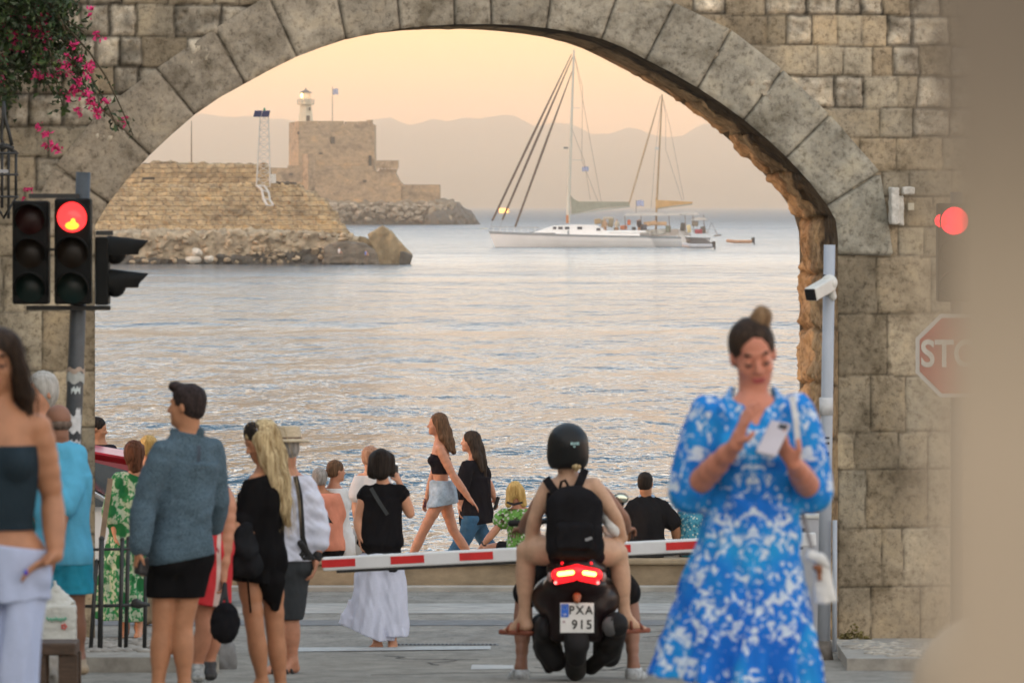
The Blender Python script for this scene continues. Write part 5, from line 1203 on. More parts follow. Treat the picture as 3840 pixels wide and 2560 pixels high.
class Per:
    def __init__(s, D, head, hf, N, sa, sb, ha, hb, arma, armb, lega=None, legb=None, S=1.0, fwd=(0, -1, 0), hup=(0, 0, 1), fem=True, wide=1.0, vox=.009, hw_=1.0):
        s.D, s.S, s.fem, s.wide, s.vox = D, S, fem, wide, vox
        g = lambda q: P(q[0], q[1], D, q[2] if len(q) > 2 else 0.0)
        s.hc = g(head); s.HM = frame(hf, hup); s.N = g(N); s.sa, s.sb, s.ha, s.hb = map(g, (sa, sb, ha, hb))
        s.pm = (s.ha+s.hb)/2; s.up = nrm(s.N-s.pm); s.f = nrm(np.array(fwd)-np.dot(fwd, s.up)*s.up); s.r = np.cross(s.f, s.up); s.TM = np.array([s.r, s.f, s.up])
        s.arm = [[g(q) for q in arma] if arma else None, [g(q) for q in armb] if armb else None]   # elbow, wrist
        s.leg = [[g(q) for q in lega] if lega else None, [g(q) for q in legb] if legb else None]   # knee, ankle
        s.sh = [s.sa, s.sb]; s.hp = [s.ha, s.hb]
        s.lz = np.linalg.norm(s.N-s.pm)/(.50*S)*S; s.ground = np.array([s.pm[0], D, gz(min(D, 66))])
    def H(s, x, y, z): return s.hc+s.S*(np.array([x, y, z])@s.HM)
    def headp(s, ears=True, detail=True):
        S = s.S; M_ = s.HM; E_ = lambda c, r, **k: Ell(s.H(*c), np.array(r)*S, M_, **k)
        p = [E_((0, -.012, .030), (.073, .090, .085)), E_((0, .018, -.035), (.060, .066, .078), k=.02), E_((0, .030, -.072), (.045 if s.fem else .050, .050, .038), k=.02), E_((0, .066, -.098), (.019, .017, .015), k=.02)]
        if detail:
            p += [E_((-.034, .052, -.032), (.022, .022, .022), k=.02), E_((.034, .052, -.032), (.022, .022, .022), k=.02),
                  Cap(s.H(-.03, .074, .024), s.H(.03, .074, .024), .009*S, k=.012), Cap(s.H(0, .078, .010), s.H(0, .100, -.028), .0065*S, .0115*S, k=.008),
                  Ell(s.H(-.011, .090, -.032), (.008*S,)*3, k=.006), Ell(s.H(.011, .090, -.032), (.008*S,)*3, k=.006)]
            for e in (-1, 1):
                p.append(E_((e*.031, .091, .001), (.016, .011, .009), k=.012, op='s')); p.append(E_((e*.031, .069, .001), (.0135, .0135, .0125), k=.003))
            p += [Cap(s.H(-.017, .078, -.060), s.H(.017, .078, -.060), .0065*S, k=.006), Cap(s.H(-.014, .078, -.069), s.H(.014, .078, -.069), .0075*S, k=.006), E_((0, .086, -.0645), (.022, .010, .0018), k=.003, op='s')]
        if ears:
            for e in (-1, 1): p.append(E_((e*.073, -.006, -.008), (.009, .018, .030), k=.008))
        r0 = .047 if s.fem else .056
        p.append(Cap(s.H(0, -.022, -.07), s.N+s.up*.01, r0*S, (r0+.006)*S, k=.03)); return p
    def torso(s, infl=0.0, bust=True):
        S, w_, z = s.S, s.wide, s.lz; C = lambda x, y, t: s.pm+s.up*(np.linalg.norm(s.N-s.pm)*t)+s.r*x*S*w_+s.f*y*S
        sc_ = (.140, .130, .165) if s.fem else (.165, .148, .168); i = infl
        ch, be, pe = sc_
        p = [Ell(C(0, .0, .70), (ch*w_*S+i, .100*S+i, .165*z+i), s.TM, k=.05), Ell(C(0, .005, .38), ((be-.015)*w_*S+i, .088*S*w_+i, .15*z+i), s.TM, k=.06), Ell(C(0, -.005, .04), (pe*w_*S+i, .108*S*w_+i, .115*z+i), s.TM, k=.05)]
        for q in s.sh: p.append(Cap(s.N-s.up*.035*S, q+nrm(s.N-q)*.02*S-s.up*.012, (.048 if s.fem else .056)*S+i, .047*S+i, k=.04))
        if s.fem and bust:
            for e in (-1, 1): p.append(Ell(C(e*.068, .082, .66), (.052*S+i*.6,)*3, k=.03))
        for e in (-1, 1): p.append(Ell(C(e*.072, -.062, -.02), (.082*S*w_+i*.6, .075*S*w_+i*.6, .085*S+i*.6), k=.04))
        return p
    def armp(s, k, f0=0, f1=2, infl=0.0, flare=0.0):
        """f: 0 shoulder, 1 elbow, 2 wrist"""
        if s.arm[k] is None: return []
        S = s.S; m = 1 if s.fem else 1.14; e, w_ = s.arm[k][:2]; sh = s.sh[k]; p = []
        pt = lambda f: sh+(e-sh)*f if f <= 1 else e+(w_-e)*(f-1)
        rd = lambda f: (.045*(1-f)+.036*f+.005*math.sin(f*math.pi))*m*S if f <= 1 else (.039*(2-f)+.0245*(f-1)+.006*math.sin((f-1)*math.pi))*m*S
        ks = sorted(set([f0, f1]+[x for x in (.2, .4, .6, .8, 1, 1.15, 1.3, 1.45, 1.6, 1.8) if f0 < x < f1]))
        for a, b_ in zip(ks[:-1], ks[1:]):
            fl = lambda f: infl+flare*(f-f0)/(f1-f0+1e-6)
            p.append(Cap(pt(a), pt(b_), rd(a)+fl(a), rd(b_)+fl(b_), k=.02))
        return p
    def legp(s, k, f0=0, f1=2, infl=0.0, flare=0.0, kk=.025):
        if s.leg[k] is None: return []
        S = s.S; m = s.wide; kn, an = s.leg[k][:2]; h = s.hp[k]; p = []
        pt = lambda f: h+(kn-h)*f if f <= 1 else kn+(an-kn)*(f-1)
        def rd(f):
            if f <= 1: return (.084*(1-f)+.050*f)*m*S
            g = f-1; return (np.interp(g, [0, .1, .2, .3, .4, .5, .6, .75, .9, 1], [.048, .047, .0495, .0515, .0505, .0465, .041, .034, .031, .032]))*m*S
        ks = sorted(set([f0, f1]+[x for x in (.25, .5, .75, .9, 1, 1.1, 1.2, 1.3, 1.4, 1.5, 1.6, 1.75, 1.9) if f0 < x < f1]))
        for a, b_ in zip(ks[:-1], ks[1:]):
            fl = lambda f: infl+flare*(f-f0)/(f1-f0+1e-6)
            p.append(Cap(pt(a), pt(b_), rd(a)+fl(a), rd(b_)+fl(b_), k=kk))
        return p
    def foot(s, k, d, infl=0.0, pitch=-.25):
        if s.leg[k] is None: return []
        S = s.S; a = s.leg[k][1]; d = nrm(d); dn = np.array([0, 0, -1.])
        heel = a-d*.025*S+dn*.045*S; ball = a+d*.12*S+dn*.062*S; toe = a+d*.165*S+dn*.066*S
        sd_ = np.cross(d, dn)
        return [Cap(a, heel, .036*S+infl, .032*S+infl, k=.02), Cap(a+d*.01, ball, .034*S+infl, .022*S+infl, k=.02), Cap(heel, ball, .028*S+infl, .022*S+infl, k=.02), Cap(ball+sd_*.014, toe+sd_*.012, .022*S+infl, .015*S+infl, k=.015), Cap(ball-sd_*.014, toe-sd_*.016, .020*S+infl, .014*S+infl, k=.015)]
    def hand(s, k, d, n, curl=.5, spread=.006, thumb=1, sc_=1.0):
        """d: direction of the fingers, n: direction the palm faces"""
        if s.arm[k] is None: return []
        S = s.S*sc_; w_ = s.arm[k][1]; d = nrm(d); n = nrm(np.array(n)-np.dot(n, d)*d); sd_ = np.cross(d, n)*thumb; p = []
        p += [Cap(w_, w_+d*.03*S, .023*S, .024*S, k=.015), Ell(w_+d*.052*S, (.036*S, .046*S, .014*S), np.array([sd_, d, n]), k=.015)]
        for j, (off_, L) in enumerate(((.027, .90), (.009, 1.0), (-.009, .95), (-.026, .76))):
            b0 = w_+d*.085*S+sd_*off_*S; q = b0; dd_ = d+sd_*(off_*spread*60); ang = 0
            for seg, (ln_, rr) in enumerate(((.040, .0088), (.026, .0078), (.020, .0070))):
                ang += curl*(.55 if seg == 0 else .75); v = nrm(dd_)*math.cos(ang)+n*math.sin(ang); q2 = q+v*ln_*L*S
                p.append(Cap(q, q2, rr*S, (rr-.0008)*S, k=.003)); q = q2
        t0 = w_+d*.022*S+sd_*.026*S; t1 = t0+(d*.55+sd_*.6+n*.35)*.034*S; t2 = t1+(d*.9+sd_*.1+n*(.3+curl*.3))*.030*S
        p += [Cap(t0, t1, .012*S, .010*S, k=.008), Cap(t1, t2, .010*S, .008*S, k=.003)]; return p
    def make(s, label, skinm, extra=(), ears=True, detail=True, head=True, group=None):
        p = (s.headp(ears, detail) if head else [])+s.torso()
        for k in (0, 1): p += s.armp(k)+s.legp(k)
        p += list(extra); V, Fc = implicit(p, s.vox, k=.02)
        lo = V[:, 2].min(); s.o = link('person', V, Fc, skinm, origin=(s.pm[0], s.D, lo)); tag(s.o, label, 'person', group); return s.o
    def wear(s, name, prims, mat, amp=.005, wl=.12, cuts=(), seed=1, k=.03, st=(1, 1, .55), vox=None, disp=None, oct=2, parent=None):
        V, Fc = implicit(prims, vox or s.vox, k=k, amp=amp, wl=wl, seed=seed, st=st, cuts=cuts, disp=disp, oct=oct)
        return link(name, V, Fc, mat, parent or s.o)
    def hair(s, mat, path=(), amp=.004, vol=1.0, face=True, back=.0, seed=3, name='hair', line=0.0, extra=()):
        S = s.S*vol; E_ = lambda c, r, **k: Ell(s.hc+s.S*(np.array(c)@s.HM), np.array(r)*S, s.HM, **k)
        p = [E_((0, -.020, .038), (.082, .097, .088)), E_((0, -.045, -.02), (.074, .060, .062), k=.03)]
        for q in path: p.append(q)
        p += list(extra)
        p.append(E_((0, .105, -.035+line), (.066, .075, .095), k=.012, op='s'))
        if not path: p.append(E_((0, .03, -.115), (.12, .13, .075), k=.01, op='s'))
        return s.wear(name, p, mat, amp=amp, wl=.035, seed=seed, st=(1, 1, .18), k=.02)
    def pth(s, pts, rs):
        """hair or strap path from photo points (px, py, dy)"""
        q = [P(a[0], a[1], s.D, a[2] if len(a) > 2 else 0) for a in pts]
        return [Cap(q[i], q[i+1], rs[i], rs[i+1], k=.02) for i in range(len(q)-1)]
    def pt(s, px, py, dy=0): return P(px, py, s.D, dy)
def strands(p, pts, n, spread, mat, rad=.0016):
    r = np.random.RandomState(n); b = MB(); q = [P(a[0], a[1], p.D, a[2]) for a in pts]
    for i in range(n):
        o = r.normal(size=3)*spread*np.array([1, .8, .2]); w_ = r.normal(size=3)*.012; m = len(q); L = []
        for k, c in enumerate(q):
            t = k/(m-1); L.append(c+o*(1-.45*t)+w_*math.sin(3*t+i)+np.array([0, 0, -.03*r.rand()*t]))
        b.tube(L, [rad]*(m-1)+[rad*.4], 4, cap=False)
    o = b.build('hair_strands', mat, p.o); o['kind'] = 'stuff'; return o
UP = (0, 0, 1); TOC = (0, -1, 0); AWY = (0, 1, 0); LFT = (-1, 0, 0); RGT = (1, 0, 0)
def mk_eyes(pr, closed=True, lips=(.42, .07, .07), brow=h_dark):
    for e in (-1, 1):
        if closed: V, Fc = implicit([Cap(pr.H(e*.018, .079, -.006), pr.H(e*.031, .0825, -.0095), .0019), Cap(pr.H(e*.031, .0825, -.0095), pr.H(e*.044, .073, -.005), .0019)], .0018); link('eyelash', V, Fc, M('brown lashes', (.10, .045, .03), .7), pr.o)
        else:
            V, Fc = implicit([Ell(pr.H(e*.031, .078, .001), (.0095, .006, .0065), pr.HM)], .002); link('eye', V, Fc, M('eye', (.10, .07, .06), .2), pr.o)
        V, Fc = implicit([Cap(pr.H(e*.014, .083, .026), pr.H(e*.034, .080, .031), .0019), Cap(pr.H(e*.034, .080, .031), pr.H(e*.048, .066, .026), .0015)], .002); link('eyebrow', V, Fc, brow, pr.o)
    V, Fc = implicit([Cap(pr.H(-.018, .079, -.061), pr.H(.018, .079, -.061), .0065), Cap(pr.H(-.012, .080, -.069), pr.H(.012, .080, -.069), .0078)], .002, k=.004); link('lips', V, Fc, M('lips', lips, .4), pr.o)

# --- woman in the blue patterned dress -------------------------------
def blue_print():
    t = NT('blue and white printed cotton'); sep = t.n('ShaderNodeSeparateXYZ'); t.l(t.coord(), sep.inputs[0])
    ab = t.n('ShaderNodeMath', operation='ABSOLUTE'); t.l(sep.outputs[0], ab.inputs[0]); cmb = t.n('ShaderNodeCombineXYZ'); t.l(ab.outputs[0], cmb.inputs[0]); t.l(sep.outputs[1], cmb.inputs[1]); t.l(sep.outputs[2], cmb.inputs[2])
    def nn(sc_, det, dist=.6):
        x = t.n('ShaderNodeTexNoise'); x.inputs['Scale'].default_value = sc_; x.inputs['Detail'].default_value = det; x.inputs['Distortion'].default_value = dist; t.l(cmb.outputs[0], x.inputs['Vector']); return x.outputs['Fac']
    vo = t.n('ShaderNodeTexVoronoi'); vo.inputs['Scale'].default_value = 36; vo.feature = 'SMOOTH_F1'; t.l(cmb.outputs[0], vo.inputs['Vector'])
    a = nn(34, 3, 1.0); b_ = nn(9, 2, .5); c = nn(3, 2)
    blue = t.ramp(c, [(.30, (.008, .085, .44)), (.48, (.012, .17, .62)), (.62, (.02, .30, .66)), (.75, (.01, .13, .52))])
    m1 = t.n('ShaderNodeMath', operation='SUBTRACT'); t.l(a, m1.inputs[0]); m2 = t.n('ShaderNodeMath', operation='MULTIPLY'); t.l(vo.outputs['Distance'], m2.inputs[0]); m2.inputs[1].default_value = .32; t.l(m2.outputs[0], m1.inputs[1])
    m3 = t.n('ShaderNodeMath', operation='MULTIPLY_ADD'); t.l(b_, m3.inputs[0]); m3.inputs[1].default_value = .75; t.l(m1.outputs[0], m3.inputs[2])
    wh = t.ramp(m3.outputs[0], [(.77, (0, 0, 0)), (.86, (1, 1, 1))])
    t.base(t.mix(blue, (.62, .70, .80), wh)); t.p(Roughness=.85); t.b.inputs['Specular IOR Level'].default_value = .2; n = t.noise(6); t.bump(n, .4, .02); return t.m
m_blue_p = blue_print()
p = Per(20.6, (2824, 1328), (.16, -1, -.34), (2824, 1512), (2650, 1548), (2990, 1540), (2735, 2020), (2905, 2020), [(2585, 1850, .02), (2748, 1652, -.30)], [(3045, 1845, .02), (2962, 1722, -.30)],
        [(2740, 2480), (2735, 2820)], [(2905, 2480), (2905, 2820)], S=1.05, wide=.93, vox=.006, hup=(-.10, -.3, 1))
ex = p.hand(0, (.32, -.25, .95), (.8, .3, -.1), .32, thumb=-1)+p.hand(1, (-.42, -.25, .62), (-.3, -.05, .9), .95, thumb=-1)
p.make('woman in blue and white patterned dress with hair bun looking down at her phone', skin('flushed warm skin', (.60, .25, .16)), ex)
mk_eyes(p)
bun = p.H(-.047, -.036, .122)
p.hair(h_dark, amp=.002, seed=5, vol=.985, line=.038)
p.wear('hair_bun', [Ell(bun, (.036, .034, .034)), Cap(p.H(-.03, -.03, .09), bun, .05, .024)], hairm('light brown bun', (.07, .04, .022), (.26, .16, .085)), amp=.004, wl=.03, seed=4)
vneck = p.pt(2832, 1640, -.12)
co_ = p.torso(.013)+p.armp(0, 0, .98, .016, .024)+p.armp(1, 0, .98, .016, .024)
co_ += [Ell(p.arm[0][0]+[.015, 0, .02], (.066, .075, .07), k=.04), Ell(p.arm[1][0]+[-.015, 0, .02], (.066, .075, .07), k=.04)]
co_ += [Fru(p.pt(2830, 1720), p.pt(2826, 1905), (.165, .115), (.150, .105), folds=9, amp=.02)]
co_ += [Fru(p.pt(2826, 1895), p.pt(2758, 2556), (.150, .110), (.305, .245), folds=11, amp=.11, ph=.6, k=.03)]
co_ += [Cap(p.pt(2752, 1470, .03), p.pt(2705, 1530, -.05), .020, .022, k=.01), Cap(p.pt(2705, 1530, -.05), p.pt(2810, 1625, -.105), .020, .012, k=.01), Cap(p.pt(2900, 1470, .03), p.pt(2935, 1530, -.05), .020, .022, k=.01), Cap(p.pt(2935, 1530, -.05), p.pt(2850, 1625, -.105), .020, .012, k=.01)]
co_ += [Cap(p.pt(2827, 1480, -.09), p.pt(2832, 1645, -.15), .062, .014, op='s', k=.006), Ell(p.pt(2825, 1475, -.01), (.078, .09, .075), op='s', k=.006)]
for k in (0, 1):
    e_, w_ = p.arm[k]; q0 = e_+(w_-e_)*.16; co_ += [Cap(q0-(w_-e_)*.10, q0, .072, .050, k=.02)]
dr = p.wear('dress', co_, m_blue_p, amp=.006, wl=.10, seed=12, k=.02, st=(1, 1, .5))
# phone and bag
ph = p.pt(2883, 1628, -.36); Mp2 = frame((-.10, -.55, .5), (.30, .2, 1)); Mp2 = np.array([Mp2[0], Mp2[1], Mp2[2]])
V, Fc = implicit([Box(ph, (.039, .006, .078), Mp2, rd=.005)], .004); phn = link('mobile_phone', V, Fc, M('pale pink phone case', (.52, .47, .50), .4, .06, 9), origin=ph); tag(phn, 'pale phone in a light case held by the woman in the blue dress', 'phone')
V, Fc = implicit([Box(ph+Mp2[1]*.006+Mp2[2]*.056-Mp2[0]*.016, (.017, .003, .012), Mp2, rd=.003)], .002); link('phone_camera', V, Fc, M('phone lens black', (.02, .02, .025), .2), phn)
c = p.pt(3092, 2185, -.02); hb_ = empty('handbag', c, 'small white handbag with brown trim hanging beside the blue dress', 'handbag')
V, Fc = implicit([Fru(p.pt(3078, 2110, -.02), p.pt(3092, 2258, -.02), (.030, .022), (.045, .03))], .005, amp=.003, wl=.06); link('body', V, Fc, M('white leather', (.66, .64, .60), .5, .08, 9), hb_)
V, Fc = implicit([Cap(p.pt(3040, 2080, -.03), p.pt(3075, 2095, -.03), .022, .020), Cap(p.pt(3075, 2095, -.03), p.pt(3098, 2118, -.03), .018, .014)], .005, amp=.002, wl=.04); link('scarf', V, Fc, M('white scarf knot', (.72, .71, .68), .8), hb_)
V, Fc = implicit([Ell(p.pt(3060, 2122, -.055), (.016, .008, .010)), Box(p.pt(3070, 2150, -.05), (.008, .004, .022), rd=.003)], .003); link('trim', V, Fc, M('brown leather trim', (.26, .09, .03), .5), hb_)
ribbon('strap', [p.pt(2965, 1480, -.08), p.pt(2978, 1560, -.12), p.pt(2985, 1640, -.13), p.pt(3000, 1760, -.12)], .022, .004, M('white strap', (.60, .60, .60), .6), hb_)
ribbon('strap', [p.pt(3005, 1900, .05), p.pt(3030, 2000, .04), p.pt(3052, 2085, 0)], .016, .004, M('grey strap', (.30, .27, .25), .6), hb_)
# --- woman in the black bandeau at the left edge ----------------------
p = Per(21.3, (-8, 1352), (-.10, -1, -.12), (0, 1545), (-150, 1600), (150, 1600), (-75, 2110), (92, 2110), [(-190, 1880, .02), (-210, 2090, -.05)], [(192, 1880, .05), (214, 2078, -.06)],
        [(-85, 2470), (-85, 2790)], [(70, 2470), (60, 2790)], S=1.0, vox=.006)
ex = p.hand(1, (-.80, -.42, -.42), (.3, -.3, -.8), .25, thumb=1)+p.hand(0, (.2, 0, -1), (1, 0, 0), .4)
p.make('woman in dark strapless top and white trousers with her hand in her pocket', sk_tan, ex)
mk_eyes(p, closed=True, lips=(.40, .12, .09))
p.hair(h_dark, path=p.pth([(40, 1290, -.01), (72, 1390, -.02), (92, 1480, .0), (108, 1545, .02)], [.045, .035, .036, .018])+p.pth([(-60, 1290, -.01), (-92, 1390, -.02), (-112, 1545, .02)], [.05, .045, .02])+p.pth([(0, 1330, .06), (0, 1500, .09)], [.09, .08]), seed=8, amp=.003)
strands(p, [(50, 1290, -.05), (84, 1390, -.05), (104, 1480, -.02), (116, 1565, .0)], 26, .028, h_dark)
V, Fc = implicit([Ell(p.pt(70, 1404, -.03), (.007, .006, .016))], .003); link('earring', V, Fc, M('gold', (.7, .45, .12), .3, metal=1), p.o)
p.wear('top', p.torso(.010), fabric('black knit', (.022, .035, .045)), cuts=[(p.pt(0, 1668), UP), (p.pt(0, 1985), (0, 0, -1))], amp=.003, wl=.09)
tro = p.torso(.012, bust=False)+[Fru(p.pt(20, 2030), p.pt(35, 2250), (.140, .125), (.150, .14), k=.04), Fru(p.pt(-70, 2180), p.pt(-85, 2840), (.100, .12), (.12, .13), folds=6, amp=.05, k=.01), Fru(p.pt(88, 2150), p.pt(40, 2840), (.080, .12), (.088, .13), folds=7, amp=.06, ph=2, k=.01), Ell(p.pt(150, 2160, -.03), (.045, .06, .05), k=.03)]
p.wear('trousers', tro, fabric('white linen', (.46, .52, .70), .06), cuts=[(p.pt(0, 2036), (.14, 0, 1))], amp=.011, wl=.2, seed=21, st=(1.2, 1, .4))
b = MB(); v, f = sell(p.pt(113, 2133, -.19), (.008, .008, .010), 10); b.add(v, f); b.build('nail', M('blue nail varnish', (.03, .03, .5), .3), p.o, smooth=True)
# --- man in the grey shirt -------------------------------------------
p = Per(31.0, (698, 1522), (-.93, .30, .02), (703, 1640), (612, 1692, -.10), (792, 1690, .10), (622, 2085), (728, 2085), [(545, 1880, -.12), (532, 2055, -.18)], [(808, 1880, .14), (790, 1990, .28)],
        [(610, 2345), (592, 2580)], [(685, 2335), (692, 2580)], S=1.0, fem=False, fwd=(-.35, .93, 0), vox=.008)
ex = p.hand(0, (-.25, 0, -.97), (.8, .3, 0), .9)+p.hand(1, (-.3, .9, .2), (0, 0, -1), .5)+p.foot(0, (-.5, .7, 0))+p.foot(1, (-.3, .9, 0))
p.make('dark haired man in blue grey long sleeved shirt and black shorts seen from behind', sk_tan, ex)
p.hair(hairm('short dark hair', (.010, .008, .008), (.045, .03, .028), st=(60, 60, 30)), seed=2, amp=.004, extra=[Ell(p.H(0, .065, .105), (.055, .035, .030), p.HM, k=.03)])
def chambray():
    t = NT('chambray cloth'); n = t.noise(210, (1, 1, 1), 3, .7); n2 = t.noise(5, detail=3); c = t.ramp(n, [(.40, (.025, .045, .060)), (.58, (.12, .18, .22))]); c = t.mix(c, t.ramp(n2, [(.3, (.8, .8, .8)), (.7, (1.15, 1.15, 1.2))]), 1, 'MULTIPLY')
    t.base(c); t.p(Roughness=.9); t.b.inputs['Specular IOR Level'].default_value = .15; t.bump(n2, .3, .02); return t.m
m_cham = chambray()
sh_ = p.torso(.014)+p.armp(0, 0, 1.95, .014, .008)+p.armp(1, 0, 1.9, .014, .008)+[Fru(p.pt(700, 1740), p.pt(672, 2108), (.150, .120), (.166, .134), folds=7, amp=.03, k=.05), Cap(p.pt(660, 1620), p.pt(748, 1622), .030, .030, k=.02)]
p.wear('shirt', sh_, m_cham, amp=.008, wl=.17, seed=33, cuts=[(p.pt(700, 1603), (-.05, 0, 1)), (p.pt(675, 2100), (.18, 0, -1))], st=(.55, .55, 1.15), oct=3, k=.010)
ribbon('back_pleat', [p.pt(752, 1665, -.135), p.pt(752, 1700, -.148), p.pt(750, 1725, -.150)], .02, .004, M('shirt seam', (.06, .08, .11), .9), p.o)
p.wear('shorts', p.torso(.012)+[Cap(p.hp[0], p.hp[0]+(p.leg[0][0]-p.hp[0])*.52, .105, .098), Cap(p.hp[1], p.hp[1]+(p.leg[1][0]-p.hp[1])*.56, .105, .098)], fabric('black cotton', (.008, .008, .009)), cuts=[(p.pt(0, 2075), UP), (p.pt(670, 2238), (0, 0, -1))], amp=.006, wl=.13)
c = p.pt(540, 2118, -.19); V, Fc = implicit([Box(c, (.032, .03, .042), frame((.6, -.8, 0), (.3, 0, 1)), rd=.012), Cap(c, c+[.03, -.02, .05], .016, .012)], .007); o = link('compact_camera', V, Fc, M('black camera body', (.012, .012, .014), .35), origin=c); tag(o, 'small black camera held low in the hand of the man in the grey shirt', 'camera')
# --- blonde woman in black ------------------------------------------
p = Per(34.0, (972, 1655), (-.86, -.50, -.42), (1000, 1760), (962, 1800, -.10), (1026, 1792, .14), (925, 2085, -.05), (1010, 2095, .08), [(915, 1950, -.12), (870, 1985, -.28)], [(1012, 1960, .02), (925, 2000, -.14)],
        [(958, 2355, -.05), (985, 2560, .0)], [(1030, 2370, .08), (1052, 2585, .1)], S=.97, fwd=(-.85, -.5, 0), vox=.008, hup=(-.12, -.1, 1))
ex = p.hand(0, (-.8, -.2, -.3), (0, 0, -1), .7)+p.hand(1, (-.9, -.2, .1), (0, -.5, -1), .6)+p.foot(0, (-.8, -.3, 0))+p.foot(1, (-.8, -.3, 0))
p.make('woman with very long blonde hair in a short black wrap dress looking down', sk_tan, ex)
hp_ = p.pth([(995, 1625, .02), (1022, 1700, .05), (1045, 1790, .02), (1068, 1880, -.02), (1082, 1965, -.03)], [.085, .078, .066, .046, .016])+p.pth([(985, 1640, -.06), (1010, 1720, -.07), (1035, 1810, -.08), (1062, 1900, -.06), (1075, 1958, -.05)], [.06, .055, .045, .034, .010])
p.vox = .0055; p.hair(h_blond, path=hp_, seed=14, amp=.007, extra=[]); p.vox = .008
strands(p, [(975, 1600, -.04), (1018, 1700, -.05), (1046, 1800, -.05), (1070, 1900, -.05), (1084, 1990, -.04)], 46, .055, h_blond)
V, Fc = implicit([Ell(p.H(0, .012, .045), (.088*.97, .062, .088), p.HM), Ell(p.H(0, -.10, .02), (.12, .10, .2), p.HM, op='s', k=.005), Ell(p.H(0, .12, -.03), (.09, .085, .085), p.HM, op='s', k=.005)], .006); link('roots', V, Fc, h_black, p.o)
hbp = [p.H(math.cos(a)*.084, .018, .035+math.sin(a)*.090) for a in np.linspace(-.3, math.pi+.3, 12)]
b = MB(); b.tube(hbp, .009, 8); b.build('headband', fabric('white headband', (.50, .48, .50)), p.o, smooth=True)
bl = fabric('black viscose', (.007, .007, .008)); 
dp = p.torso(.014)+p.armp(1, 0, .80, .022, .012)+p.armp(0, 0, 1.25, .022, .010)+[Fru(p.pt(975, 1900), p.pt(958, 2180), (.150, .125), (.165, .15), folds=6, amp=.06, k=.04)]
p.wear('dress', dp, bl, amp=.007, wl=.14, seed=41, cuts=[(p.pt(1000, 1776), (-.25, 0, 1)), (p.pt(940, 2183), (-.18, 0, -1))])
p.wear('wrap_panel', [Ell(p.pt(1008, 2120, -.02), (.085, .10, .19), frame((0, 1, 0), (.10, 0, 1))), Cap(p.pt(1018, 2180, -.02), p.pt(1030, 2275, .0), .080, .030, k=.05), Cap(p.pt(1000, 1990, -.02), p.pt(1010, 2100), .06, .08, k=.05)], bl, amp=.006, wl=.1, seed=3)
b = MB(); b.tube([p.pt(930, 2120, -.16), p.pt(936, 2200, -.15), p.pt(944, 2290, -.13)], .007, 6); b.build('tie_string', bl, p.o)
c = p.pt(895, 2055, -.22); tb = empty('tote_bag', c, 'large black slouchy tote bag held in front of the blonde woman', 'bag')
V, Fc = implicit([Ell(c, (.125, .075, .13)), Cap(p.pt(852, 2110, -.22), p.pt(945, 2110, -.22), .07, .08, k=.05), Cap(p.pt(925, 1975, -.2), p.pt(900, 2040, -.22), .05, .1, k=.05)], .009, amp=.012, wl=.15, seed=6); link('body', V, Fc, fabric('black canvas', (.013, .014, .016), .3, 12), tb)
V, Fc = implicit([Cap(p.pt(935, 1960, -.2), p.pt(912, 1890, -.14), .012, .010), Cap(p.pt(912, 1890, -.14), p.pt(945, 1810, -.14), .010, .010)], .005); link('strap', V, Fc, bl, tb)
# --- man with straw hat and white shirt ------------------------------
p = Per(37.2, (1078, 1680), (-.2, .95, -.05), (1075, 1772), (1010, 1812), (1140, 1812), (1050, 2115), (1110, 2115), [(985, 1960), (1000, 2060, -.1)], [(1192, 1965, .02), (1188, 2085, -.05)],
        [(1050, 2310), (1050, 2480)], [(1092, 2310), (1098, 2480)], S=.93, fem=False, fwd=(-.2, .97, 0), vox=.008)
ex = p.hand(1, (-.12, -.1, -1), (-.8, 0, 0), .6, sc_=1.15)+p.foot(0, (-.7, -.7, 0))+p.foot(1, (-.6, -.8, 0))
p.make('man in a straw hat, white shirt and dark shorts seen from behind', sk_warm, ex)
p.hair(h_grey, seed=2)
p.wear('hat', [Fru(p.H(0, -.005, .050), p.H(0, -.005, .155), (.094, .102), (.080, .090)), Fru(p.H(0, 0, .040), p.H(0, 0, .056), (.150, .155), (.145, .15), k=.012)], M('straw', (.52, .43, .30), .9, .25, 40, (1, 1, 6), .4), amp=.002, wl=.06)
V, Fc = implicit([Fru(p.H(0, -.005, .060), p.H(0, -.005, .080), (.095, .103), (.093, .101))], .006); link('hat_band', V, Fc, M('hat band', (.10, .06, .04), .8), p.o)
m_ws = fabric('white cotton shirt', (.62, .64, .74), .06)
p.wear('shirt', p.torso(.020)+p.armp(0, 0, 1.3, .022, .008)+p.armp(1, 0, 1.55, .024, .012)+[Fru(p.pt(1078, 1860), p.pt(1085, 2090), (.155, .12), (.165, .13), folds=6, amp=.03, k=.05), Cap(p.arm[1][0]+(p.arm[1][1]-p.arm[1][0])*.45, p.arm[1][0]+(p.arm[1][1]-p.arm[1][0])*.58, .062, .062, k=.01)],
       m_ws, cuts=[(p.pt(1078, 1782), UP), (p.pt(1078, 2100), (0, 0, -1))], amp=.010, wl=.11, seed=51, st=(.7, .7, 1))
p.wear('shorts', p.torso(.014)+p.legp(0, 0, .98, .020, .012)+p.legp(1, 0, .98, .020, .012), fabric('dark grey cotton', (.045, .05, .055)), cuts=[(p.pt(0, 2060), UP), (p.pt(0, 2322), (0, 0, -1))], amp=.006, wl=.12)
m_blk = M('black webbing', (.012, .012, .013), .8, .2, 30)
ribbon('camera_strap', [p.pt(1110, 1782, -.10), p.pt(1128, 1850, -.155), p.pt(1135, 1950, -.16), p.pt(1138, 2010, -.14), p.pt(1150, 2050, -.13), p.pt(1128, 2085, -.13)], .034, .006, m_blk, p.o)
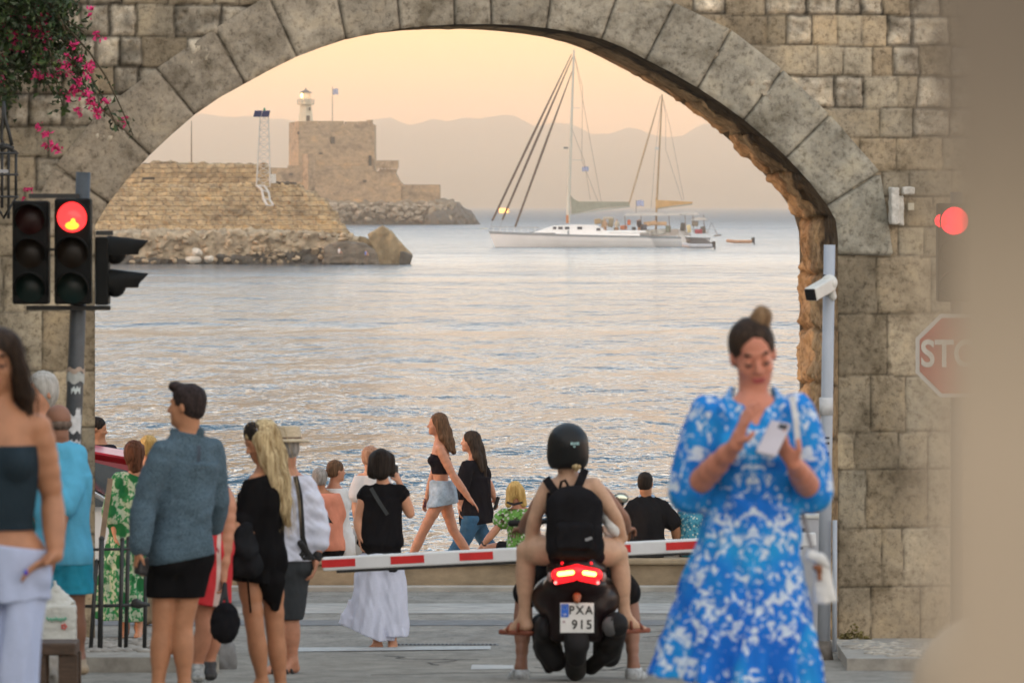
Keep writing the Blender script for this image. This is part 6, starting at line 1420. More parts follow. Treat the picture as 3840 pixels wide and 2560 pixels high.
V, Fc = implicit([Cap(p.pt(1130, 2030, -.15), p.pt(1160, 2075, -.10), .022, .022), Cap(p.pt(1140, 2090, -.12), p.pt(1178, 2088, -.09), .014, .012)], .007); link('strap_end', V, Fc, m_blk, p.o)
V, Fc = implicit([Cap(p.arm[1][1]+[0, 0, -.004], p.arm[1][1]+[0, 0, .012], .036)], .005); link('wrist_watch', V, Fc, m_blk, p.o)
def sandals(p, ks, dirs, mat):
    for k, d in zip(ks, dirs):
        d = nrm(d); a = p.leg[k][1]; V, Fc = implicit([Cap(a-d*.04+[0, 0, -.088], a+d*.155+[0, 0, -.095], .040, .044)], .007, cuts=[(a+[0, 0, -.078], UP), (a+[0, 0, -.108], (0, 0, -1))])
        o = link('sandal', V, Fc, mat, p.o); V, Fc = implicit([Cap(a+d*.085+[0, 0, -.06]+np.cross(d, UP)*.03, a+d*.085+[0, 0, -.06]-np.cross(d, UP)*.03, .030, .030), Box(a+d*.085+[0, 0, -.1], (.09, .018, .2), frame(d, UP)[[1, 0, 2]] if False else np.array([np.cross(d, UP), d, [0, 0, 1.]]), op='s')], .007)
        b = MB(); sd_ = np.cross(d, UP)
        for dd_ in (.05, .10):
            b.tube([a+d*dd_+sd_*.044+[0, 0, -.085], a+d*dd_+sd_*.03+[0, 0, -.048], a+d*dd_+[0, 0, -.036], a+d*dd_-sd_*.03+[0, 0, -.048], a+d*dd_-sd_*.044+[0, 0, -.085]], .009, 7)
        b.build('sandal_strap', mat, o, smooth=True)
m_blk2 = M('black leather', (.015, .013, .012), .6)
sandals(p, (0, 1), ((-.7, -.7, 0), (-.6, -.8, 0)), m_blk2)
# --- woman with bob, white wide trousers ------------------------------
p = Per(46.6, (1432, 1735), (.25, .95, .05), (1437, 1822), (1372, 1843), (1502, 1840), (1395, 2110), (1470, 2110), [(1345, 1945), (1350, 2000, -.05)], [(1537, 1925, .02), (1497, 1812, .06)],
        [(1392, 2270), (1418, 2418)], [(1460, 2270), (1473, 2418)], S=.97, fwd=(.05, 1, 0), vox=.009)
ex = p.hand(1, (-.3, .3, .9), (-.8, .6, 0), .9)+p.hand(0, (0, 0, -1), (1, 0, 0), .5)+p.foot(0, (-.92, -.3, 0))+p.foot(1, (-.3, -.8, 0))
p.make('woman with black bob in black top and wide white trousers photographing the sea', sk_fair, ex)
p.hair(h_black, path=p.pth([(1408, 1720, .0), (1402, 1770, 0)], [.060, .058])+p.pth([(1455, 1720, 0), (1462, 1762, 0)], [.058, .050])+p.pth([(1430, 1720, -.05), (1430, 1768, -.05)], [.075, .070]), seed=3, amp=.004)
p.wear('top', p.torso(.012)+p.armp(0, 0, .16, .012, .006)+p.armp(1, 0, .16, .012, .006)+[Fru(p.pt(1436, 1870), p.pt(1425, 2040), (.145, .11), (.190, .145), folds=7, amp=.05, k=.04), Ell(p.pt(1425, 2035), (.175, .135, .100), k=.03)], fabric('black silk', (.009, .009, .011)),
       cuts=[(p.pt(1437, 1810), UP)], amp=.007, wl=.12, seed=61)
tr_ = p.torso(.012, bust=False)+[Fru(p.pt(1398, 2080), p.pt(1400, 2400), (.120, .12), (.175, .15), folds=8, amp=.07, k=.03), Fru(p.pt(1468, 2080), p.pt(1474, 2385), (.105, .12), (.125, .13), folds=7, amp=.07, ph=2, k=.02), Fru(p.pt(1385, 2110, .03), p.pt(1318, 2388, .06), (.08, .04), (.13, .045), folds=5, amp=.1, k=.04)]
p.wear('trousers', tr_, fabric('thin white cotton', (.60, .63, .76), .05), cuts=[(p.pt(0, 2070), UP), (p.pt(1300, 2350), (-.40, 0, -1)), (p.pt(1474, 2400), (.0, 0, -1))], amp=.010, wl=.15, seed=62, st=(1.5, 1, .35))
for k, d in ((0, (-.92, -.3, 0)), (1, (-.3, -.8, 0))): p.wear('sandal', p.foot(k, d, .010), m_blk2, amp=0, cuts=[(p.leg[k][1]+[0, 0, -.040], UP)])
ribbon('bag_strap', [p.pt(1392, 1826, -.12), p.pt(1425, 1880, -.155), p.pt(1455, 1925, -.155)], .030, .004, M('dark strap', (.035, .04, .042), .8), p.o)
V, Fc = implicit([Box(p.pt(1476, 1768, .12), (.035, .03, .050), rd=.012), Cap(p.pt(1476, 1768, .14), p.pt(1474, 1768, .20), .024)], .008); o = link('photo_camera', V, Fc, M('camera black', (.015, .015, .017), .4), origin=p.pt(1476, 1768, .12)); tag(o, 'black camera raised to the eye of the woman with the bob', 'camera')
b = MB(); b.tube([p.pt(1482, 1790, .1), p.pt(1500, 1810, .06), p.pt(1512, 1828, .04), p.pt(1500, 1818, .0)], .007, 6); b.build('neck_cord', M('dark red cord', (.15, .03, .04), .8), o)
# --- person in white t-shirt beside her -------------------------------
p = Per(57.5, (1392, 1716), (.5, .8, 0), (1392, 1778), (1352, 1793), (1434, 1793), (1370, 1985), (1415, 1985), [(1336, 1890), (1345, 1965, -.03)], [(1450, 1880), (1440, 1960)],
        [(1370, 2130), (1370, 2270)], [(1412, 2130), (1412, 2270)], S=1.0, fwd=(.3, 1, 0), vox=.011, fem=False)
p.make('reddish haired person in a white t-shirt beside the woman with the bob', sk_fair, p.hand(0, (.1, 0, -1), (1, 0, 0), .5)+p.foot(0, (0, -1, 0))+p.foot(1, (0, -1, 0)))
p.hair(hairm('strawberry hair', (.25, .12, .07), (.50, .28, .18)), seed=9)
p.wear('t_shirt', p.torso(.018)+p.armp(0, 0, .62, .022, .018)+p.armp(1, 0, .62, .022, .018), fabric('white jersey', (.62, .60, .60), .05), cuts=[(p.pt(0, 1782), UP)], amp=.006, wl=.12, seed=70)
p.wear('shorts', p.torso(.014)+p.legp(0, 0, .7, .02, .01)+p.legp(1, 0, .7, .02, .01), fabric('pale shorts', (.45, .42, .38)), cuts=[(p.pt(0, 1960), UP)], amp=.005)
# --- seated couple on the sea wall ------------------------------------
ZS = zt
p = Per(60.2, (1198, 1795), (-.1, .95, 0), (1200, 1846), (1165, 1862), (1252, 1866), (1205, 2058), (1262, 2058), [(1150, 1940), (1170, 2020, .05)], [(1272, 1955), (1262, 2030, .1)],
        [(1215, 2066, .42), (1215, 2150, .46)], [(1275, 2066, .42), (1275, 2150, .46)], S=1.0, fwd=(.15, 1, 0), vox=.011, fem=False, wide=1.12)
p.make('grey haired man in salmon shirt with black strap seated on the sea wall', sk_tan, p.foot(0, (0, 1, 0))+p.foot(1, (0, 1, 0)))
p.hair(h_grey, seed=12, amp=.003)
p.wear('t_shirt', p.torso(.020)+p.armp(0, 0, .7, .022, .02)+p.armp(1, 0, .7, .022, .02)+[Cap(p.pt(1225, 1890, -.02), p.pt(1232, 2035, -.03), .14, .165, k=.05)], fabric('salmon jersey', (.66, .25, .16)), cuts=[(p.pt(0, 1848), UP), (p.pt(0, 2062), (0, 0, -1))], amp=.010, wl=.15, seed=72)
p.wear('shorts', p.torso(.014)+p.legp(0, 0, .8, .02, .01)+p.legp(1, 0, .8, .02, .01), fabric('black shorts', (.01, .01, .012)), cuts=[(p.pt(0, 2010), UP)], amp=.005)
ribbon('strap', [p.pt(1178, 1852, -.14), p.pt(1205, 1895, -.185), p.pt(1235, 1945, -.185), p.pt(1262, 1985, -.12)], .03, .006, m_blk, p.o)
p = Per(60.3, (1262, 1766), (.85, .45, .0), (1252, 1822), (1228, 1845), (1275, 1842, .05), (1255, 2052), (1292, 2052), [(1225, 1930), (1240, 2010)], [(1312, 1880, .10), (1330, 1905, .25)],
        [(1300, 2060, .40), (1305, 2150, .45)], [(1325, 2060, .40), (1330, 2150, .45)], S=.98, fwd=(.6, .8, 0), vox=.011)
p.make('woman in white dress with a low bun seated on the sea wall', sk_warm, p.hand(1, (.3, .6, -.4), (0, 0, -1), .5)+p.foot(0, (0, 1, 0))+p.foot(1, (0, 1, 0)))
p.hair(h_brown, seed=14, amp=.003, extra=[Ell(p.H(0, -.115, -.02), (.038, .036, .04), p.HM, k=.01)])
p.wear('dress', p.torso(.014)+p.armp(0, 0, 1.3, .020, .01)+p.armp(1, 0, 1.3, .020, .01)+p.legp(0, 0, 1.7, .04, .03)+p.legp(1, 0, 1.7, .04, .03)+[Cap(p.pt(1260, 1950), p.pt(1300, 2066, -.05), .12, .15, k=.05), Fru(p.pt(1285, 2000, -.02), p.pt(1322, 2082, -.06), (.10, .10), (.16, .12), folds=6, amp=.05)], fabric('white voile', (.64, .63, .62), .05), cuts=[(p.pt(0, 1830), UP)], amp=.008, wl=.12, seed=74)
# --- walkers on the promenade ----------------------------------------
DW = 62.
p = Per(DW, (1638, 1591), (-.98, -.1, .04), (1650, 1655), (1650, 1682, -.15), (1655, 1680, .13), (1655, 1862, -.09), (1660, 1862, .08), [(1700, 1780, -.19), (1762, 1868, -.20)], [(1625, 1780, .18), (1600, 1872, .20)],
        [(1590, 1985, -.08), (1528, 2118, -.08)], [(1700, 1990, .08), (1782, 2115, .08)], S=1.0, fwd=(-.98, -.12, 0), vox=.010, wide=.92)
ex = p.hand(0, (.75, -.1, -.75), (-.5, 0, -.6), .35)+p.hand(1, (-.3, 0, -.9), (.5, -.5, 0), .7)+p.foot(0, (-1, 0, 0))+p.foot(1, (-.9, 0, -.4))
p.make('woman striding left in a black strapless crop top and short denim shorts', sk_warm, ex)
p.hair(h_brown, path=p.pth([(1650, 1575, 0), (1668, 1620, 0), (1684, 1660, -.02), (1702, 1694, -.03)], [.085, .078, .062, .030])+p.pth([(1645, 1585, -.05), (1662, 1640, -.07), (1690, 1688, -.08)], [.05, .045, .02]), seed=15, amp=.006)
p.wear('crop_top', p.torso(.010), fabric('black rib knit', (.012, .010, .014)), cuts=[(p.pt(1650, 1706), (.2, 0, 1)), (p.pt(0, 1776), (0, 0, -1))], amp=.003)
p.wear('denim_shorts', p.torso(.014, bust=False)+p.legp(0, 0, .30, .022, .010)+p.legp(1, 0, .30, .022, .010)+[Fru(p.pt(1658, 1800), p.pt(1664, 1885), (.135, .125), (.165, .135), k=.04)], fabric('pale denim', (.34, .42, .50), .3, 14), cuts=[(p.pt(1650, 1800), (.05, 0, 1)), (p.pt(1664, 1893), (.15, 0, -1))], amp=.005, wl=.06)
V, Fc = implicit([Box(p.pt(1592, 1888, .2), (.016, .03, .045), rd=.006)], .007); o = link('small_phone', V, Fc, M('dark red phone case', (.10, .015, .03), .4), origin=p.pt(1592, 1888, .2)); tag(o, 'small dark phone in the far hand of the striding woman in shorts', 'phone')
p = Per(64.0, (1762, 1655), (-.95, .1, .02), (1778, 1720), (1752, 1748, -.17), (1790, 1745, .15), (1768, 1945, -.10), (1775, 1945, .10), [(1728, 1832, -.2), (1725, 1888, -.22)], [(1832, 1812, .18), (1852, 1868, .18)],
        [(1748, 2010, -.1), (1690, 2085, -.1)], [(1822, 2030, .1), (1858, 2110, .1)], S=1.0, fwd=(-.95, .1, 0), vox=.010, wide=.95)
ex = p.hand(1, (.3, 0, -.9), (-.6, -.5, 0), .8)+p.hand(0, (-.1, 0, -1), (.6, 0, 0), .6)+p.foot(0, (-1, 0, 0))+p.foot(1, (-1, 0, -.3))
p.make('long haired woman in a loose black tunic and jeans walking behind the striding woman', sk_warm, ex)
p.hair(h_dark, path=p.pth([(1775, 1645, 0), (1792, 1690, 0), (1805, 1735, 0), (1818, 1790, -.02)], [.085, .082, .065, .02])+p.pth([(1770, 1650, -.06), (1790, 1710, -.09), (1806, 1760, -.1)], [.05, .05, .03]), seed=25, amp=.006)
p.wear('tunic', p.torso(.022)+p.armp(0, 0, 1.25, .03, .012)+p.armp(1, 0, .55, .03, .012)+[Fru(p.pt(1782, 1790), p.pt(1788, 1972), (.17, .14), (.185, .15), folds=6, amp=.05, k=.04)], fabric('loose black jersey', (.012, .011, .014)), cuts=[(p.pt(0, 1724), UP), (p.pt(1788, 1965), (.12, 0, -1))], amp=.010, wl=.16, seed=80)
p.wear('jeans', p.torso(.010, bust=False)+p.legp(0, 0, 2, .022, .014)+p.legp(1, 0, 2, .022, .014), fabric('blue jeans', (.045, .115, .20), .35, 9), cuts=[(p.pt(0, 1930), UP)], amp=.005, wl=.08)
V, Fc = implicit([Box(p.pt(1862, 1888, .17), (.020, .036, .075), frame((0, 1, 0), (.3, 0, 1)), rd=.008)], .008); o = link('black_phone', V, Fc, m_blk2, origin=p.pt(1862, 1888, .17)); tag(o, 'black phone in the hand of the woman in the loose black tunic', 'phone')
# --- girl on the wall --------------------------------------------------
def floral(name, ground, a, b_, sc_):
    t = NT(name); vo = t.n('ShaderNodeTexVoronoi'); vo.inputs['Scale'].default_value = sc_; t.l(t.coord(), vo.inputs['Vector']); n = t.noise(sc_*.7, detail=3)
    c = t.ramp(vo.outputs['Distance'], [(.30, a), (.42, ground)]); c2 = t.ramp(n, [(.52, (1, 1, 1)), (.60, b_)]); t.base(t.mix(c, c2, 1, 'MULTIPLY')); t.p(Roughness=.9); return t.m
p = Per(60.2, (1932, 1842), (.1, .95, .05), (1945, 1900), (1898, 1925), (1990, 1925), (1925, 2050), (1980, 2050), [(1862, 1982, -.05), (1815, 2035, -.10)], [(2012, 1990), (2020, 2040)],
        [(1850, 2058, .15), (1790, 2072, .05)], [(1965, 2066, .4), (1970, 2140, .45)], S=.92, fwd=(.1, 1, 0), vox=.010)
p.make('blonde girl in a green floral top leaning on one arm on the sea wall', sk_warm, p.hand(0, (-.6, -.1, -.6), (0, 0, -1), .15)+p.foot(1, (0, 1, 0)))
p.hair(h_gold, path=p.pth([(1918, 1840, -.03), (1908, 1890, -.04)], [.06, .035])+p.pth([(1948, 1840, -.03), (1964, 1888, -.04)], [.06, .035]), seed=33, amp=.006)
p.wear('top', p.torso(.016)+p.armp(0, 0, .45, .03, .02)+p.armp(1, 0, .45, .03, .02)+[Cap(p.pt(1950, 1960, -.02), p.pt(1955, 2040, -.02), .13, .14, k=.04)], floral('green floral cloth', (.12, .30, .05), (.5, .5, .42), (.25, .15, .10), 26), cuts=[(p.pt(0, 1906), UP)], amp=.006, wl=.1)
p.wear('shorts', p.torso(.012)+p.legp(0, 0, .5, .02)+p.legp(1, 0, .5, .02), fabric('dark shorts', (.015, .015, .02)), cuts=[(p.pt(0, 2030), UP)], amp=.003)
b = MB(); b.tube([p.pt(1806, 2028, -.10), p.pt(1812, 2040, -.14), p.pt(1822, 2042, -.08)], .010, 7); b.build('bracelet', m_blk2, p.o)
ribbon('strap', [p.pt(1900, 1880, -.10), p.pt(1925, 1888, -.15), p.pt(1960, 1880, -.14)], .025, .005, m_blk, p.o)
# --- seated man in black at right ------------------------------------
p = Per(60.2, (2421, 1812), (.25, .92, -.05), (2425, 1868), (2376, 1900), (2482, 1900), (2400, 2058), (2460, 2058), [(2350, 1975, .05), (2370, 2035, .15)], [(2532, 1975), (2540, 2035, .08)],
        [(2400, 2066, .42), (2400, 2150, .46)], [(2465, 2066, .42), (2465, 2150, .46)], S=1.02, fwd=(0, 1, 0), vox=.011, fem=False, wide=1.1)
p.make('broad man in a black t-shirt with pale blue collar seated on the sea wall', sk_tan, p.foot(0, (0, 1, 0))+p.foot(1, (0, 1, 0))+p.hand(1, (-.3, .3, -.8), (-1, 0, 0), .6))
p.hair(h_black, seed=12, amp=.002, vol=.97)
p.wear('t_shirt', p.torso(.020)+p.armp(0, 0, .75, .024, .02)+p.armp(1, 0, .75, .024, .02)+[Cap(p.pt(2430, 1930, -.02), p.pt(2430, 2040, -.03), .16, .17, k=.05)], fabric('black jersey', (.013, .013, .015)), cuts=[(p.pt(0, 1846), UP), (p.pt(0, 2068), (0, 0, -1))], amp=.008, wl=.15, seed=82)
V, Fc = implicit([Cap(p.pt(2404, 1862, -.02), p.pt(2446, 1862, -.02), .030)], .008); link('collar', V, Fc, fabric('pale blue collar', (.30, .42, .58)), p.o)
p.wear('shorts', p.torso(.014)+p.legp(0, 0, .9, .02)+p.legp(1, 0, .9, .02), fabric('black trousers', (.012, .012, .014)), cuts=[(p.pt(0, 2010), UP)], amp=.003)
p = Per(60.3, (2592, 1835), (-.3, .95, 0), (2590, 1890), (2558, 1910), (2640, 1910), (2570, 2052), (2625, 2052), [(2548, 1980), (2562, 2030, .1)], [(2660, 1990), (2640, 2035, .1)],
        [(2575, 2066, .4), (2575, 2150, .46)], [(2625, 2066, .4), (2625, 2150, .46)], S=.95, fwd=(0, 1, 0), vox=.012)
p.make('person in a turquoise patterned top on the sea wall, mostly hidden by the blue dress', sk_warm)
p.hair(h_brown, seed=5); p.wear('top', p.torso(.016)+[Cap(p.pt(2595, 1960), p.pt(2595, 2040), .13, .14, k=.04)], floral('turquoise print', (.06, .30, .42), (.5, .6, .55), (.3, .5, .6), 30), cuts=[(p.pt(0, 1915), UP)], amp=.005)
p.wear('skirt', p.torso(.012)+p.legp(0, 0, .9, .03)+p.legp(1, 0, .9, .03), fabric('dark skirt', (.02, .05, .08)), cuts=[(p.pt(0, 2030), UP)], amp=.003)

# --- older man in sky blue at the left --------------------------------
p = Per(34.2, (215, 1588), (-.55, .80, -.05), (222, 1676), (160, 1712), (283, 1708), (190, 2080), (275, 2080), [(150, 1900), (170, 2000)], [(240, 1905, -.16), (204, 2110, -.32)],
        [(215, 2290), (225, 2480)], [(282, 2290), (296, 2462)], S=1.0, fwd=(-.3, .95, 0), vox=.008, fem=False)
ex = p.hand(1, (-.1, -.1, -1), (-1, 0, 0), .95, sc_=1.1)+p.foot(0, (-.3, .9, 0))+p.foot(1, (.2, -.9, 0))
p.make('bald man in sky blue shirt and blue shorts seen from behind at left', sk_dark, ex)
V, Fc = implicit([Ell(p.H(0, -.028, -.005), (.0745, .078, .045), p.HM), Ell(p.H(0, .12, 0), (.13, .13, .14), p.HM, op='s', k=.01), Ell(p.H(0, -.03, .09), (.12, .12, .075), p.HM, op='s', k=.01)], .007, amp=.002, wl=.03); link('hair', V, Fc, hairm('thin greying hair', (.09, .06, .045), (.20, .15, .12)), p.o)
p.wear('t_shirt', p.torso(.022)+p.armp(0, 0, .95, .024, .02)+p.armp(1, 0, .92, .024, .020)+[Fru(p.pt(225, 1800), p.pt(250, 2112), (.165, .125), (.135, .13), folds=5, amp=.03, k=.04)], fabric('sky blue jersey', (.11, .42, .62), .10), cuts=[(p.pt(0, 1668), (-.1, 0, 1)), (p.pt(0, 2115), (0, 0, -1))], amp=.009, wl=.16, seed=90)
p.wear('shorts', p.torso(.014)+p.legp(0, 0, .86, .03, .016)+p.legp(1, 0, .86, .03, .02), fabric('teal blue shorts', (.03, .30, .44), .15), cuts=[(p.pt(0, 2070), UP), (p.pt(0, 2225), (0, 0, -1))], amp=.008, wl=.12, seed=91)
p2_ = p.foot(0, (-.3, .9, 0), .008)+p.foot(1, (.2, -.9, 0), .008)
p.wear('shoe', p.foot(1, (.2, -.9, 0), .009), M('tan shoe', (.35, .27, .18), .7), amp=0, cuts=[(p.leg[1][1]+[0, 0, -.01], UP)])
# plastic carrier bag
c = P(222, 2300, 33.6); cb_ = empty('carrier_bag', c, 'white plastic carrier bag with green lettering standing on the dark wooden stool', 'bag')
pl = NT('white carrier plastic'); pl.base((.56, .57, .53)); pl.p(Roughness=.35, Alpha=1.0); n_ = pl.noise(12); pl.bump(n_, .4, .02); pl = pl.m
g_ = lambda x, y, d=0: P(x, y, 33.6, d)
V, Fc = implicit([Box(g_(221, 2338), (.103, .05, .112), rd=.015), Fru(g_(210, 2196), g_(221, 2268), (.022, .018), (.100, .046), k=.02), Cap(g_(205, 2180), g_(212, 2215), .012, .018, k=.01)], .007, amp=.006, wl=.08, seed=4, oct=3); link('body', V, Fc, pl, cb_)
b = MB(); b.tube([g_(178+x*1.9, 2318-9*math.sin(x*1.05)*(1.25 if x % 9 < 2 else .7), -.060) for x in range(40)], .0035, 5); b.build('lettering', M('green print', (.10, .38, .24), .6), cb_, smooth=True)
b = MB()
for k in range(5):
    a = k*1.256; v, f = sell(g_(243+8*math.cos(a), 2345+8*math.sin(a), -.062), (.008, .004, .008), 8); b.add(v, f)
b.build('printed_flower', M('red print', (.6, .12, .10), .6), cb_)
# white haired person behind
p = Per(36.6, (152, 1472), (-.5, -.5, 0), (140, 1565), (70, 1600), (185, 1600, .1), (100, 1960), (150, 1960), [(60, 1800), (60, 1960)], [(180, 1810, .1), (170, 1960, .1)],
        [(105, 2220), (105, 2470)], [(150, 2220), (150, 2470)], S=1.08, fwd=(-.6, -.7, 0), vox=.009)
p.o = None
p.make('white haired person standing behind the woman in the strapless top', sk_fair)
p.hair(h_white, seed=18, vol=1.04, amp=.008, path=p.pth([(160, 1470, .02), (165, 1515, .04)], [.085, .06]))
p.wear('blouse', p.torso(.016)+p.armp(0, 0, 1, .02, .01)+p.armp(1, 0, .8, .02, .01), fabric('teal blouse', (.02, .16, .18)), cuts=[(p.pt(0, 1590), UP)], amp=.006)
p.wear('trousers', p.torso(.012)+p.legp(0, 0, 2, .02, .03)+p.legp(1, 0, 2, .02, .03), fabric('teal trousers', (.015, .13, .15)), cuts=[(p.pt(0, 1960), UP)], amp=.006)
# --- green dress woman -------------------------------------------------
p = Per(48.5, (505, 1705), (.1, .95, 0), (512, 1775), (448, 1800), (552, 1798), (470, 2060), (530, 2060), [(425, 1915, -.04), (440, 2010, -.10)], [(560, 1900), (555, 2000)],
        [(470, 2210), (470, 2352)], [(520, 2210), (520, 2352)], S=.98, fwd=(0, 1, 0), vox=.010)
p.make('woman in a long green and white patterned dress with short brown hair', sk_fair, p.hand(0, (0, 0, -1), (1, 0, 0), .5)+p.foot(0, (0, -1, 0))+p.foot(1, (0, -1, 0)))
p.hair(hairm('auburn hair', (.05, .02, .01), (.17, .07, .04)), seed=20, vol=1.08, amp=.010, path=p.pth([(505, 1710, -.03), (508, 1750, -.03)], [.08, .06]))
def green_print():
    t = NT('green lattice print'); vo = t.n('ShaderNodeTexVoronoi'); vo.inputs['Scale'].default_value = 8.5; vo.inputs['Randomness'].default_value = .55; t.l(t.coord((1, 1, .8)), vo.inputs['Vector'])
    n = t.noise(10, (1, 1, 1), 2); wv = t.noise(34, (1, 1, .8), 2, .5)
    c = t.ramp(wv, [(.44, (.03, .27, .09)), (.54, (.50, .60, .44))]); m = t.ramp(vo.outputs['Distance'], [(.40, (0, 0, 0)), (.48, (1, 1, 1))]); t.base(t.mix((.008, .16, .045), c, m)); t.p(Roughness=.9); return t.m
gd = p.torso(.020)+p.armp(0, 0, 1.2, .03, .03)+[Fru(p.pt(505, 1860), p.pt(445, 2325), (.16, .13), (.225, .18), folds=9, amp=.06, k=.04)]
p.wear('dress', gd, green_print(), cuts=[(p.pt(512, 1782), (.35, 0, 1)), (p.pt(0, 2328), (0, 0, -1))], amp=.009, wl=.18, seed=95)
ribbon('bag_strap', [p.pt(418, 1790, -.13), p.pt(412, 1850, -.18), p.pt(402, 1920, -.20), p.pt(390, 2015, -.22)], .045, .008, M('tan strap', (.27, .20, .14), .7), p.o)
p = Per(51., (560, 1680), (.3, .9, 0), (560, 1735), (520, 1755), (610, 1755), (540, 1950), (590, 1950), [(515, 1850), (515, 1940)], [(620, 1850), (620, 1940)], [(545, 2130), (545, 2330)], [(590, 2130), (590, 2330)], S=.95, vox=.012, fwd=(0, 1, 0))
p.make('person with pale golden hair glimpsed between the green dress and the grey shirt', sk_fair); p.hair(h_gold, seed=6, amp=.008, vol=1.02)
p.wear('clothes', p.torso(.018)+p.armp(0, 0, .6, .02, .01)+p.armp(1, 0, .6, .02, .01)+p.legp(0, 0, 1.9, .03, .02)+p.legp(1, 0, 1.9, .03, .02), fabric('beige clothes', (.35, .28, .2)), cuts=[(p.pt(0, 1742), UP)])
# --- man leaning behind the parked cars -------------------------------
p = Per(59.6, (368, 1608), (.92, -.2, -.12), (372, 1662), (330, 1685), (415, 1688), (350, 1880), (400, 1880), [(325, 1735, -.1), (400, 1705, -.25)], [(430, 1770), (425, 1850)], [(350, 2050), (350, 2240)], [(400, 2050), (400, 2240)], S=1.02, vox=.011, fem=False, fwd=(.5, -.8, 0))
p.make('dark haired man in black behind the parked cars at the edge of the arch', sk_tan, p.hand(0, (.9, -.1, -.2), (0, 0, -1), .4)); p.hair(h_black, seed=6, amp=.003)
p.wear('t_shirt', p.torso(.018)+p.armp(0, 0, .55, .02, .015)+p.armp(1, 0, .7, .02, .015), fabric('dark navy jersey', (.012, .012, .022)), cuts=[(p.pt(0, 1666), UP)], amp=.006)
p.wear('trousers', p.torso(.012)+p.legp(0, 0, 2, .02, .02)+p.legp(1, 0, 2, .02, .02), fabric('grey trousers', (.08, .08, .09)), cuts=[(p.pt(0, 1860), UP)])
# --- person in red behind the grey shirt -------------------------------
p = Per(33.6, (770, 1730), (.2, .9, 0), (775, 1812), (715, 1845), (840, 1845), (745, 2060), (810, 2060), [(715, 1960), (735, 2060)], [(866, 1905, -.05), (842, 2150, -.10)],
        [(765, 2360, .0), (738, 2500, .05)], [(800, 2350, .2), (778, 2500, .2)], S=.86, fwd=(.1, 1, 0), vox=.008)
ex = p.hand(1, (0, 0, -1), (-1, 0, 0), .9)+p.foot(0, (.1, -1, 0))+p.foot(1, (.1, -1, 0))
p.make('person in a red wrap skirt hidden behind the grey shirted man', sk_warm, ex); p.hair(h_brown, seed=7)
p.wear('blouse', p.torso(.014)+p.armp(0, 0, .8, .02, .01), fabric('dark red blouse', (.30, .02, .04)), cuts=[(p.pt(0, 1825), UP)])
def redstripe():
    t = NT('red striped skirt'); wv = t.n('ShaderNodeTexWave'); wv.inputs['Scale'].default_value = 2.2; wv.inputs['Distortion'].default_value = 5; wv.inputs['Detail'].default_value = 2; t.l(t.coord((1, 1, .3)), wv.inputs['Vector'])
    t.base(t.ramp(wv.outputs['Fac'], [(.86, (.52, .018, .025)), (.93, (.60, .45, .40))])); t.p(Roughness=.8); return t.m
p.wear('skirt', p.torso(.014)+[Fru(p.pt(790, 1960), p.pt(752, 2285), (.13, .11), (.17, .15), folds=7, amp=.08, k=.03)], redstripe(), cuts=[(p.pt(0, 1985), UP), (p.pt(760, 2262), (-.15, 0, -1))], amp=.008)
p.wear('sneaker', p.foot(0, (.1, -1, 0), .010), M('grey and white sneaker', (.30, .31, .30), .6, .6, 30), amp=0, cuts=[(p.leg[0][1]+[0, 0, .02], UP)])
p.wear('sneaker', p.foot(1, (.1, -1, 0), .010), M('dark sneaker', (.03, .03, .03), .6), amp=0, cuts=[(p.leg[1][1]+[0, 0, .02], UP)])
c = P(842, 2330, 33.3); bk = empty('drawstring_backpack', c, 'small black backpack dangling from a hand between the man and the blonde woman', 'backpack')
V, Fc = implicit([Ell(c, (.083, .06, .100)), Cap(c+[0, 0, -.05], c+[.01, 0, .05], .075, .055, k=.04)], .008, amp=.007, wl=.09); link('body', V, Fc, fabric('black nylon', (.010, .010, .012)), bk)
V, Fc = implicit([Cap(P(822, 2290, 33.3), P(843, 2190, 33.4), .012, .010), Cap(P(858, 2290, 33.3), P(843, 2190, 33.4), .012, .010)], .006); link('strap', V, Fc, m_blk, bk)

# ================================================================== SCOOTER WITH TWO RIDERS
DZ = 34.7; zpt = lambda x, y, d=0: P(x, y, DZ, d)
m_body = M('glossy dark maroon black paint', (.010, .005, .006), .32, .2, 6, spec=.25); m_mat = M('matt black plastic', (.012, .012, .013), .6, .3, 14, bump=.2, spec=.15); m_tyre = M('tyre rubber', (.015, .015, .015), .9, .2, 40, bump=.4)
gzz = gz(DZ); scx = (2162-1920)/F*DZ
sc_ = empty('motor_scooter', (scx, DZ+.5, gz(DZ+.5)), 'black motor scooter with glowing red tail light waiting at the barrier', 'scooter')
V, Fc = implicit([Ell(zpt(2163, 2140, .22), (.185, .17, .085), k=.03), Cap(zpt(2163, 2130, .1), zpt(2163, 2110, .75), .12, .14, k=.05), Ell(zpt(2163, 2255, .38), (.275, .30, .175), k=.06), Ell(zpt(2163, 2200, .20), (.185, .16, .08), k=.05), Box(zpt(2163, 2340, .32), (.17, .2, .12), rd=.05, k=.05)], .009, k=.04)
link('tail_fairing', V, Fc, m_body, sc_)
V, Fc = implicit([Ell(zpt(2163, 2090, .45), (.15, .42, .05)), Ell(zpt(2163, 2080, .95), (.13, .3, .06))], .012, k=.04); link('seat', V, Fc, M('black seat vinyl', (.015, .014, .015), .5), sc_)
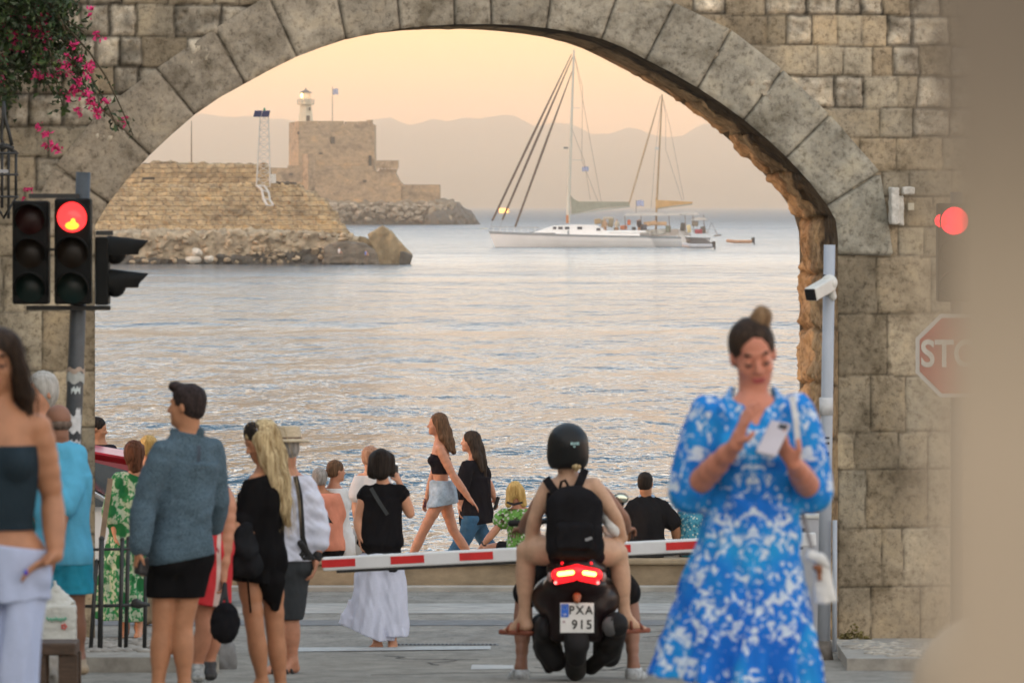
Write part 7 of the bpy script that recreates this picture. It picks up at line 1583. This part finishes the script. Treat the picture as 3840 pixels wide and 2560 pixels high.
# tail light: clear red lens with two glowing bars
V, Fc = implicit([Cap(zpt(2090, 2152, -.01), zpt(2163, 2140, -.035), .036, .042), Cap(zpt(2236, 2152, -.01), zpt(2163, 2140, -.035), .036, .042), Cap(zpt(2085, 2182, 0), zpt(2150, 2165, -.03), .014, .018), Cap(zpt(2241, 2182, 0), zpt(2176, 2165, -.03), .014, .018), Cap(zpt(2110, 2112, .03), zpt(2216, 2112, .03), .012, .012, k=.03)], .006, k=.012)
tlens = link('tail_light', V, Fc, E('red tail lens', (1.0, .010, .015), .95), sc_)
m_bar = E('glowing tail bar', (1.0, .62, .10), 3.2); m_pink = E('small red lamp', (1.0, .20, .18), 1.2)
for xa, ya, xb, yb in ((2097, 2149, 2146, 2142), (2178, 2142, 2228, 2149)):
    V, Fc = implicit([Cap(zpt(xa, ya, -.055), zpt(xb, yb, -.072), .0135, .0135)], .005); link('light_bar', V, Fc, m_bar, tlens)
for x in (2083, 2242):
    V, Fc = implicit([Ell(zpt(x, 2183, -.018), (.011, .008, .011))], .004); link('marker_lamp', V, Fc, m_pink, tlens)
for x in (2063, 2262):
    V, Fc = implicit([Ell(zpt(x, 2163, .02), (.020, .03, .032))], .006); link('turn_signal', V, Fc, M('clear smoked lens', (.30, .20, .18), .15), sc_)
# plate
pc = zpt(2164, 2316, .02); pb = MB(); pb.box(pc, (.103, .004, .091), bev=.003); npl = pb.build('number_plate', M('plate white', (.70, .70, .68), .4, .06, 9), sc_)
b = MB(); b.box(zpt(2118, 2288, .013), (.023, .002, .040)); b.build('blue_band', M('plate blue', (.01, .10, .48), .4), npl)
b = MB()
for k in range(10):
    a = 2*math.pi*k/10; v, f = sell(zpt(2118+9*math.cos(a), 2276+9*math.sin(a), .010), (.0018, .001, .0018), 6); b.add(v, f)
b.build('star_ring', M('plate yellow', (.7, .6, .1), .4), npl)
m_ink = M('plate black ink', (.02, .02, .02), .5)
text('letters', 'PXA', .072, zpt(2178, 2288, .012), m_ink, npl, .95, ext=.001, bold=.0012, sp=1.25); text('letters', '915', .078, zpt(2182, 2342, .012), m_ink, npl, .95, ext=.001, bold=.0012, sp=1.2); text('letters', 'GR', .018, zpt(2118, 2303, .010), M('plate white ink', (.7, .7, .7), .5), npl, 1, ext=.0005)
b = MB(); b.tube([zpt(2115, 2330, .014), zpt(2115, 2330.1, .008)], .008, 12); b.build('plate_seal', M('plate seal', (.45, .35, .38), .5), npl)
b = MB(); b.box(zpt(2164, 2318, .03), (.112, .004, .100), bev=.004); b.build('plate_holder', m_mat, sc_)
V, Fc = implicit([Cap(zpt(2164, 2238, .03), zpt(2164, 2250, .02), .028, .02), Ell(zpt(2163, 2250, .0), (.012, .012, .016))], .006); link('plate_lamp', V, Fc, M('dim amber lamp cover', (.30, .09, .03), .3), sc_)
b = MB(); b.box(zpt(2163, 2396, .02), (.041, .008, .014), bev=.004); b.build('reflector', M('red reflector', (.55, .015, .025), .15), sc_)
V, Fc = implicit([Box(zpt(2163, 2400, .12), (.075, .10, .06), rd=.03), Cap(zpt(2163, 2420, .05), zpt(2163, 2470, .10), .07, .06, k=.03)], .009, k=.03); link('mudguard', V, Fc, m_mat, sc_)
# wheels: torus tyres with hub
def wheel(cx_, yc, zc, R_, rt, nm):
    w0 = empty(nm, (cx_, yc, zc)); w0.parent = sc_; w0.location = np.array((cx_, yc, zc))-origin_of(sc_)
    V = []; n, m = 40, 14
    for i in range(n):
        a = 2*math.pi*i/n
        for j in range(m):
            c = 2*math.pi*j/m; rr = R_-rt+rt*math.cos(c); V.append((cx_+rt*1.05*math.sin(c), yc+rr*math.cos(a), zc+rr*math.sin(a)))
    Fc = [(i*m+j, i*m+(j+1) % m, ((i+1) % n)*m+(j+1) % m, ((i+1) % n)*m+j) for i in range(n) for j in range(m)]; link('tyre', V, Fc, m_tyre, w0)
    b = MB(); b.tube([(cx_-.05, yc, zc), (cx_+.05, yc, zc)], .045, 16)
    for k in range(5):
        a = 2*math.pi*k/5; b.tube([(cx_, yc, zc), (cx_, yc+(R_-rt*1.6)*math.cos(a), zc+(R_-rt*1.6)*math.sin(a))], .018, 8)
    b.build('rim', M('dark alloy', (.05, .05, .055), .4, metal=.6), w0)
wheel(scx, DZ+.42, gz(DZ+.42)+.255, .255, .062, 'wheel'); wheel(scx, DZ+1.72, gz(DZ+1.72)+.255, .255, .055, 'wheel')
V, Fc = implicit([Ell(zpt(2040, 2372, .30), (.058, .17, .085)), Cap(zpt(2052, 2440, .30), zpt(2085, 2490, .32), .072, .07, k=.05), Cap(zpt(2032, 2360, .4), zpt(2060, 2470, .7), .07, .09, k=.04), Cap(zpt(2020, 2440, .35), zpt(2060, 2525, .38), .035, .03, k=.04)], .01, k=.03); link('engine_cover', V, Fc, m_mat, sc_)
V, Fc = implicit([Cap(zpt(2310, 2345, .10), zpt(2300, 2380, .55), .078, .085), Cap(zpt(2300, 2400, .2), zpt(2290, 2480, .45), .075, .07, k=.04), Cap(zpt(2270, 2470, .3), zpt(2220, 2520, .42), .05, .05, k=.04)], .01, k=.03); ex_ = link('exhaust', V, Fc, m_mat, sc_)
V, Fc = implicit([Ell(zpt(2288, 2350, .055), (.050, .035, .062))], .007); link('exhaust_cap', V, Fc, M('grey heat shield', (.07, .07, .072), .5), ex_)
V, Fc = implicit([Ell(zpt(2296, 2320, .02), (.008, .006, .010))], .003); link('exhaust_outlet', V, Fc, m_hole, ex_)
for x, nm in ((2090, 'shock_absorber'), (2240, 'shock_absorber')):
    b = MB(); b.tube([zpt(x, 2330, .25), zpt(x, 2480, .42)], .022, 10); b.build(nm, M('spring steel', (.12, .12, .12), .4, metal=.7), sc_)
V, Fc = implicit([Box(zpt(2163, 2380, 1.05), (.16, .30, .06), rd=.03), Cap(zpt(2163, 2360, 1.35), zpt(2163, 2080, 1.45), .14, .16, k=.06), Ell(zpt(2163, 2070, 1.5), (.17, .12, .12), k=.05)], .018, k=.05); link('front_body', V, Fc, m_body, sc_)
b = MB(); b.tube([zpt(1960, 2005, 1.25), zpt(2060, 1998, 1.35), zpt(2163, 2010, 1.40), zpt(2266, 1998, 1.35), zpt(2366, 2005, 1.25)], .018, 10); b.build('handlebar', m_mat, sc_)
V, Fc = implicit([Cap(zpt(1915, 2003, 1.24), zpt(1968, 2003, 1.24), .022, .022)], .008); link('grip', V, Fc, m_tyre, sc_)
b = MB(); b.tube([zpt(2335, 2003, 1.28), zpt(2345, 1955, 1.25), zpt(2350, 1920, 1.22)], .010, 8); b.build('mirror_stalk', m_mat, sc_)
V, Fc = implicit([Ell(zpt(2342, 1908, 1.24), (.052, .02, .036))], .007); mr = link('mirror', V, Fc, m_mat, sc_)
V, Fc = implicit([Ell(zpt(2342, 1908, 1.222), (.044, .008, .029))], .004); mm = NT('mirror glass'); mm.base((.6, .65, .55)); mm.p(Metallic=1.0, Roughness=.08); link('mirror_glass', V, Fc, mm.m, mr)
# driver (mostly hidden) ------------------------------------------------
p = Per(35.5, (2124, 1704), (0, 1, .05), (2135, 1800, -.02), (2060, 1840), (2240, 1840), (2110, 2085), (2220, 2085), [(1998, 1935, .10), (1962, 1995, .35)], [(2325, 1935, .10), (2352, 1995, .35)],
        [(1965, 2250, .35), (1955, 2510, .12)], [(2365, 2250, .35), (2377, 2505, .12)], S=1.03, fem=False, fwd=(0, 1, 0), vox=.009)
ex = p.hand(0, (-.3, .9, 0), (0, 0, -1), 1.0)+p.hand(1, (.3, .9, 0), (0, 0, -1), 1.0)+p.foot(0, (-.3, 1, 0))+p.foot(1, (.3, 1, 0))
p.leg[0][1] = p.leg[0][1]; p.make('scooter driver hidden behind the passenger, sneakers on the road', sk_dark, ex)
p.wear('shirt', p.torso(.012), fabric('black shirt', (.012, .012, .013)), cuts=[(p.pt(0, 1795), UP)])
p.wear('shorts', p.torso(.014)+p.legp(0, 0, .9, .02, .02)+p.legp(1, 0, .9, .02, .02), fabric('black board shorts', (.012, .012, .014)), cuts=[(p.pt(0, 2060), UP)])
m_snk = M('grey white sneaker', (.42, .44, .45), .7, .5, 26)
for k in (0, 1): p.wear('sneaker', p.foot(k, ((-.3, 1, 0), (.3, 1, 0))[k], .012), m_snk, amp=0, cuts=[(p.leg[k][1]+[0, 0, -.005], UP)])
V, Fc = implicit([Ell(p.H(0, -.01, .02), (.105, .13, .105), p.HM)], .012); link('helmet', V, Fc, m_body, p.o)
# passenger ---------------------------------------------------------------
p = Per(34.9, (2130, 1690), (.05, 1, .0), (2128, 1795), (2055, 1822), (2228, 1818), (2105, 2062), (2215, 2062), [(2008, 1935, .02), (1985, 2050, .10)], [(2300, 1925, .02), (2335, 2020, .12)],
        [(1972, 2068, .12), (1968, 2325, .16)], [(2320, 2078, .12), (2345, 2318, .16)], S=1.0, fwd=(0, 1, 0), vox=.008, wide=1.05)
ex = p.hand(0, (.2, .6, -.7), (1, 0, 0), .7)+p.hand(1, (-.7, .3, .1), (0, 0, 1), .8)+[Cap(p.arm[1][1], p.pt(2290, 2035, .1), .03, .026)]
ex += p.foot(0, (-.62, .55, -.1))+p.foot(1, (.62, .55, -.1))+[Ell((p.hp[0]*.45+p.leg[0][0]*.55), (.10, .10, .085), k=.05), Ell((p.hp[1]*.45+p.leg[1][0]*.55), (.10, .10, .085), k=.05)]
p.make('passenger on the scooter in a black helmet, bare legged, with a black backpack', skin('pale passenger skin', (.56, .36, .24)), ex, ears=False, detail=False)
V, Fc = implicit([Ell(p.H(0, -.015, .045), (.126, .150, .128), p.HM), Cap(p.H(-.03, -.03, -.04), p.H(.03, -.03, -.04), .098, .098, k=.04), Ell(p.H(0, .16, -.02), (.095, .09, .09), p.HM, op='s'), Ell(p.H(0, -.02, -.155), (.16, .2, .05), p.HM, op='s', k=.02)], .008); hl_ = link('helmet', V, Fc, M('satin black helmet', (.009, .010, .011), .38, .2, 8, spec=.25), p.o)
b = MB()
for k, (w_, z_) in enumerate(((.006, .010), (.004, .008), (.005, .008), (.004, .009), (.006, .011))):
    b.box(p.H(.028+.010*k, -.158+.0008*k*k, .052)+[0, -.004, 0], (w_*.8, .004, z_*.8))
b.box(p.H(.045, -.155, .034)+[0, -.004, 0], (.006, .004, .005)); b.build('helmet_decal', M('decal pale', (.35, .55, .55), .5), hl_)
V, Fc = implicit([Ell(p.pt(2158, 1744, -.10), (.034, .025, .018)), Cap(p.pt(2158, 1744, -.10), p.pt(2162, 1762, -.10), .012, .008)], .006, amp=.006, wl=.03); link('hair', V, Fc, h_blond, p.o)
p.wear('camisole', p.torso(.010), fabric('black camisole', (.012, .010, .012)), cuts=[(p.pt(0, 1842), UP)], amp=.003)
p.wear('briefs', [Ell(p.pt(2160, 2075, 0), (.19, .15, .10))], fabric('black shorts knit', (.02, .010, .013)), cuts=[(p.pt(0, 2040), UP)], amp=.004)
sandm = M('red brown sandal leather', (.22, .06, .03), .6)
for k, d in ((0, (-.72, .65, 0)), (1, (.72, .65, 0))):
    d = nrm(d); a = p.leg[k][1]; V, Fc = implicit([Cap(a-d*.03+[0, 0, -.078], a+d*.17+[0, 0, -.092], .038, .036)], .007, cuts=[(a+[0, 0, -.074], UP), (a+[0, 0, -.105], (0, 0, -1))]); o = link('sandal', V, Fc, sandm, p.o)
    sd_ = np.cross(d, UP); b = MB()
    for dd_, hh in ((.02, -.015), (.11, -.045)):
        b.tube([a+d*dd_+sd_*.042+[0, 0, -.08], a+d*dd_+sd_*.038+[0, 0, hh-.02], a+d*dd_+[0, 0, hh+.01], a+d*dd_-sd_*.038+[0, 0, hh-.02], a+d*dd_-sd_*.042+[0, 0, -.08]], .010, 7)
    b.build('sandal_strap', sandm, o, smooth=True)
# backpack
bp_ = empty('backpack', p.pt(2152, 1960, -.2), 'black fabric backpack on the back of the scooter passenger', 'backpack')
m_bp = fabric('black backpack nylon', (.012, .012, .014), .3, 9)
V, Fc = implicit([Box(p.pt(2152, 1965, -.20), (.172, .075, .195), rd=.07), Ell(p.pt(2150, 1880, -.19), (.14, .075, .11), k=.04), Ell(p.pt(2155, 2055, -.19), (.145, .08, .06), k=.04)], .009, amp=.006, wl=.15, seed=7); link('body', V, Fc, m_bp, bp_)
V, Fc = implicit([Box(p.pt(2152, 2000, -.285), (.12, .03, .085), rd=.03)], .009, amp=.005, wl=.1); link('front_pocket', V, Fc, m_bp, bp_)
for pts in ([(2046, 1790, -.06), (2070, 1825, -.13), (2100, 1862, -.17)], [(2195, 1755, -.07), (2175, 1800, -.14), (2150, 1850, -.17)]):
    ribbon('strap', [p.pt(*q) for q in pts], .052, .012, m_bp, bp_)
b = MB(); b.tube([p.pt(2098, 1830, -.16), p.pt(2104, 1800, -.165), p.pt(2118, 1795, -.165), p.pt(2128, 1812, -.165), p.pt(2126, 1840, -.16)], .009, 8); b.build('carry_loop', m_bp, bp_, smooth=True)
b = MB(); b.box(p.pt(2205, 2008, -.315), (.022, .002, .009), frame((0, 1, 0), (-.35, 0, 1)).T); b.build('small_badge', M('grey badge', (.30, .30, .31), .5), bp_)
V, Fc = implicit([Ell(p.pt(2292, 1965, .05), (.045, .05, .085), frame((0, 1, 0), (-.45, 0, 1))), Ell(p.pt(2275, 1930, .05), (.03, .035, .04))], .008, amp=.006, wl=.08); o = link('white_pouch', V, Fc, M('white pouch cloth', (.60, .60, .58), .8), origin=p.pt(2290, 1965, .05)); tag(o, 'small white bag hanging at the right elbow of the scooter passenger', 'bag')

# ================================================================== PARKED CARS
def car(xr, D, zr, paint, label, roofm, dirn=1, glassm=None):
    """side view, nose to the right at photo x = xr"""
    s = F/D; nose = (xr-1920)/s; g0 = gz(min(D, 60)); root = empty('parked_car', (nose-2.1, D+.85, g0), label, 'car', 'cars parked beyond the arch')
    prof = [(0, .35), (-.02, .60), (-.10, .74), (-.45, .86), (-1.15, .98), (-1.25, 1.0), (-1.85, 1.36), (-2.1, 1.42), (-3.2, 1.44), (-3.7, 1.36), (-4.05, 1.02), (-4.15, .9), (-4.18, .35), (-3.7, .22), (-.5, .22)]
    prof = [(nose+x, z*zr) for x, z in prof]; n = len(prof)
    def ring(ys_, sc_in): return [(x, ys_, g0+z-(sc_in if z > 1.02*zr else 0)*.0) for x, z in prof]
    W = 1.72; V = []
    for yy, ins in ((D+.06, .06), (D, 0), (D+W, 0), (D+W-.06, .06)):
        for x, z in prof:
            tum = max(0, z-.9*zr)*.35; V.append((x*1.0, yy+(tum if yy < D+.5 else -tum), g0+z-(ins if z > .5 else 0)))
    Fc = [(k*n+i, k*n+(i+1) % n, (k+1)*n+(i+1) % n, (k+1)*n+i) for k in range(3) for i in range(n)]+[tuple(range(n)), tuple(range(4*n-1, 3*n-1, -1))]
    link('body', V, Fc, paint, root, smooth=False)
    for yy, sg in ((D-.012, 1), (D+W+.012, -1)):
        t1 = lambda z: yy+sg*max(0, z-.9*zr)*.35
        q = [(nose-1.30, 1.0*zr), (nose-1.88, 1.31*zr), (nose-2.45, 1.36*zr), (nose-2.45, 1.0*zr)]; b = MB(); b.add([(x, t1(z), g0+z) for x, z in q], [(0, 1, 2, 3)]); b.build('side_window', glassm, root)
        q = [(nose-2.52, 1.0*zr), (nose-2.52, 1.36*zr), (nose-3.2, 1.37*zr), (nose-3.65, 1.26*zr), (nose-3.7, 1.0*zr)]; b = MB(); b.add([(x, t1(z), g0+z) for x, z in q], [(0, 1, 2, 3, 4)]); b.build('side_window', glassm, root)
    b = MB(); b.add([(nose-1.24, D+.2, g0+1.015*zr), (nose-1.24, D+W-.2, g0+1.015*zr), (nose-1.84, D+W-.3, g0+1.368*zr), (nose-1.84, D+.3, g0+1.368*zr)], [(0, 1, 2, 3)]); b.build('windscreen', glassm, root)
    b = MB(); b.prism([(nose-1.88, D+.25, g0+1.375*zr), (nose-2.1, D+.25, g0+1.44*zr), (nose-3.2, D+.25, g0+1.46*zr), (nose-3.68, D+.25, g0+1.38*zr)], W-.5); b.build('roof', roofm, root)
    for x in (nose-.85, nose-3.35):
        for yy in (D-.01, D+W-.17):
            w0 = empty('wheel', (x, yy, g0+.31)); w0.parent = root; w0.location = np.array((x, yy, g0+.31))-origin_of(root)
            b = MB(); b.tube([(x, yy, g0+.31), (x, yy+.18, g0+.31)], .31, 24); b.build('tyre', m_tyre, w0); b = MB(); b.tube([(x, yy-.008, g0+.31), (x, yy, g0+.31)], .2, 16); b.build('rim', M('alloy rim', (.4, .4, .4), .3, metal=.8), w0)
    b = MB(); b.box((nose-.10, D+.25, g0+.66*zr), (.10, .16, .07), bev=.02); b.build('headlight', M('headlight', (.6, .6, .6), .1), root)
    if dirn < 0:
        for ch in root.children_recursive:
            ch.location.x *= -1
            if ch.type == 'MESH':
                for v in ch.data.vertices: v.co.x *= -1
                ch.data.flip_normals()
    return root
m_gls = M('dark car glass', (.02, .028, .03), .08); 
car(925, 55.2, .98, M('white car paint', (.70, .70, .69), .2, .04, 1), 'white car parked beyond the arch, its bonnet showing between the people', M('white roof paint', (.70, .70, .69), .2), glassm=m_gls)
car(650+30, 57.3, 1.03, M('wine red car paint', (.30, .012, .02), .2, .1, 1), 'red car parked behind the white one, its roof showing at the arch edge', M('wine red roof', (.45, .02, .04), .3), dirn=-1, glassm=m_gls)
